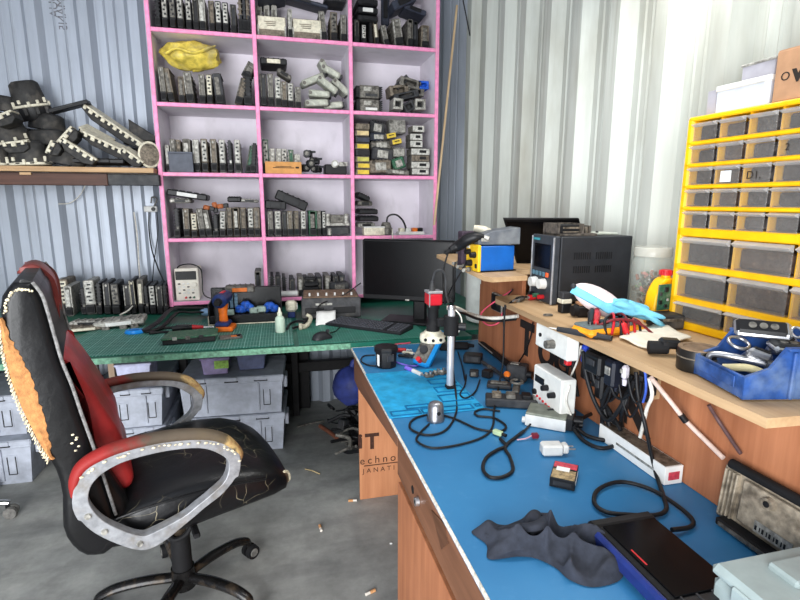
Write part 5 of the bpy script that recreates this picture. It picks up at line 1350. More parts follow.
# small metal jigs on the mat
for k, (c, lb) in enumerate(zip([(0.546, 1.75, 0.754), (0.584, 1.77, 0.754), (0.608, 1.77, 0.754)], ('left steel jig part by the pen tip', 'middle steel jig part behind the silver pole foot', 'right steel jig part closest to the silver pole'))):
    t = thing('steel_jig', lb, 'jig', c, 20 * k, 'small steel jig parts')
    MB().box((0, 0, .006), (.036, .022, .012), GREY, .003).build('base', t); MB().cyl((.006, 0, .012), (.006, 0, .022), .007, CHROME, n=14).build('screw', t); MB().box((-.01, 0, .014), (.01, .016, .008), LGREY, .002).build('jaw', t)
# steel cup
t = thing('steel_cup', 'small round-topped steel cup with a side hole at the near edge of the cyan mat', 'steel cup', (0.455, 1.385, 0.75))
STB = PM('dull_steel', (150, 150, 154), .32, .85, .15, 22)
MB().lathe([(.027, 0), (.0275, .006), (.025, .012), (.024, .044), (.020, .054), (.012, .059), (.001, .060)], STB, 24).build('cup_body', t, smooth=40); MB().cyl((.002, -.0238, .03), (.002, -.0252, .03), .006, MATTE, n=14).build('side_hole', t)

# adapters in the middle of the bench
t = thing('power_adapter', 'flat black adapter lying farthest along the bench by the wooden riser', 'power adapter', (0.778, 1.889, 0.752), -30)
MB().box((0, 0, .018), (.075, .055, .036), BLACK, .005).build('adapter_body', t); MB().box((0, -.028, .02), (.05, .003, .02), DARK).build('plug_face', t)
t = thing('connector', 'left of two small black connectors in the middle of the bench', 'connector', (0.717, 1.726, 0.752), -25, 'pair of small black connectors')
MB().box((0, 0, .012), (.034, .03, .024), BLACK, .003).build('shell', t); MB().box((-.002, -.016, .012), (.018, .003, .014), GREY).build('port', t)
t = thing('connector', 'right of two small black connectors in the middle of the bench', 'connector', (0.761, 1.704, 0.752), 40, 'pair of small black connectors')
MB().box((0, 0, .014), (.03, .036, .028), BLACK, .003).build('shell', t); MB().box((.0, -.019, .014), (.016, .003, .016), DARK).build('port', t)
a_, c_ = ((0.905, 2.109, 0.76), (0.869, 1.684, 0.77))
t = thing('lamp_arm', 'long black strip with a silver edge lying toward the riser', 'lamp arm', a_); v = Vector(c_) - Vector(a_); n_ = Vector((-v.y, v.x, 0)).normalized() * .012
MB().loft([[tuple(p + q) for q in (n_, n_ + Vector((0, 0, .012)), -n_ + Vector((0, 0, .012)), -n_)] for p in (Vector((0, 0, 0)), v * .5, v)], MATTE).build('arm', t); MB().tube([-n_ * 1.05 + Vector((0, 0, .01)), v * .45 - n_ * 1.05 + Vector((0, 0, .01))], .0025, LGREY, 6, 0).build('bright_edge', t)
a_, c_ = ((0.798, 1.843, 0.765), (0.811, 1.632, 0.765))
t = thing('strap_rod', 'grey rod from the black adapter to the labelled adapter', 'rod', a_); v = Vector(c_) - Vector(a_)
MB().cyl((0, 0, 0), v, .007, DARK, n=12).build('rod', t); MB().cyl(v * .3, v * .5, .009, GREY, n=12).build('sleeve', t)
t = thing('clamp', 'flat dark clamp plate lying left of the labelled adapter', 'clamp', (0.76, 1.596, 0.752), -28)
MB().box((0, 0, .008), (.085, .05, .014), DARK, .003).build('plate', t); MB().box((.0, .0, .017), (.06, .026, .006), GREY, .002).build('insert', t)
t = thing('power_adapter', 'grey adapter with a pale label and a copper coil beside the white control box', 'power adapter', (0.856, 1.648, 0.752), -38)
MB().box((0, 0, .032), (.075, .055, .06), DARK, .006).build('adapter_body', t); MB().box((-.01, -.0, .0635), (.03, .026, .003), LGREY, .001).build('label_sticker', t); MB().cyl((-.03, -.03, .028), (-.032, -.036, .028), .012, COPPER, n=16).build('coil', t); MB().cyl((.037, -.01, .03), (.055, -.012, .03), .013, BLACK, n=14).build('plug', t)
t = thing('wire_clamp', 'grey wire clamp with a ring lying before the labelled adapter', 'clamp', (0.792, 1.528, 0.752), 60)
MB().box((0, 0, .014), (.09, .024, .02), GREY, .005).build('jaw', t); MB().tube([(.02 * math.cos(a) + .03, 0 + .02 * math.sin(a), .03) for a in [k * .7 for k in range(9)]], .005, GREY, 8, 3).build('ring', t)
t = thing('charger_block', 'long grey and black charger block lying before the small adapters', 'charger', (0.74, 1.431, 0.752), -22)
MB().box((0, 0, .014), (.19, .06, .028), DARK, .004).build('block', t)
for x, m_ in ((-.06, TAUPE), (-.015, GREY), (.035, BLACK), (.07, LGREY)): MB().box((x, .0, .033), (.03, .04, .014), m_, .003).build('component', t)

# white control box
ICE = PM('white_enamel', (222, 222, 216), .35, 0, .05, 10)
def control_box(name, label, y0, y1, z0, z1, x0, x1, cat='control box'):
    t = thing(name, label, cat, ((x0 + x1) / 2, (y0 + y1) / 2, z0)); w, d, h = x1 - x0, y1 - y0, z1 - z0
    MB().box((0, 0, h / 2), (w, d, h), ICE, .004).build('case', t); return t, w, d, h
t, w, d, h = control_box('control_box', 'white bench control box with knobs and red sockets against the riser', 1.25, 1.415, ZB, .893, .792, .842)
MB().box((-w / 2 - .001, .042, h * .72), (.003, .055, .022), BLACK, .001).build('display', t)
for y, z in ((-.005, h * .66), (-.045, h * .60), (-.045, h * .24)):
    k_ = MB().cyl((-w / 2, y, z), (-w / 2 - .02, y, z), .0095, BLACK, .008, 16).build('knob', t)
MB().cyl((-w / 2, .065, h * .40), (-w / 2 - .008, .065, h * .40), .009, BLACK, n=14).build('knob', t)
for k in range(5): MB().cyl((-w / 2, .05 - .018 * k, h * .33 - .002 * k), (-w / 2 - .004, .05 - .018 * k, h * .33 - .002 * k), .004, REDP, n=10).build('socket', t)
MB().tube([(.0, -d / 2 - .002, h * .9), (-.01, -d / 2 - .004, h * .6), (.005, -d / 2 - .006, h * .3), (.01, -d / 2 - .02, .01)], .003, WCABLE, 6).build('lead', t)
# box hung under the plank
t, w, d, h = control_box('hanging_box', 'white control box with one grey knob hung under the plank edge', 1.24, 1.425, .953, 1.028, .797, .835)
MB().cyl((-w / 2, -.015, h * .42), (-w / 2 - .026, -.015, h * .42), .014, GREY, .012, 18).build('knob', t); MB().cyl((-w / 2, .06, h * .55), (-w / 2 - .004, .06, h * .55), .006, BLACK, n=12).build('switch', t)

# grey module with white side and black plugs
t = thing('aluminium_module', 'pale aluminium module with black plugs lying on the bench before the control box', 'control module', (0.773, 1.286, 0.75), -38)
MB().box((0, 0, .021), (.115, .085, .040), PM('greenish_aluminium', (122, 126, 114), .45, .3, .15, 16), .002).build('case', t)
MB().box((0, -.044, .018), (.115, .003, .034), WHITE, .001).build('front_plate', t)
MB().box((.066, 0, .021), (.022, .08, .036), BLACK, .003).build('plug_socket', t); MB().cyl((-.058, -.03, .012), (-.068, -.03, .012), .009, WHITE, n=14).build('white_knob', t)
for k, (y, z) in enumerate(((-.02, .03), (.0, .028), (.02, .02), (.0, .01))): MB().cyl((.075, y, z), (.10, y + .004, z), .009, BLACK, n=12).build('cable_boot', t)
t = thing('maroon_connector', 'small maroon connector with a pink wire lying before the aluminium module', 'connector', (0.687, 1.201, 0.752), -10)
MB().box((0, 0, .007), (.02, .016, .014), PM('maroon_plastic', (110, 30, 46), .4), .003).build('shell', t); MB().tube([(-.01, 0, .007), (-.03, -.01, .004), (-.055, -.014, .003)], .002, PM('pale_pink_wire', (214, 170, 180), .5), 6).build('wire', t)
t = thing('usb_charger', 'white wall charger lying on the bare blue bench', 'charger', (0.685, 1.11, 0.75), -12)
MB().box((0, 0, .016), (.055, .036, .030), WHITE, .005).build('charger_body', t); MB().box((.035, 0, .017), (.016, .028, .024), WHITE, .004).build('plug_base', t)
for s in (-1, 1): MB().cyl((.042, s * .008, .017), (.06, s * .008, .017), .0025, CHROME, n=8).build('pin', t)
t = thing('small_carton', 'small black and gold carton with a red flash lying on the blue bench', 'carton', (0.648, 0.988, 0.75), 52)
MB().box((0, 0, .012), (.085, .056, .023), BLACK, .001).build('carton_body', t)
MB().box((-.018, 0, .0238), (.042, .052, .0008), PM('gold_print', (150, 130, 96), .5, 0, .3, 50)).box((.026, 0, .0238), (.026, .053, .0008), PM('red_print', (190, 66, 80), .5, 0, .15, 40)).box((.006, .004, .0242), (.02, .03, .0006), PAPER).build('printed_top', t)
MB().box((-.0428, 0, .012), (.0008, .04, .010), DARK).box((-.0, -.0284, .012), (.06, .0008, .006), PAPER).build('printed_side', t)
t = thing('inline_plug', 'small pale green plug on the end of the black bench cord', 'plug', (0.594, 1.243, 0.752), -60)
MB().box((0, 0, .007), (.03, .016, .014), PM('pale_green_plastic', (170, 190, 150), .5), .003).build('plug_body', t); MB().cyl((.015, 0, .007), (.028, 0, .007), .005, BLACK, n=10).build('collar', t)
# long white carton against the riser
t = thing('long_carton', 'long white carton with red print lying against the foot of the riser', 'carton', (.886, 1.035, ZB), 0)
MB().box((0, 0, .023), (.05, .25, .045), PAPER, .001).build('carton_body', t)
MB().box((0, 0, .0455), (.044, .24, .001), TAUPE).build('dusty_top', t); MB().box((.0, -.1255, .022), (.03, .001, .02), PM('red_print', (190, 66, 80))).box((-.0255, -.02, .022), (.001, .14, .006), LGREY).build('print_mark', t)
# folded rag: gathered cloth
def rag():
    RAGM = PM('charcoal_cloth', (46, 49, 58), .95, 0, .16, 20, .2)
    t = thing('cloth_rag', 'crumpled charcoal cloth rag on the blue bench beside the tablet', 'rag', (.478, .755, ZB))
    n = 44; vs = []; r_ = random.Random(5)
    out = [(-.112, .10), (-.05, .098), (.035, .118), (.045, .08), (.05, .045), (.085, .040), (.119, .038), (.124, -.004), (.112, -.05), (.083, -.082), (.029, -.086), (.0, -.062), (-.008, -.03), (-.03, .0), (-.06, .012), (-.112, .018), (-.10, .055)]
    ol = [(p.x, p.y) for p in spline([(a, b, 0) for a, b in out], 6, True)]
    m = len(ol); rings = []
    N = 22
    for k in range(N + 1):
        u = k / N; ring = []
        for i, (x, y) in enumerate(ol):
            a = 2 * math.pi * i / m
            px_, py_ = x * u * 1.04, y * u * 1.04
            # ridged folds running along and across the cloth
            f1 = abs(math.sin(38 * (px_ * .8 + py_ * .6) + 1.4 * math.sin(30 * py_)))
            f2 = abs(math.sin(46 * (px_ * .35 - py_ * .9) + 1.7 * math.sin(26 * px_) + .6))
            f3 = math.sin(120 * px_ + 3 * math.sin(60 * py_)) * math.sin(110 * py_)
            h_ = .008 + .034 * (1 - f1) ** 1.5 + .026 * (1 - f2) ** 1.4 + .004 * f3
            z = h_ * (1 - u ** 6) + .002
            ring.append((px_, py_, z if u < 1 else .001))
        rings.append(ring)
    MB().loft(rings, RAGM, caps=False).build('cloth_body', t, smooth=80, subsurf=1)
    MB().tube([(-.10, .07, .012), (-.06, .055, .028), (-.01, .04, .036), (.03, .065, .032), (.038, .105, .012)], [.006, .011, .013, .012, .006], RAGM, 8, 6, .7).build('fold', t, smooth=60)
rag()
# diagnostic tablet
ta = math.degrees(math.atan2(.587 - .789, .572 - .578))
t = thing('tablet', 'rugged blue and black diagnostic tablet lying at the near end of the bench', 'tablet', (.645, .672, ZB), 0)
TW, TH = .15, .235
MB().box((0, 0, .017), (TW, TH, .034), MATTE, .012).build('rubber_shell', t)
MB().box((.006, 0, .0355), (TW - .034, TH - .05, .004), SCR, .001).build('screen', t)
MB().box((-TW / 2 + .004, -.006, .022), (.016, TH - .05, .030), PM('dark_blue_plastic', (34, 48, 108), .3, 0, .1, 12), .006).build('blue_grip', t)
for s in (-1, 1): MB().box((0, s * (TH / 2 - .012), .020), (TW * .98, .03, .036), BLACK, .008).build('corner_guard', t)
MB().box((-.045, -.0, .0378), (.003, .04, .0006), REDP).build('red_mark', t)
for k in range(4): MB().box((-.045 + .03 * k, -TH / 2 + .012, .0385), (.003, .02, .002), DARK).build('grip_rib', t)
# dirty engine module against the riser
t = thing('engine_module', 'dirty cast engine control module standing against the riser beside the grey case', 'control module', (.899, .664, ZB), 0)
CAST = PM('dirty_cast_alloy', (158, 146, 128), .6, .25, .22, 22, .3, dust=((72, 62, 52), .7))
MB().prism([(-.014, .002), (.012, .002), (.012, .112), (-.004, .118)], -.125, .125, CAST, 'XZ').build('case', t, bevel=.004)
q0 = Vector((-.0145, 0, .004)); q1 = Vector((-.0045, 0, .117)); up = (q1 - q0).normalized(); out_ = Vector((-up.z, 0, up.x))
MB().loft([[tuple(q0 + up * s + Vector((0, y, 0)) + out_ * o) for y, o in ((-.10, .001), (-.10, .012), (.07, .012), (.07, .001))] for s in (.022, .108)], CAST).build('raised_cover', t, bevel=.003)
for k in range(4): MB().box((-.012, .088 + .009 * k, .062), (.012, .004, .10), CAST, .001, rot=(0, 5, 0)).build('rib', t)
pc = q0 + up * .092 + out_ * .012; MB().cyl(tuple(pc + Vector((0, .01, 0))), tuple(pc + Vector((0, .01, 0)) + out_ * .01), .013, CAST, .011, 20).cyl(tuple(pc + Vector((0, .01, 0)) + out_ * .01), tuple(pc + Vector((0, .01, 0)) + out_ * .011), .006, MATTE, n=14).build('vent_plug', t)
pl = q0 + up * .036 + out_ * .0127
lb = MB().loft([[tuple(pl + up * s + Vector((0, y, 0)) + out_ * o) for y, o in ((-.045, 0), (-.045, .0012), (.03, .0012), (.03, 0))] for s in (-.011, .011)], LGREY).build('barcode_label', t)
for k in range(9):
    y = -.034 + .0072 * k
    MB().loft([[tuple(pl + up * s + Vector((0, yy, 0)) + out_ * o) for yy, o in ((y, .0012), (y, .0018), (y + (.002 if k % 2 else .004), .0018), (y + (.002 if k % 2 else .004), .0012))] for s in (-.007, .002)], BLACK).build('bar', lb)
MB().box((-.028, -.0, .009), (.028, .2, .016), MATTE, .003).box((-.0425, -.0, .009), (.004, .18, .008), GREY).build('connector_strip', t)
tag(MB().cyl((.894, .775, .8745), (.897, .54, .876), .010, MATTE, .010, 16).build('black_tube', smooth=40), 'thick black tube lying on top of the dirty engine module against the riser', 'tube')
# grey-mint plastic case
MINT = PM('mint_grey_plastic', (150, 163, 162), .45, 0, .06, 8, dust=((120, 132, 128), .4))
t = thing('plastic_case', 'pale mint grey plastic tool case at the bottom right corner on the bench', 'tool case', (.752, .495, ZB), 0)
cw, cd = .19, .17
MB().box((0, 0, .034), (cw, cd, .066), MINT, .01).build('base', t)
MB().box((0, 0, .078), (cw + .006, cd + .006, .022), MINT, .009).build('lid', t)
MB().box((.012, .03, .092), (.07, .05, .014), MINT, .004).build('handle_block', t)
for y in (.025, -.045): MB().box((-cw / 2 - .004, y, .066), (.008, .034, .03), MINT, .003).build('latch', t)

# ---------------------------------------------------------------- equipment on the raised planks
# laboratory power supply
t = thing('lab_power_supply', 'large black bench power supply with two white knobs on the raised plank', 'power supply', (.93, 1.635, ZP), 0)
PSB = PM('psu_black', (40, 42, 46), .5, 0, .1, 10); PSF = PM('psu_front', (52, 56, 62), .4, 0, .1, 14)
PW, PD, PH = .15, .30, .236
MB().box((PD / 2 + .012, 0, PH / 2 + .004), (PD - .02, PW, PH - .008), PSB, .003).build('case', t)
MB().box((.006, 0, PH / 2 + .002), (.022, PW + .004, PH), PSF, .003).build('front_panel', t)
for s in (-1, 1): MB().box((-.0055, s * (PW / 2 - .001), PH / 2), (.006, .005, PH * .98), SILVER, .001).build('bright_trim', t)
MB().box((-.0055, .0, PH * .70), (.003, .11, .085), SCR, .001).build('display', t)
MB().box((-.0055, .045, PH * .945), (.002, .045, .008), PM('teal_print', (60, 140, 150), .5)).build('maker_mark', t)
for k in range(5): MB().box((-.007, .055 - .024 * k, PH * .43), (.006, .016, .016), PM('teal_key', (74, 104, 118), .4) if k < 4 else PM('orange_key', (236, 92, 44), .4), .002).build('key', t)
for y in (.038, -.022): MB().cyl((-.005, y, PH * .29), (-.028, y, PH * .29), .019, WHITE, .017, 22).build('knob', t)
for y, m_ in ((.05, BLACK), (.015, GREENB), (-.02, REDP)): MB().cyl((-.005, y, PH * .09), (-.025, y, PH * .09), .008, m_, n=14).build('terminal', t)
for r_ in range(2):
    for k in range(2):
        b = MB()
        for q in range(8): b.box((.075 + k * .085 + q * .0085, -PW / 2 - .0006, PH * (.72 - .2 * r_)), (.004, .002, .024), MATTE)
        b.box((.075 + k * .085 + .03, -PW / 2 + .0003, PH * (.72 - .2 * r_)), (.066, .001, .028), PSB)
        b.build('vent_slots', t)
t = thing('car_radio_chassis', 'dusty open metal chassis lying on top of the black power supply', 'chassis', (1.03, 1.64, ZP + PH + .001), -3)
DUSTM = PM('dusty_chassis', (86, 80, 74), .7, .2, .3, 30, .2, dust=((128, 118, 104), .5))
MB().box((0, 0, .004), (.15, .11, .008), DUSTM).box((-.071, 0, .022), (.008, .11, .04), DUSTM).box((.02, 0, .022), (.006, .11, .04), DUSTM).box((.07, .02, .018), (.008, .07, .03), DUSTM).box((-.02, .05, .022), (.1, .006, .04), DUSTM).build('chassis_frame', t)
MB().box((-.024, -.0, .022), (.07, .09, .03), MATTE, .002).build('deck', t); MB().box((-.024, -.053, .028), (.06, .004, .006), TAUPE).box((-.024, -.053, .014), (.06, .004, .004), TAUPE).build('rail', t)
for k in range(3): MB().cyl((.045 + .014 * k, -.03 + .02 * k, .008), (.045 + .014 * k, -.03 + .02 * k, .03), .008, (TAUPE, DARK, GREY)[k], n=12).build('capacitor', t)
t = thing('paper_pad', 'thin pale board lying on the back of the power supply top', 'board', (1.16, 1.66, ZP + PH + .001), 2); MB().box((0, 0, .004), (.1, .09, .006), PM('pale_board', (190, 196, 184), .6, 0, .1, 14), .001).build('board', t); MB().cyl((-.02, -.02, .007), (-.02, -.02, .013), .005, DARK, n=10).build('stud', t)
# laptop: tilted dark screen behind the power supply
BL = Vector((0.999, 1.97, 1.109)) + Vector((0, 0, .026)); TL = Vector((0.887, 1.89, 1.338))
t = thing('laptop', 'black laptop with a dark screen leaning open behind the power supply', 'laptop', BL)
lu = TL - BL; lx = Vector((.29, -.075, 0)); nrm = lx.cross(lu).normalized() * .012
def lid_quad(u0, u1, v0, v1, n0, n1): return [[tuple(lx * u + lu * v + nrm * n) for u, v in ((u0, v0), (u1, v0), (u1, v1), (u0, v1))] for n in (n0, n1)]
MB().loft(lid_quad(0, 1, 0, 1, -.5, .5), BEZ).build('lid', t, bevel=.003)
MB().loft(lid_quad(.035, .965, .12, .94, .5, .6), SCR).build('screen', t)
MB().loft(lid_quad(.13, .16, .76, .80, .6, .65), WHITE).build('camera_dot', t)
MB().loft([[tuple(lx * u + Vector((-.02, -.07, 0)) * v + Vector((0, 0, z))) for u, v in ((0, 0), (1, 0), (1, 1), (0, 1))] for z in (-.014, -.002)], BEZ).build('keyboard_deck', t, bevel=.003)
# blue and yellow soldering station
sx, sy = (0.722, 1.764)
t = thing('soldering_station', 'blue and yellow soldering station on the far raised plank', 'soldering station', (.722, 1.765, ZS), 5)
BST = PM('station_blue', (24, 90, 168), .35, 0, .06, 8); YST = PM('station_yellow', (232, 186, 36), .4, 0, .08, 14)
MB().prism([(0, -.045), (.14, -.045), (.14, .05), (0, .05)], .004, .095, BST).build('case', t, bevel=.004)
MB().box((-.004, .003, .05), (.012, .1, .098), YST, .003).build('front_panel', t)
for y, z, r_ in ((.022, .07, .011), (-.02, .062, .012), (.01, .03, .013)): MB().cyl((-.009, y, z), (-.03, y, z), r_, BLACK, r_ * .8, 16).build('knob', t)
MB().box((-.0105, -.03, .022), (.004, .014, .016), BLACK, .001).box((-.0105, .035, .09), (.004, .02, .014), WHITE, .001).build('switch', t)
for s in (0, 1): MB().box((.08, -.03 + s * .066, .002), (.15, .012, .004), BLACK).build('foot', t)
t = thing('grey_instrument', 'grey sloped instrument sitting on top of the blue soldering station', 'instrument', (.80, 1.775, ZS + .099), -4)
MB().prism([(-.075, 0), (.085, 0), (.085, .062), (-.02, .05), (-.075, .028)], -.045, .05, PM('instrument_grey', (92, 96, 102), .5, 0, .1, 14, dust=((140, 142, 140), .4)), 'XZ').build('case', t, bevel=.003); MB().box((-.05, -.047, .018), (.03, .004, .012), LGREY, .001).build('label_sticker', t)
t = thing('white_handpiece', 'white handpiece lying on the grey instrument by the wall', 'handpiece', (0.741, 1.83, 1.303)); v = Vector((0.807, 1.8, 1.285)) - Vector((0.741, 1.83, 1.303))
MB().tube([(0, 0, 0), v * .5 + Vector((0, 0, .003)), v], [.012, .015, .010], CREAM, 12, 5).build('grip', t, smooth=60); MB().box(tuple(v * .7 + Vector((0, -.012, 0))), (.014, .006, .006), DARK, .001).build('button', t)
t = thing('dark_box', 'small dark box standing on the plank behind the soldering station', 'box', (.742, 1.90, ZS)); MB().box((0, 0, .07), (.06, .05, .14), PM('purple_black_case', (62, 50, 62), .6, 0, .15, 14), .004).build('case', t); MB().box((0, -.026, .10), (.045, .003, .05), DARK, .001).build('front_plate', t)
# hot air handle
hp = [(0.637, 1.8, 1.224), (0.668, 1.8, 1.239), (0.691, 1.77, 1.263), (0.718, 1.75, 1.275), (0.745, 1.74, 1.275)]
t = thing('hot_air_handle', 'black hot air gun handle resting against the soldering station, overhanging the plank', 'hot air gun', hp[0])
H0 = Vector(hp[0]); MB().tube([tuple(Vector(p) - H0) for p in hp], [.012, .02, .022, .019, .01], BLACK, 14, 6).build('handle', t, smooth=60); MB().cyl(tuple(Vector(hp[4]) - H0), tuple(Vector((0.76, 1.73, 1.268)) - H0), .009, LGREY, n=14).build('nozzle', t)
MB().cyl((.0, 0, 0), (-.018, .0, -.014), .009, MATTE, .005, 12).build('strain_relief', t)
for k, (c, yw, lb) in enumerate(zip([(0.718, 1.953, 1.148), (0.698, 1.844, 1.148), (0.681, 1.745, 1.148)], (35, 28, 40), ('farthest of three thin steel nozzles before the yellow front', 'middle of three thin steel nozzles before the yellow front', 'nearest of three thin steel nozzles at the plank edge'))):
    t = thing('nozzle', lb, 'nozzle', c, yw, 'steel nozzles'); MB().cyl((-.02, 0, .008), (.012, 0, .008), .007, LGREY, .004, 12).build('tube', t); MB().cyl((.012, 0, .008), (.024, 0, .008), .009, GREY, n=12).build('collar', t)
# socket box on the riser face and clips on the plank end
t = thing('socket_box', 'black-faced socket box with a pale side mounted on the riser below the step', 'socket box', (.912, 1.944, 0.955)); MB().box((-.006, 0, .03), (.016, .10, .075), LGREY, .002).build('back_box', t); MB().box((-.016, .0, .03), (.006, .09, .066), BLACK, .002).build('face', t)
for k in range(2): MB().cyl((-.019, .02 - .04 * k, .03), (-.022, .02 - .04 * k, .03), .011, DARK, n=14).build('outlet', t)
def clip(a, c, m, label):
    t = thing('crocodile_clip', label, 'clip', a); v = Vector(c) - Vector(a)
    MB().tube([(0, 0, 0), v * .55], [.009, .011], m, 10, 4).build('boot', t, smooth=60); MB().tube([v * .55, v], [.006, .004], CHROME, 8, 3).build('jaw', t, smooth=60)
clip((0.924, 1.671, 1.058), (0.88, 1.671, 1.056), REDP, 'red crocodile clip on the plank at the front of the power supply')
clip((0.944, 1.606, 1.058), (0.929, 1.68, 1.056), WHITE, 'white crocodile clip on the plank at the front of the power supply')
clip((0.872, 1.663, 1.058), (0.815, 1.628, 1.056), GREY, 'grey crocodile clip at the far left corner of the lower plank')
t = tag(MB().tube([(.014 * math.cos(a), .011 * math.sin(a), .002) for a in [k * math.pi / 6 for k in range(12)]], .0022, GREY, 8, 2, closed=True).build('washer_ring', loc=(0.831, 1.415, 1.049), smooth=60), 'small grey ring lying on the bare raised plank', 'ring')
t = thing('plug_socket', 'small black and white socket block at the foot of the power supply', 'socket', (0.909, 1.439, 1.048))
MB().box((0, .01, .016), (.034, .03, .032), BLACK, .003).build('block', t); MB().box((0, .012, .038), (.036, .032, .014), CREAM, .002).build('white_cap', t); MB().box((.0, .014, .056), (.03, .03, .022), DARK, .002).build('upper_block', t)
t = thing('black_device', 'black device with a bare wood end lying behind the orange multimeter', 'device', (0.947, 1.385, 1.048), -12)
MB().box((0, 0, .018), (.075, .05, .036), BLACK, .006).build('body', t); MB().box((.0, -.0, .040), (.06, .04, .008), WOOD('raw_wood_top', (170, 120, 86), (200, 150, 110), 'X'), .002).build('wood_top', t); MB().cyl((-.036, -.01, .02), (-.05, -.012, .02), .017, MATTE, n=18).build('end_knob', t)
# multimeter with bundled leads
t = thing('multimeter', 'orange and grey multimeter lying on the plank under bundled red and black leads', 'multimeter', (.882, 1.185, ZP), 8)
MB().box((0, 0, .012), (.195, .085, .022), PM('multimeter_orange', (240, 152, 30), .45, 0, .08, 14), .010).build('holster', t)
MB().box((-.004, .002, .025), (.172, .068, .010), PM('multimeter_grey', (92, 104, 104), .5, 0, .1, 16), .004).build('body', t)
MB().box((.045, .002, .031), (.045, .05, .003), DARK, .001).build('display', t); MB().cyl((-.02, .002, .03), (-.02, .002, .036), .018, BLACK, .016, 20).build('dial', t)
LEADR = PM('red_lead', (188, 30, 44), .4, 0, .1, 20); LEADD = PM('dark_red_lead', (110, 34, 40), .45, 0, .1, 20)
r_ = random.Random(2)
lead_paths = [((-.05, -.048, .01), (-.045, -.03, .045), (-.01, .0, .052), (.04, .03, .045), (.07, .045, .012)),
 ((-.035, -.05, .01), (-.02, -.035, .043), (.005, .005, .058), (.02, .05, .03), (.015, .075, .008)),
 ((-.01, -.055, .008), (.0, -.04, .04), (.03, -.01, .05), (.055, .02, .04), (.09, .03, .012)),
 ((.012, -.052, .008), (.02, -.04, .04), (.035, .01, .055), (.03, .05, .03), (.045, .07, .008)),
 ((.03, -.058, .006), (.04, -.04, .035), (.055, -.015, .042), (.085, .0, .03), (.11, .01, .008)),
 ((.055, -.05, .006), (.06, -.03, .034), (.05, .01, .048), (.06, .04, .03), (.08, .06, .008)),
 ((-.06, -.02, .03), (-.02, -.035, .05), (.03, -.04, .046), (.06, -.05, .03), (.085, -.06, .006))]
for k, p in enumerate(lead_paths):
    tag(MB().tube([(.892 + x, 1.185 + y, ZP + z * .9) for x, y, z in p], .0035, (RUBBER, LEADR, RUBBER, LEADD, LEADR, RUBBER, LEADD)[k], 8).build('test_lead', smooth=60), '%s of seven strands of test lead from the left, %s, over the multimeter' % (ORD[k], ('black', 'red', 'black', 'dark red', 'red', 'black', 'dark red')[k]), 'test lead', 'test lead strands over the multimeter')
def probe(a, c, m, label, tip=CHROME):
    t = thing('test_probe', label, 'test probe', a); v = Vector(c) - Vector(a)
    MB().tube([(0, 0, 0), v * .2, v * .25, v * .85], [.007, .008, .011, .007], m, 10, 3).build('grip', t, smooth=60); MB().cyl(v * .85, v, .0025, tip, .001, 8).build('tip', t)
probe((0.835, 1.104, 1.056), (0.744, 1.258, 1.053), DARK, 'long dark grey test probe with a white needle lying along the plank edge', WHITE)
probe((0.883, 1.242, 1.1), (0.822, 1.156, 1.08), REDP, 'upright red test probe stuck in the multimeter leads')
probe((0.869, 1.245, 1.1), (0.807, 1.16, 1.08), BLACK, 'upright black test probe left of the red one')
probe((0.898, 1.152, 1.085), (0.892, 1.116, 1.056), REDP, 'red test probe pointing down at the right of the multimeter')
# eye mask shape and blue cloth
t = thing('eye_mask', 'pale pink and light blue padded pouch leaning on the leads before the power supply', 'pouch', (.905, 1.265, 1.120), rot=(0, 29, -10))
SK = PM('light_blue_fabric', (120, 196, 222), .7, 0, .08, 12); PK = PM('pale_pink_fabric', (222, 208, 210), .7, 0, .05, 10)
b = MB(); b.sphere((0, 0, 0), 1, PK, 24, (.090, .03, .036)); b.build('padding', t, smooth=80)
b = MB(); rings = []
for k in range(15):
    u = -1 + 2 * k / 14; w = math.sqrt(max(0, 1 - (u * .98) ** 2)) * .036
    rings.append([(u * .093, -w * .92 - .003, -.017 * 1), (u * .093, -w * .98 - .003, .001), (u * .093, -w * .8, .004), (u * .093, -w * .7, -.02)])
b.loft(rings, SK); b.build('blue_band', t, smooth=60)
MB().sphere((-.095, -.008, .0), .008, DARK, 12).build('tab', t, smooth=60)
t = thing('blue_cloth', 'light blue crumpled cloth lying over the right end of the multimeter', 'cloth', (.968, 1.228, ZP + .055), rot=(0, 12, -18))
lump((0, 0, 0), .082, .045, .022, SK, 21, .42, 34, 5).build('cloth_body', t, smooth=70, subsurf=1)
MB().tube([(.04, -.03, .0), (.075, -.035, -.012), (.10, -.02, -.02), (.115, -.03, -.028)], [.012, .016, .012, .006], SK, 10, 5, .5).build('cloth_tail', t, smooth=60)
# napkin
nc = ((0.864, 1.118, 1.049), (1.074, 1.221, 1.049), (1.038, 1.056, 1.049), (0.863, 0.985, 1.049))
rows_ = []
for i in range(11):
    u = i / 10; rw = []
    for j in range(11):
        v = j / 10
        p = (Vector(nc[0]) * (1 - u) + Vector(nc[1]) * u) * (1 - v) + (Vector(nc[3]) * (1 - u) + Vector(nc[2]) * u) * v
        p.z = ZP + .004 + .005 * abs(math.sin(4 * u + 2 * v)) * (0.3 + u) + .003 * math.sin(8 * v)
        rw.append(tuple(p))
    rows_.append(rw)
o = MB().loft(rows_, PM('cream_napkin', (226, 218, 200), .9, 0, .05, 14), closed=False, caps=False).build('paper_napkin', smooth=80, subsurf=1); md = o.modifiers.new('thickness', 'SOLIDIFY'); md.thickness = .003; md.offset = 1
tag(o, 'folded cream napkin lying flat on the raised plank', 'napkin')
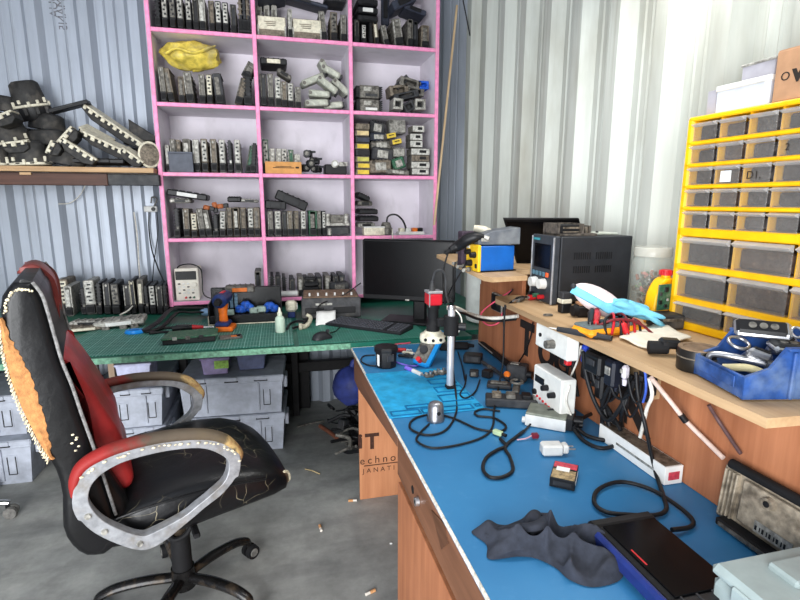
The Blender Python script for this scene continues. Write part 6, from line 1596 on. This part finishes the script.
# black car sensor
t = thing('car_sensor', 'black round-bodied sensor plug lying at the napkin corner', 'sensor', (0.887, 0.97, 1.048), -28)
MB().cyl((-.042, 0, .016), (.0, .0, .018), .016, MATTE, .015, 18).build('barrel', t); MB().box((.004, .004, .028), (.045, .034, .022), BLACK, .006).build('connector', t); MB().cyl((.02, 0, .018), (.05, 0, .016), .012, BLACK, n=16).build('stub', t); MB().tube([(.055 + .009 * math.cos(a), .009 * math.sin(a), .016) for a in [k * math.pi / 5 for k in range(10)]], .004, BLACK, 8, 2, closed=True).build('eyelet', t)
# roll of tape
t = thing('tape_roll', 'roll of black tape on a brown core beside the blue bin', 'tape', (.872, .868, ZP))
MB().lathe([(.039, 0), (.040, .002), (.040, .046), (.039, .048), (.032, .048), (.031, .04), (.031, .0)], PM('tape_black', (30, 28, 26), .35, 0, .1, 14), 30).build('tape_body', t, smooth=40)
MB().lathe([(.0405, .028), (.041, .0285), (.041, .0305), (.0405, .031)], TAUPE, 30).lathe([(.0395, .047), (.0395, .0495), (.030, .0495), (.0285, .046), (.0285, .002)], PM('card_core', (128, 106, 84), .8), 30).build('core', t, smooth=40)
# clear jar with bits inside
t = thing('clear_jar', 'tall clear plastic jar half full of small bits beside the wall', 'jar', (1.185, 1.40, ZP))
JAR = CLEAR('jar_plastic', (196, 204, 196), .26, .1)
MB().lathe([(.001, .002), (.056, .002), (.060, .008), (.061, .165), (.054, .18), (.052, .184)], JAR, 28).build('jar_body', t, smooth=40)
MB().lathe([(.055, .182), (.057, .184), (.057, .208), (.054, .212), (.001, .212)], CLEAR('jar_lid', (200, 200, 190), .5, .12), 28).build('lid', t, smooth=40)
bits = MB(); r_ = random.Random(9); bm_ = [PM('rust_bit', (150, 92, 72), .7), PM('green_bit', (104, 128, 92), .6), GREY, TAUPE, PM('rose_bit', (176, 112, 104), .6), DARK]
for k in range(150):
    a = r_.uniform(0, 6.28); q = .05 * math.sqrt(r_.random()); z = .012 + .115 * r_.random()
    bits.box((q * math.cos(a), q * math.sin(a), z), (r_.uniform(.008, .02), r_.uniform(.006, .014), r_.uniform(.006, .012)), r_.choice(bm_), .002, rot=(r_.uniform(0, 90), r_.uniform(0, 90), 0))
o = bits.build('small_bits', t); o['kind'] = 'stuff'
# yellow bottle
t = thing('yellow_bottle', 'flat yellow plastic bottle with a red cap between the jar and the drawer cabinet', 'bottle', (1.108, 1.262, ZP), 12)
YB = PM('bottle_yellow', (246, 178, 14), .4, 0, .05, 8)
MB().prism(smooth2([(-.042, 0), (.042, 0), (.043, .09), (.040, .118), (.028, .132), (.012, .136), (-.012, .128), (-.034, .10), (-.042, .07)], 3), -.02, .02, YB, 'XZ').build('bottle_body', t, bevel=.006)
MB().cyl((.016, 0, .132), (.016, 0, .142), .013, YB, n=18).build('neck', t)
b = MB().cyl((.016, 0, .141), (.016, 0, .157), .0165, REDP, .0155, 20)
for k in range(8): b.box((.016 + .0165 * math.cos(k * .785), .0165 * math.sin(k * .785), .149), (.005, .005, .013), REDP, .001)
b.build('cap', t)
t = thing('circuit_card', 'green circuit card standing upright before the yellow bottle', 'circuit board', (1.086, 1.222, ZP + .046), 8)
MB().box((0, 0, .038), (.05, .003, .075), GREENB, .001).build('card', t)
for k, (x, z, w) in enumerate(((.004, .06, .014), (-.016, .048, .010), (-.016, .024, .012), (.012, .03, .008), (.006, .012, .01))): MB().box((x, -.003, z), (w, .004, w), (BLACK, DARK, BLACK, LGREY, BLACK)[k], .001).build('chip', t)
t = thing('black_case', 'dusty black case lying under the green circuit card beside the drawer cabinet', 'case', (1.082, 1.205, ZP), -8)
MB().box((0, 0, .021), (.075, .07, .04), PM('dusty_black_case', (44, 43, 42), .6, 0, .2, 16, dust=((110, 104, 96), .6)), .004).build('case_body', t); MB().box((0, -.036, .028), (.06, .003, .008), TAUPE, .001).build('lip', t)
# yellow drawer cabinet
t = thing('drawer_cabinet', 'yellow parts cabinet with rows of clear drawers on the raised plank', 'drawer cabinet', (1.112, 1.232, ZP), -86)
CW, CD, CH = .515, .125, .578
f = MB()
f.box((CW / 2, CD - .004, CH / 2), (CW, .008, CH), YELLOWP, .002)
for x in (.011, CW - .011): f.box((x, CD / 2, CH / 2), (.022, CD, CH), YELLOWP, .006)
small = [.560, .502, .445, .387, .329]; sh_ = .046; big = [(.258, .074), (.166, .074), (.076, .052)]
rails = [(CH - .006, .012)] + [(z - sh_ - .005, .011) for z in small[:-1]] + [(.272, .024)] + [(.175, .018), (.082, .018), (.011, .022)]
for z, hh in rails: f.box((CW / 2, CD / 2, z), (CW - .01, CD, hh), YELLOWP, .003)
iw = CW - .044
for z in small:
    for k in range(1, 6): f.box((.022 + iw * k / 6, CD / 2 + .004, z - sh_ / 2), (.005, CD - .01, sh_ + .012), YELLOWP)
for z, hh in big:
    for k in range(1, 3): f.box((.022 + iw * k / 3, CD / 2 + .004, z - hh / 2 + .004), (.007, CD - .01, hh + .012), YELLOWP)
f.build('frame', t)
FRONT = CLEAR('drawer_clear', (150, 146, 142), .2, .1); LIP = CLEAR('drawer_lip', (214, 214, 214), .5, .14)
def junk(name, a, c_):
    if name in MATS: return MATS[name]
    q = NT(name); q.col(q.ramp(q.noise(80, 6, None, .8), [(.36, lin(a)), (.5, lin(tuple((x + y) / 2 for x, y in zip(a, c_)))), (.62, lin(c_)), (.72, lin(sh(c_, 1.8)))])); q.bump(q.noise(60, 4), .8, .01)
    MATS[name] = q.set(.6, .2); return MATS[name]
JN = [junk('mixed_parts_dark', (20, 19, 20), (70, 66, 64)), junk('mixed_parts_brown', (44, 32, 26), (100, 80, 66)), junk('mixed_parts_grey', (34, 33, 34), (96, 92, 90))]
def drawer(x, z, w, hh, i):
    b = MB(); b.box((x + w / 2, -.001, z - hh / 2), (w, .003, hh), FRONT, .001); b.box((x + w / 2, CD / 2, z - hh + .002), (w, CD - .02, .003), FRONT)
    d = b.build('drawer', t)
    MB().prism([(-.016, z - hh * .10), (.0, z), (.002, z), (.002, z - hh * .22), (-.003, z - hh * .22)], x + .002, x + w - .002, LIP, 'YZ').build('finger_lip', d)
    fill = (.78, .66, .84, .7, .74)[i % 5]
    MB().box((x + w / 2, CD / 2 + .008, z - hh + .004 + hh * fill / 2), (w - .008, CD - .022, hh * fill), JN[i % 3], .004).build('contents', d)
    return d
i = 0
for r_, z in enumerate(small):
    for k in range(6):
        d = drawer(.022 + iw * k / 6 + .004, z, iw / 6 - .008, sh_, i); i += 1
        x = .022 + iw * k / 6 + .004; w = iw / 6 - .008
        if (r_, k) == (2, 1): MB().box((x + w * .5, -.0035, z - sh_ * .6), (w * .42, .001, sh_ * .6), PAPER).build('paper_label', d)
        if (r_, k) == (2, 2): writing('handwriting', 'D1.', .026, PRINT, d, frame((x + w * .45, -.004, z - sh_ * .62), (1, 0, 0), (0, 0, 1)))
        if (r_, k) == (1, 3): writing('handwriting', '2', .022, PRINT, d, frame((x + w * .35, -.004, z - sh_ * .6), (1, 0, 0), (0, 0, 1)))
for r_, (z, hh) in enumerate(big):
    for k in range(3):
        drawer(.022 + iw * k / 3 + .005, z, iw / 3 - .010, hh, i); i += 1
# boxes on top of the cabinet
ZC = ZP + CH + .001
t = thing('white_box', 'white lidded box on top of the yellow drawer cabinet', 'box', (1.133, 1.165, ZC), -86)
MB().box((.073, .045, .028), (.142, .09, .056), PM('white_card', (196, 200, 208), .6, 0, .04, 10), .001).build('box_body', t); MB().box((.073, .045, .06), (.148, .096, .014), WHITE, .002).build('lid', t); MB().box((.136, -.0005, .028), (.014, .003, .056), WHITE).build('tape_strip', t)
t = thing('grey_carton', 'pale grey carton behind the far end of the white box on the cabinet', 'carton', (1.15, 1.185, ZC), 0); MB().box((.03, 0, .031), (.08, .03, .062), PM('grey_card', (166, 164, 172), .7, 0, .05, 10), .001).build('carton_body', t); MB().box((.03, -.0, .0625), (.076, .028, .001), LGREY).build('flap', t)
t = thing('grey_carton', 'small grey carton stacked on the back of the white box, beside the cardboard box', 'carton', (1.195, 1.085, ZC + .068), 0); MB().box((0, 0, .02), (.05, .09, .04), PM('grey_card', (166, 164, 172)), .001).build('carton_body', t); MB().box((0, 0, .042), (.056, .096, .006), LGREY, .001).build('lid', t)
t = thing('cardboard_box', 'brown cardboard box with black lettering on the near end of the drawer cabinet', 'cardboard box', (1.136, 1.008, ZC), -86)
KRAFT = PM('kraft_card', (172, 132, 100), .85, 0, .07, 10)
MB().box((.13, .055, .055), (.26, .11, .11), KRAFT, .002).build('box_body', t); MB().box((.13, .055, .111), (.256, .106, .003), KRAFT).build('flap', t)
writing('lettering', 'w', .055, PRINT, t, frame((.062, -.0012, .055), (1, .0, 0), (0, 0, 1)), bold=.002); writing('lettering', 'O', .026, PRINT, t, frame((.026, -.0012, .052), (1, 0, 0), (0, 0, 1)))
t = thing('cardboard_box', 'second brown cardboard box stacked on the lettered one at the right edge', 'cardboard box', (1.17, .93, ZC + .113), -86); MB().box((.1, .04, .03), (.2, .08, .06), KRAFT, .002).build('box_body', t); MB().box((.1, .04, .061), (.19, .07, .002), TAUPE).build('flap', t)
# blue stacking bin with car keys
t = thing('storage_bin', 'scuffed blue open-front bin at the near end of the raised plank', 'bin', (.826, .772, ZP), -12)
BIN = PM('scuffed_blue_plastic', (38, 70, 126), .5, 0, .25, 14, dust=((100, 120, 150), .7))
bw, bl, bh = .15, .26, .098
MB().box((bl / 2, 0, .003), (bl - .02, bw - .02, .006), BIN).build('bin_floor', t)
MB().prism([(-bw / 2 + .008, 0.002), (bw / 2 - .008, 0.002), (bw / 2, .044), (-bw / 2, .044)], .0, .007, BIN, 'YZ').build('front_lip', t, bevel=.002)
MB().box((-.002, 0, .028), (.003, bw * .7, .022), BIN, .001).build('label_slot', t)
for s in (-1, 1):
    b = MB().prism([(0, .002), (bl, .002), (bl, bh), (.072, bh), (.045, .06), (0, .044)], s * (bw / 2 - .007), s * bw / 2, BIN, 'XZ')
    b.box((bl / 2 + .035, s * (bw / 2 + .002), bh - .003), (bl - .07, .010, .006), BIN, .002)
    for k in range(6): b.box((.085 + .03 * k, s * (bw / 2 + .003), bh * .48), (.008, .008, bh * .9), BIN, .002)
    b.build('side_wall', t)
MB().box((bl - .003, 0, bh / 2), (.006, bw, bh), BIN, .001).build('back_wall', t)
def aim(z, x):
    z = Vector(z).normalized(); x = Vector(x); x = (x - z * x.dot(z)).normalized(); y = z.cross(x)
    e = Matrix((x, y, z)).transposed().to_euler(); return [math.degrees(a) for a in e]
def keyfob(p, rot, L_, label, face=BLACK):
    k = thing('car_key', label, 'car key', p, rot=rot, group='car keys in the blue bin')
    MB().box((0, 0, 0), (L_, .04, .016), CHROME, .006).build('metal_edge', k); MB().box((-.002, 0, .004), (L_ * .9, .034, .014), face, .005).build('shell', k)
    for q, x in enumerate((-.018, 0, .018)): MB().cyl((x, 0, .010), (x, 0, .0125), .007, GREY, n=14).build('button', k)
    MB().tube([(L_ / 2 + .008 + .009 * math.cos(a), .012 * math.sin(a), 0) for a in [j * math.pi / 5 for j in range(10)]], .0025, CHROME, 8, 2, closed=True).build('key_loop', k)
keyfob((.925, .775, ZP + .108), aim((-.42, -.52, .74), (.75, -.62, 0)), .095, 'large black and chrome car key tilted up over the rim of the blue bin')
keyfob((.955, .735, ZP + .078), (10, 6, -20), .08, 'black car key lying under the large one in the blue bin', DARK)
keyfob((.905, .765, ZP + .055), (20, 30, 60), .07, 'black car key leaning deeper in the middle of the blue bin')
keyfob((.985, .78, ZP + .07), (0, -10, 30), .08, 'dark car key at the back of the blue bin', MATTE)
t = thing('chrome_handle', 'curved chrome handle lying at the front of the blue bin', 'handle', (.868, .782, ZP + .038), -12); MB().tube([(-.025, .035, -.006), (-.02, .03, .012), (.01, .0, .014), (.05, -.025, .008)], [.006, .006, .007, .006], CHROME, 10, 6).build('handle_bow', t, smooth=60); MB().cyl((.05, -.025, .008), (.064, -.03, .006), .009, CHROME, n=14).build('end_boss', t)
t = thing('cream_handle', 'cream plastic strip lying before the chrome handle in the blue bin', 'handle', (.862, .752, ZP + .034), -40); MB().tube([(-.03, .01, 0), (.01, 0, .008), (.04, -.012, .0), (.046, -.02, -.008)], .0075, PM('cream_handle', (196, 184, 140), .5), 10, 6).build('strip', t, smooth=60); MB().box((-.03, .01, -.004), (.014, .016, .012), CREAM, .002).build('tab', t)
tag(MB().tube([(.90 + .02 * math.cos(a), .80 + .016 * math.sin(a), ZP + .075 + .008 * math.sin(a)) for a in [j * math.pi / 6 for j in range(12)]], .0035, CHROME, 8, 2, closed=True).build('key_ring', smooth=60), 'chrome split ring standing among the car keys in the blue bin', 'key ring')

# ---------------------------------------------------------------- cables
def cable(pts, r, m, label, name='cable', cat='cable', group=None, k=6):
    return tag(MB().tube(pts, r, m, 8, k).build(name, smooth=60), label, cat, group)
cable([(0.425, 1.354, 0.754), (0.382, 1.303, 0.754), (0.36, 1.257, 0.754), (0.391, 1.208, 0.754), (0.474, 1.211, 0.754), (0.554, 1.242, 0.754), (0.606, 1.303, 0.754), (0.649, 1.392, 0.76), (0.74, 1.562, 0.755), (0.79, 1.635, 0.83), (0.79, 1.638, 0.949), (0.79, 1.638, 1.041)], .0032, RUBBER, 'thin black cable hanging from the plank corner and running to the steel cup')
cable([(0.62, 1.664, 0.996), (0.646, 1.767, 0.8), (0.582, 1.554, 0.754), (0.53, 1.411, 0.754), (0.46, 1.304, 0.754), (0.4, 1.285, 0.754), (0.365, 1.327, 0.754), (0.372, 1.374, 0.754), (0.407, 1.41, 0.754), (0.467, 1.419, 0.754), (0.512, 1.37, 0.754), (0.553, 1.288, 0.754), (0.609, 1.261, 0.754), (0.64, 1.288, 0.754), (0.63, 1.349, 0.754), (0.588, 1.374, 0.754), (0.591, 1.405, 0.754), (0.627, 1.42, 0.754), (0.67, 1.393, 0.754)], .0034, RUBBER, 'black cable looping round the steel cup and back past the silver pole')
cable([(0.689, 1.736, 0.755), (0.646, 1.636, 0.755), (0.598, 1.557, 0.755), (0.604, 1.518, 0.755), (0.655, 1.563, 0.755), (0.716, 1.667, 0.757)], .003, RUBBER, 'short black cable loop right of the silver pole')
cable([(0.764, 2.029, 0.755), (0.717, 1.854, 0.755), (0.665, 1.685, 0.755)], .0028, RUBBER, 'thin black lead between the black hand tool and the pole')
cable([(0.587, 1.213, 0.755), (0.585, 1.171, 0.755), (0.552, 1.155, 0.755), (0.506, 1.122, 0.755), (0.477, 1.073, 0.755), (0.478, 1.034, 0.755), (0.509, 1.027, 0.755), (0.546, 1.051, 0.755), (0.568, 1.112, 0.755), (0.58, 1.166, 0.755), (0.635, 1.213, 0.755), (0.675, 1.243, 0.755)], .0046, RUBBER, 'thick black cord loop lying on the open blue bench')
cable([(0.674, 1.241, 0.756), (0.71, 1.274, 0.756), (0.73, 1.287, 0.77)], .003, RUBBER, 'short lead running from the cord loop to the aluminium module')
cable([(0.807, 1.198, 0.77), (0.865, 1.243, 0.775), (0.939, 1.286, 0.765), (0.989, 1.278, 0.757), (0.988, 1.211, 0.757), (0.935, 1.149, 0.757), (0.866, 1.134, 0.757), (0.832, 1.168, 0.757), (0.819, 1.206, 0.765)], .0055, RUBBER, 'upper thick black cable coil at the right of the aluminium module')
cable([(0.806, 1.196, 0.765), (0.804, 1.143, 0.757), (0.822, 1.097, 0.757), (0.871, 1.103, 0.757), (0.938, 1.162, 0.757), (0.86, 1.072, 0.858), (0.86, 1.056, 0.918), (0.86, 1.048, 0.974)], .0055, RUBBER, 'thick black cable dropping from the plank and curling behind the aluminium module')
cable([(0.82, 1.201, 0.993), (0.83, 1.2, 0.94), (0.84, 1.175, 0.875), (0.85, 1.138, 0.83), (0.85, 1.104, 0.831), (0.85, 1.069, 0.879), (0.86, 1.057, 0.926)], .006, RUBBER, 'leftmost thick black cable sagging in front of the riser')
cable([(0.84, 1.196, 0.975), (0.85, 1.185, 0.914), (0.86, 1.153, 0.867), (0.86, 1.11, 0.841), (0.86, 1.07, 0.816)], .0055, RUBBER, 'second thick black cable sagging in front of the riser')
cable([(0.86, 1.192, 0.964), (0.87, 1.177, 0.91), (0.87, 1.131, 0.897), (0.87, 1.094, 0.928), (0.87, 1.084, 0.97)], .005, RUBBER, 'short black cable bow between the hanging plugs')
cable([(0.84, 1.011, 0.996), (0.84, 0.997, 0.943), (0.84, 0.964, 0.88), (0.865, 0.946, 0.77), (0.816, 0.858, 0.757), (0.787, 0.819, 0.757), (0.752, 0.809, 0.757), (0.701, 0.822, 0.757), (0.658, 0.843, 0.757), (0.656, 0.881, 0.757), (0.698, 0.924, 0.757), (0.766, 0.938, 0.757), (0.811, 0.896, 0.757), (0.822, 0.829, 0.757), (0.816, 0.779, 0.757), (0.792, 0.758, 0.757), (0.743, 0.753, 0.762)], .0048, RUBBER, 'long black cable hanging from the plank and looping beside the tablet')
cable([(0.82, 0.943, 1.006), (0.83, 0.94, 0.965), (0.84, 0.963, 0.923), (0.85, 0.982, 0.871), (0.86, 1.0, 0.83)], .0045, WCABLE, 'white cable hanging straight down in front of the riser')
cable([(0.8, 0.914, 1.018), (0.86, 0.918, 0.957), (0.895, 0.902, 0.911), (0.9, 0.851, 0.889), (0.9, 0.801, 0.872)], .0055, PM('pinkish_white_cable', (214, 190, 178), .5, 0, .08, 20), 'pinkish white cable slanting down the riser to the engine module')
tag(MB().cyl((0.884, 0.907, 0.925), (0.893, 0.9, 0.911), .0075, BLACK, n=12).build('tape_wrap', smooth=40), 'black tape wrapped round the slanting pinkish cable', 'tape')
cable([(0.8, 0.917, 1.017), (0.85, 0.937, 0.979), (0.88, 0.952, 0.946), (0.895, 0.982, 0.944), (0.9, 1.013, 0.957)], .0022, PM('tan_wire', (186, 150, 116), .5), 'thin tan wire bow beside the slanting pinkish cable', 'wire', 'wire')
cable([(0.88, 0.833, 0.979), (0.9, 0.825, 0.947), (0.905, 0.796, 0.919), (0.905, 0.767, 0.898)], .004, PM('brown_cable', (84, 62, 62), .5), 'thin brown cable slanting down behind the engine module')
cable([(0.88, 1.22, 0.923), (0.88, 1.18, 0.963), (0.88, 1.134, 1.008)], .003, PM('violet_grey_wire', (120, 104, 150), .5), 'violet grey wire crossing under the plank', 'wire', 'wire')
cable([(0.84, 1.242, 0.997), (0.85, 1.271, 0.94), (0.86, 1.312, 0.882), (0.87, 1.345, 0.84), (0.88, 1.355, 0.786), (0.9, 1.352, 0.734)], .003, WCABLE, 'white wire dropping from the plank over the control box', 'wire', 'wire')
cable([(0.82, 0.977, 1.034), (0.82, 0.958, 1.016), (0.83, 0.961, 0.97), (0.84, 0.978, 0.932)], .003, PM('blue_wire', (60, 90, 180), .5), 'blue wire hanging beside the white cable', 'wire', 'wire')
bundle = [[(0.84, 1.215, 0.975), (0.845, 1.194, 0.897), (0.85, 1.149, 0.843), (0.85, 1.115, 0.888), (0.85, 1.107, 0.958)], [(0.85, 1.205, 0.966), (0.855, 1.176, 0.894), (0.86, 1.131, 0.872), (0.855, 1.088, 0.915), (0.85, 1.075, 0.958)], [(0.86, 1.177, 0.957), (0.865, 1.161, 0.878), (0.87, 1.112, 0.814), (0.865, 1.065, 0.874), (0.85, 1.041, 0.959)], [(0.84, 1.115, 0.962), (0.845, 1.095, 0.913), (0.85, 1.068, 0.904), (0.845, 1.028, 0.936), (0.84, 1.015, 0.974)], [(0.845, 1.085, 0.966), (0.85, 1.064, 0.903), (0.855, 1.036, 0.868), (0.85, 1.003, 0.916), (0.84, 0.991, 0.978)], [(0.83, 1.025, 0.977), (0.835, 1.011, 0.935), (0.84, 0.994, 0.921), (0.835, 0.974, 0.949), (0.83, 0.966, 0.987)]]
for k, p in enumerate(bundle):
    cable(p, (.003, .0036, .003, .004, .003, .0034)[k], RUBBER, '%s thin black cord from the left in the tangle sagging under the plank' % ORD[k], 'bundle_cord', 'cable', 'thin cords in the tangle')
# plugs and adapters hung under the plank
def hung(y0, y1, z0, z1, x0, x1, m, label, name='hanging_adapter'):
    t = thing(name, label, 'adapter', ((x0 + x1) / 2, (y0 + y1) / 2, z0), group='adapters hung under the plank')
    h = z1 - z0
    MB().box((0, 0, h / 2), (x1 - x0, y1 - y0, h), m, .006).build('adapter_body', t); MB().box((-(x1 - x0) / 2 - .002, 0, h * .6), (.004, (y1 - y0) * .5, h * .3), DARK if m is BLACK else LGREY, .001).build('face_plate', t)
    MB().cyl((0, 0, 0), (0, 0, -.016), .007, m, .005, 12).build('strain_relief', t)
hung(1.335, 1.37, .90, 1.002, .85, .895, BLACK, 'tall black adapter leftmost of those hung under the plank')
hung(1.255, 1.285, .885, 1.002, .87, .91, BLACK, 'narrow black adapter hung beside the blue plug')
hung(1.228, 1.252, .945, 1.002, .845, .885, PM('royal_blue_plug', (40, 70, 190), .4), 'bright blue plug hung under the plank')
hung(1.12, 1.19, .945, 1.002, .815, .87, BLACK, 'big black adapter hung in the middle of the cable bundle')
hung(1.075, 1.115, .93, 1.002, .825, .88, PM('navy_plug', (24, 27, 38), .45), 'navy adapter hung right of the big black one')
hung(1.15, 1.185, .865, .94, .85, .9, BLACK, 'black adapter dangling below the big black one')
hung(1.04, 1.056, .965, 1.002, .83, .85, PM('pale_lilac_plug', (196, 190, 198), .5), 'pale lilac plug hung at the right of the cable bundle')
hung(1.425, 1.45, .955, 1.002, .835, .875, PM('frosted_plug', (190, 196, 206), .4), 'frosted plug hung between the white box and the black adapters')
hung(1.205, 1.226, .90, 1.002, .85, .89, BLACK, 'black adapter hung just right of the bright blue plug')
hung(1.00, 1.03, .93, 1.002, .86, .90, BLACK, 'black adapter farthest right of those hung under the plank')
for k, (a_, c_, lb) in enumerate(((( .865, 1.30, 1.0), (.88, 1.30, .82), 'first'), ((.86, 1.165, .95), (.87, 1.13, .80), 'second'), ((.85, 1.10, .95), (.87, 1.16, .79), 'third'))):
    cable([a_, tuple((Vector(a_) + Vector(c_)) / 2 + Vector((-.008, .01, 0))), c_], .0065, RUBBER, '%s stiff black cord in the bundle under the plank, counted from the far end' % lb, 'bundle_cord', 'cable', 'stiff cords in the bundle')
t = tag(MB().box((0, 0, 0), (.02, .018, .02), REDP, .004).build('red_cap', loc=(0.84, 1.301, 0.931)), 'small red cap on the frosted plug under the plank', 'cap')
t = thing('power_strip', 'long black power strip fixed under the plank edge above the hanging adapters', 'power strip', (.862, 1.20, 1.004)); MB().box((0, 0, .011), (.05, .34, .022), BLACK, .004).build('strip_body', t); MB().box((0, .15, -.002), (.02, .02, .006), REDP, .001).build('switch', t)
# leads at the far end
cable([(0.585, 1.673, 1.033), (0.62, 1.677, 1.03), (0.72, 1.792, 0.978), (0.8, 1.832, 0.95), (0.85, 1.802, 0.954), (0.89, 1.73, 0.975)], .0075, WCABLE, 'thick white cable stretching from the silver pole to the riser')
cable([(0.585, 1.651, 1.023), (0.66, 1.721, 1.001), (0.76, 1.807, 0.953), (0.84, 1.816, 0.939), (0.89, 1.745, 0.96)], .005, RUBBER, 'black cable running along the thick white one')
cable([(0.89, 1.79, 1.065), (0.87, 1.852, 1.023), (0.83, 1.914, 0.964), (0.82, 1.919, 0.929), (0.83, 1.869, 0.911), (0.85, 1.818, 0.93), (0.86, 1.798, 0.978)], .003, PINKP, 'pink wire looping in front of the socket box', 'wire', 'wire')
cable([(0.89, 1.782, 1.071), (0.87, 1.797, 1.029), (0.86, 1.798, 0.978), (0.85, 1.762, 0.915)], .0028, RUBBER, 'thin black wire running down from the plank corner', 'wire', 'wire')
cable([(0.89, 1.668, 1.06), (0.84, 1.64, 1.064), (0.8, 1.635, 1.041), (0.79, 1.644, 1.014)], .0035, RUBBER, 'black lead lying over the plank corner to the grey clip', 'cable')
cable([(0.629, 1.8, 1.213), (0.614, 1.8, 1.158), (0.612, 1.8, 1.094), (0.587, 1.7, 1.042)], .0035, RUBBER, 'black cable dropping from the hot air handle')
cable([(0.676, 1.85, 1.173), (0.674, 1.85, 1.083), (0.672, 1.85, 0.984), (0.732, 1.95, 0.876)], .003, RUBBER, 'thin black cable hanging straight down past the step plank')
cable([(0.701, 1.8, 1.174), (0.678, 1.82, 1.119), (0.654, 1.85, 1.053), (0.642, 1.85, 1.018)], .003, RUBBER, 'thin black cable slanting down left below the step plank')
cable([(0.9, 1.632, 0.974), (0.905, 1.651, 0.92), (0.905, 1.683, 0.854), (0.905, 1.749, 0.774)], .0025, RUBBER, 'thin black wire lying against the riser beside the hung white box', 'wire', 'wire')
# thin wooden lath leaning in the corner beside the pink unit
t = tag(MB().loft([[(a + dx, b + dy, c) for dx, dy in ((-.006, -.004), (.006, -.004), (.006, .004), (-.006, .004))] for a, b, c in ((0.971, 3.05, 1.259), (1.162, 3.25, 2.591))], WOOD('pale_lath', (176, 150, 116), (206, 182, 146), 'Z')).build('wood_lath'), 'thin pale wooden lath leaning in the corner beside the pink unit', 'lath')
cable([(1.219, 3.3, 2.642), (1.241, 3.3, 2.557), (1.272, 3.3, 2.437)], .004, RUBBER, 'short black cable end high on the wall by the corner')
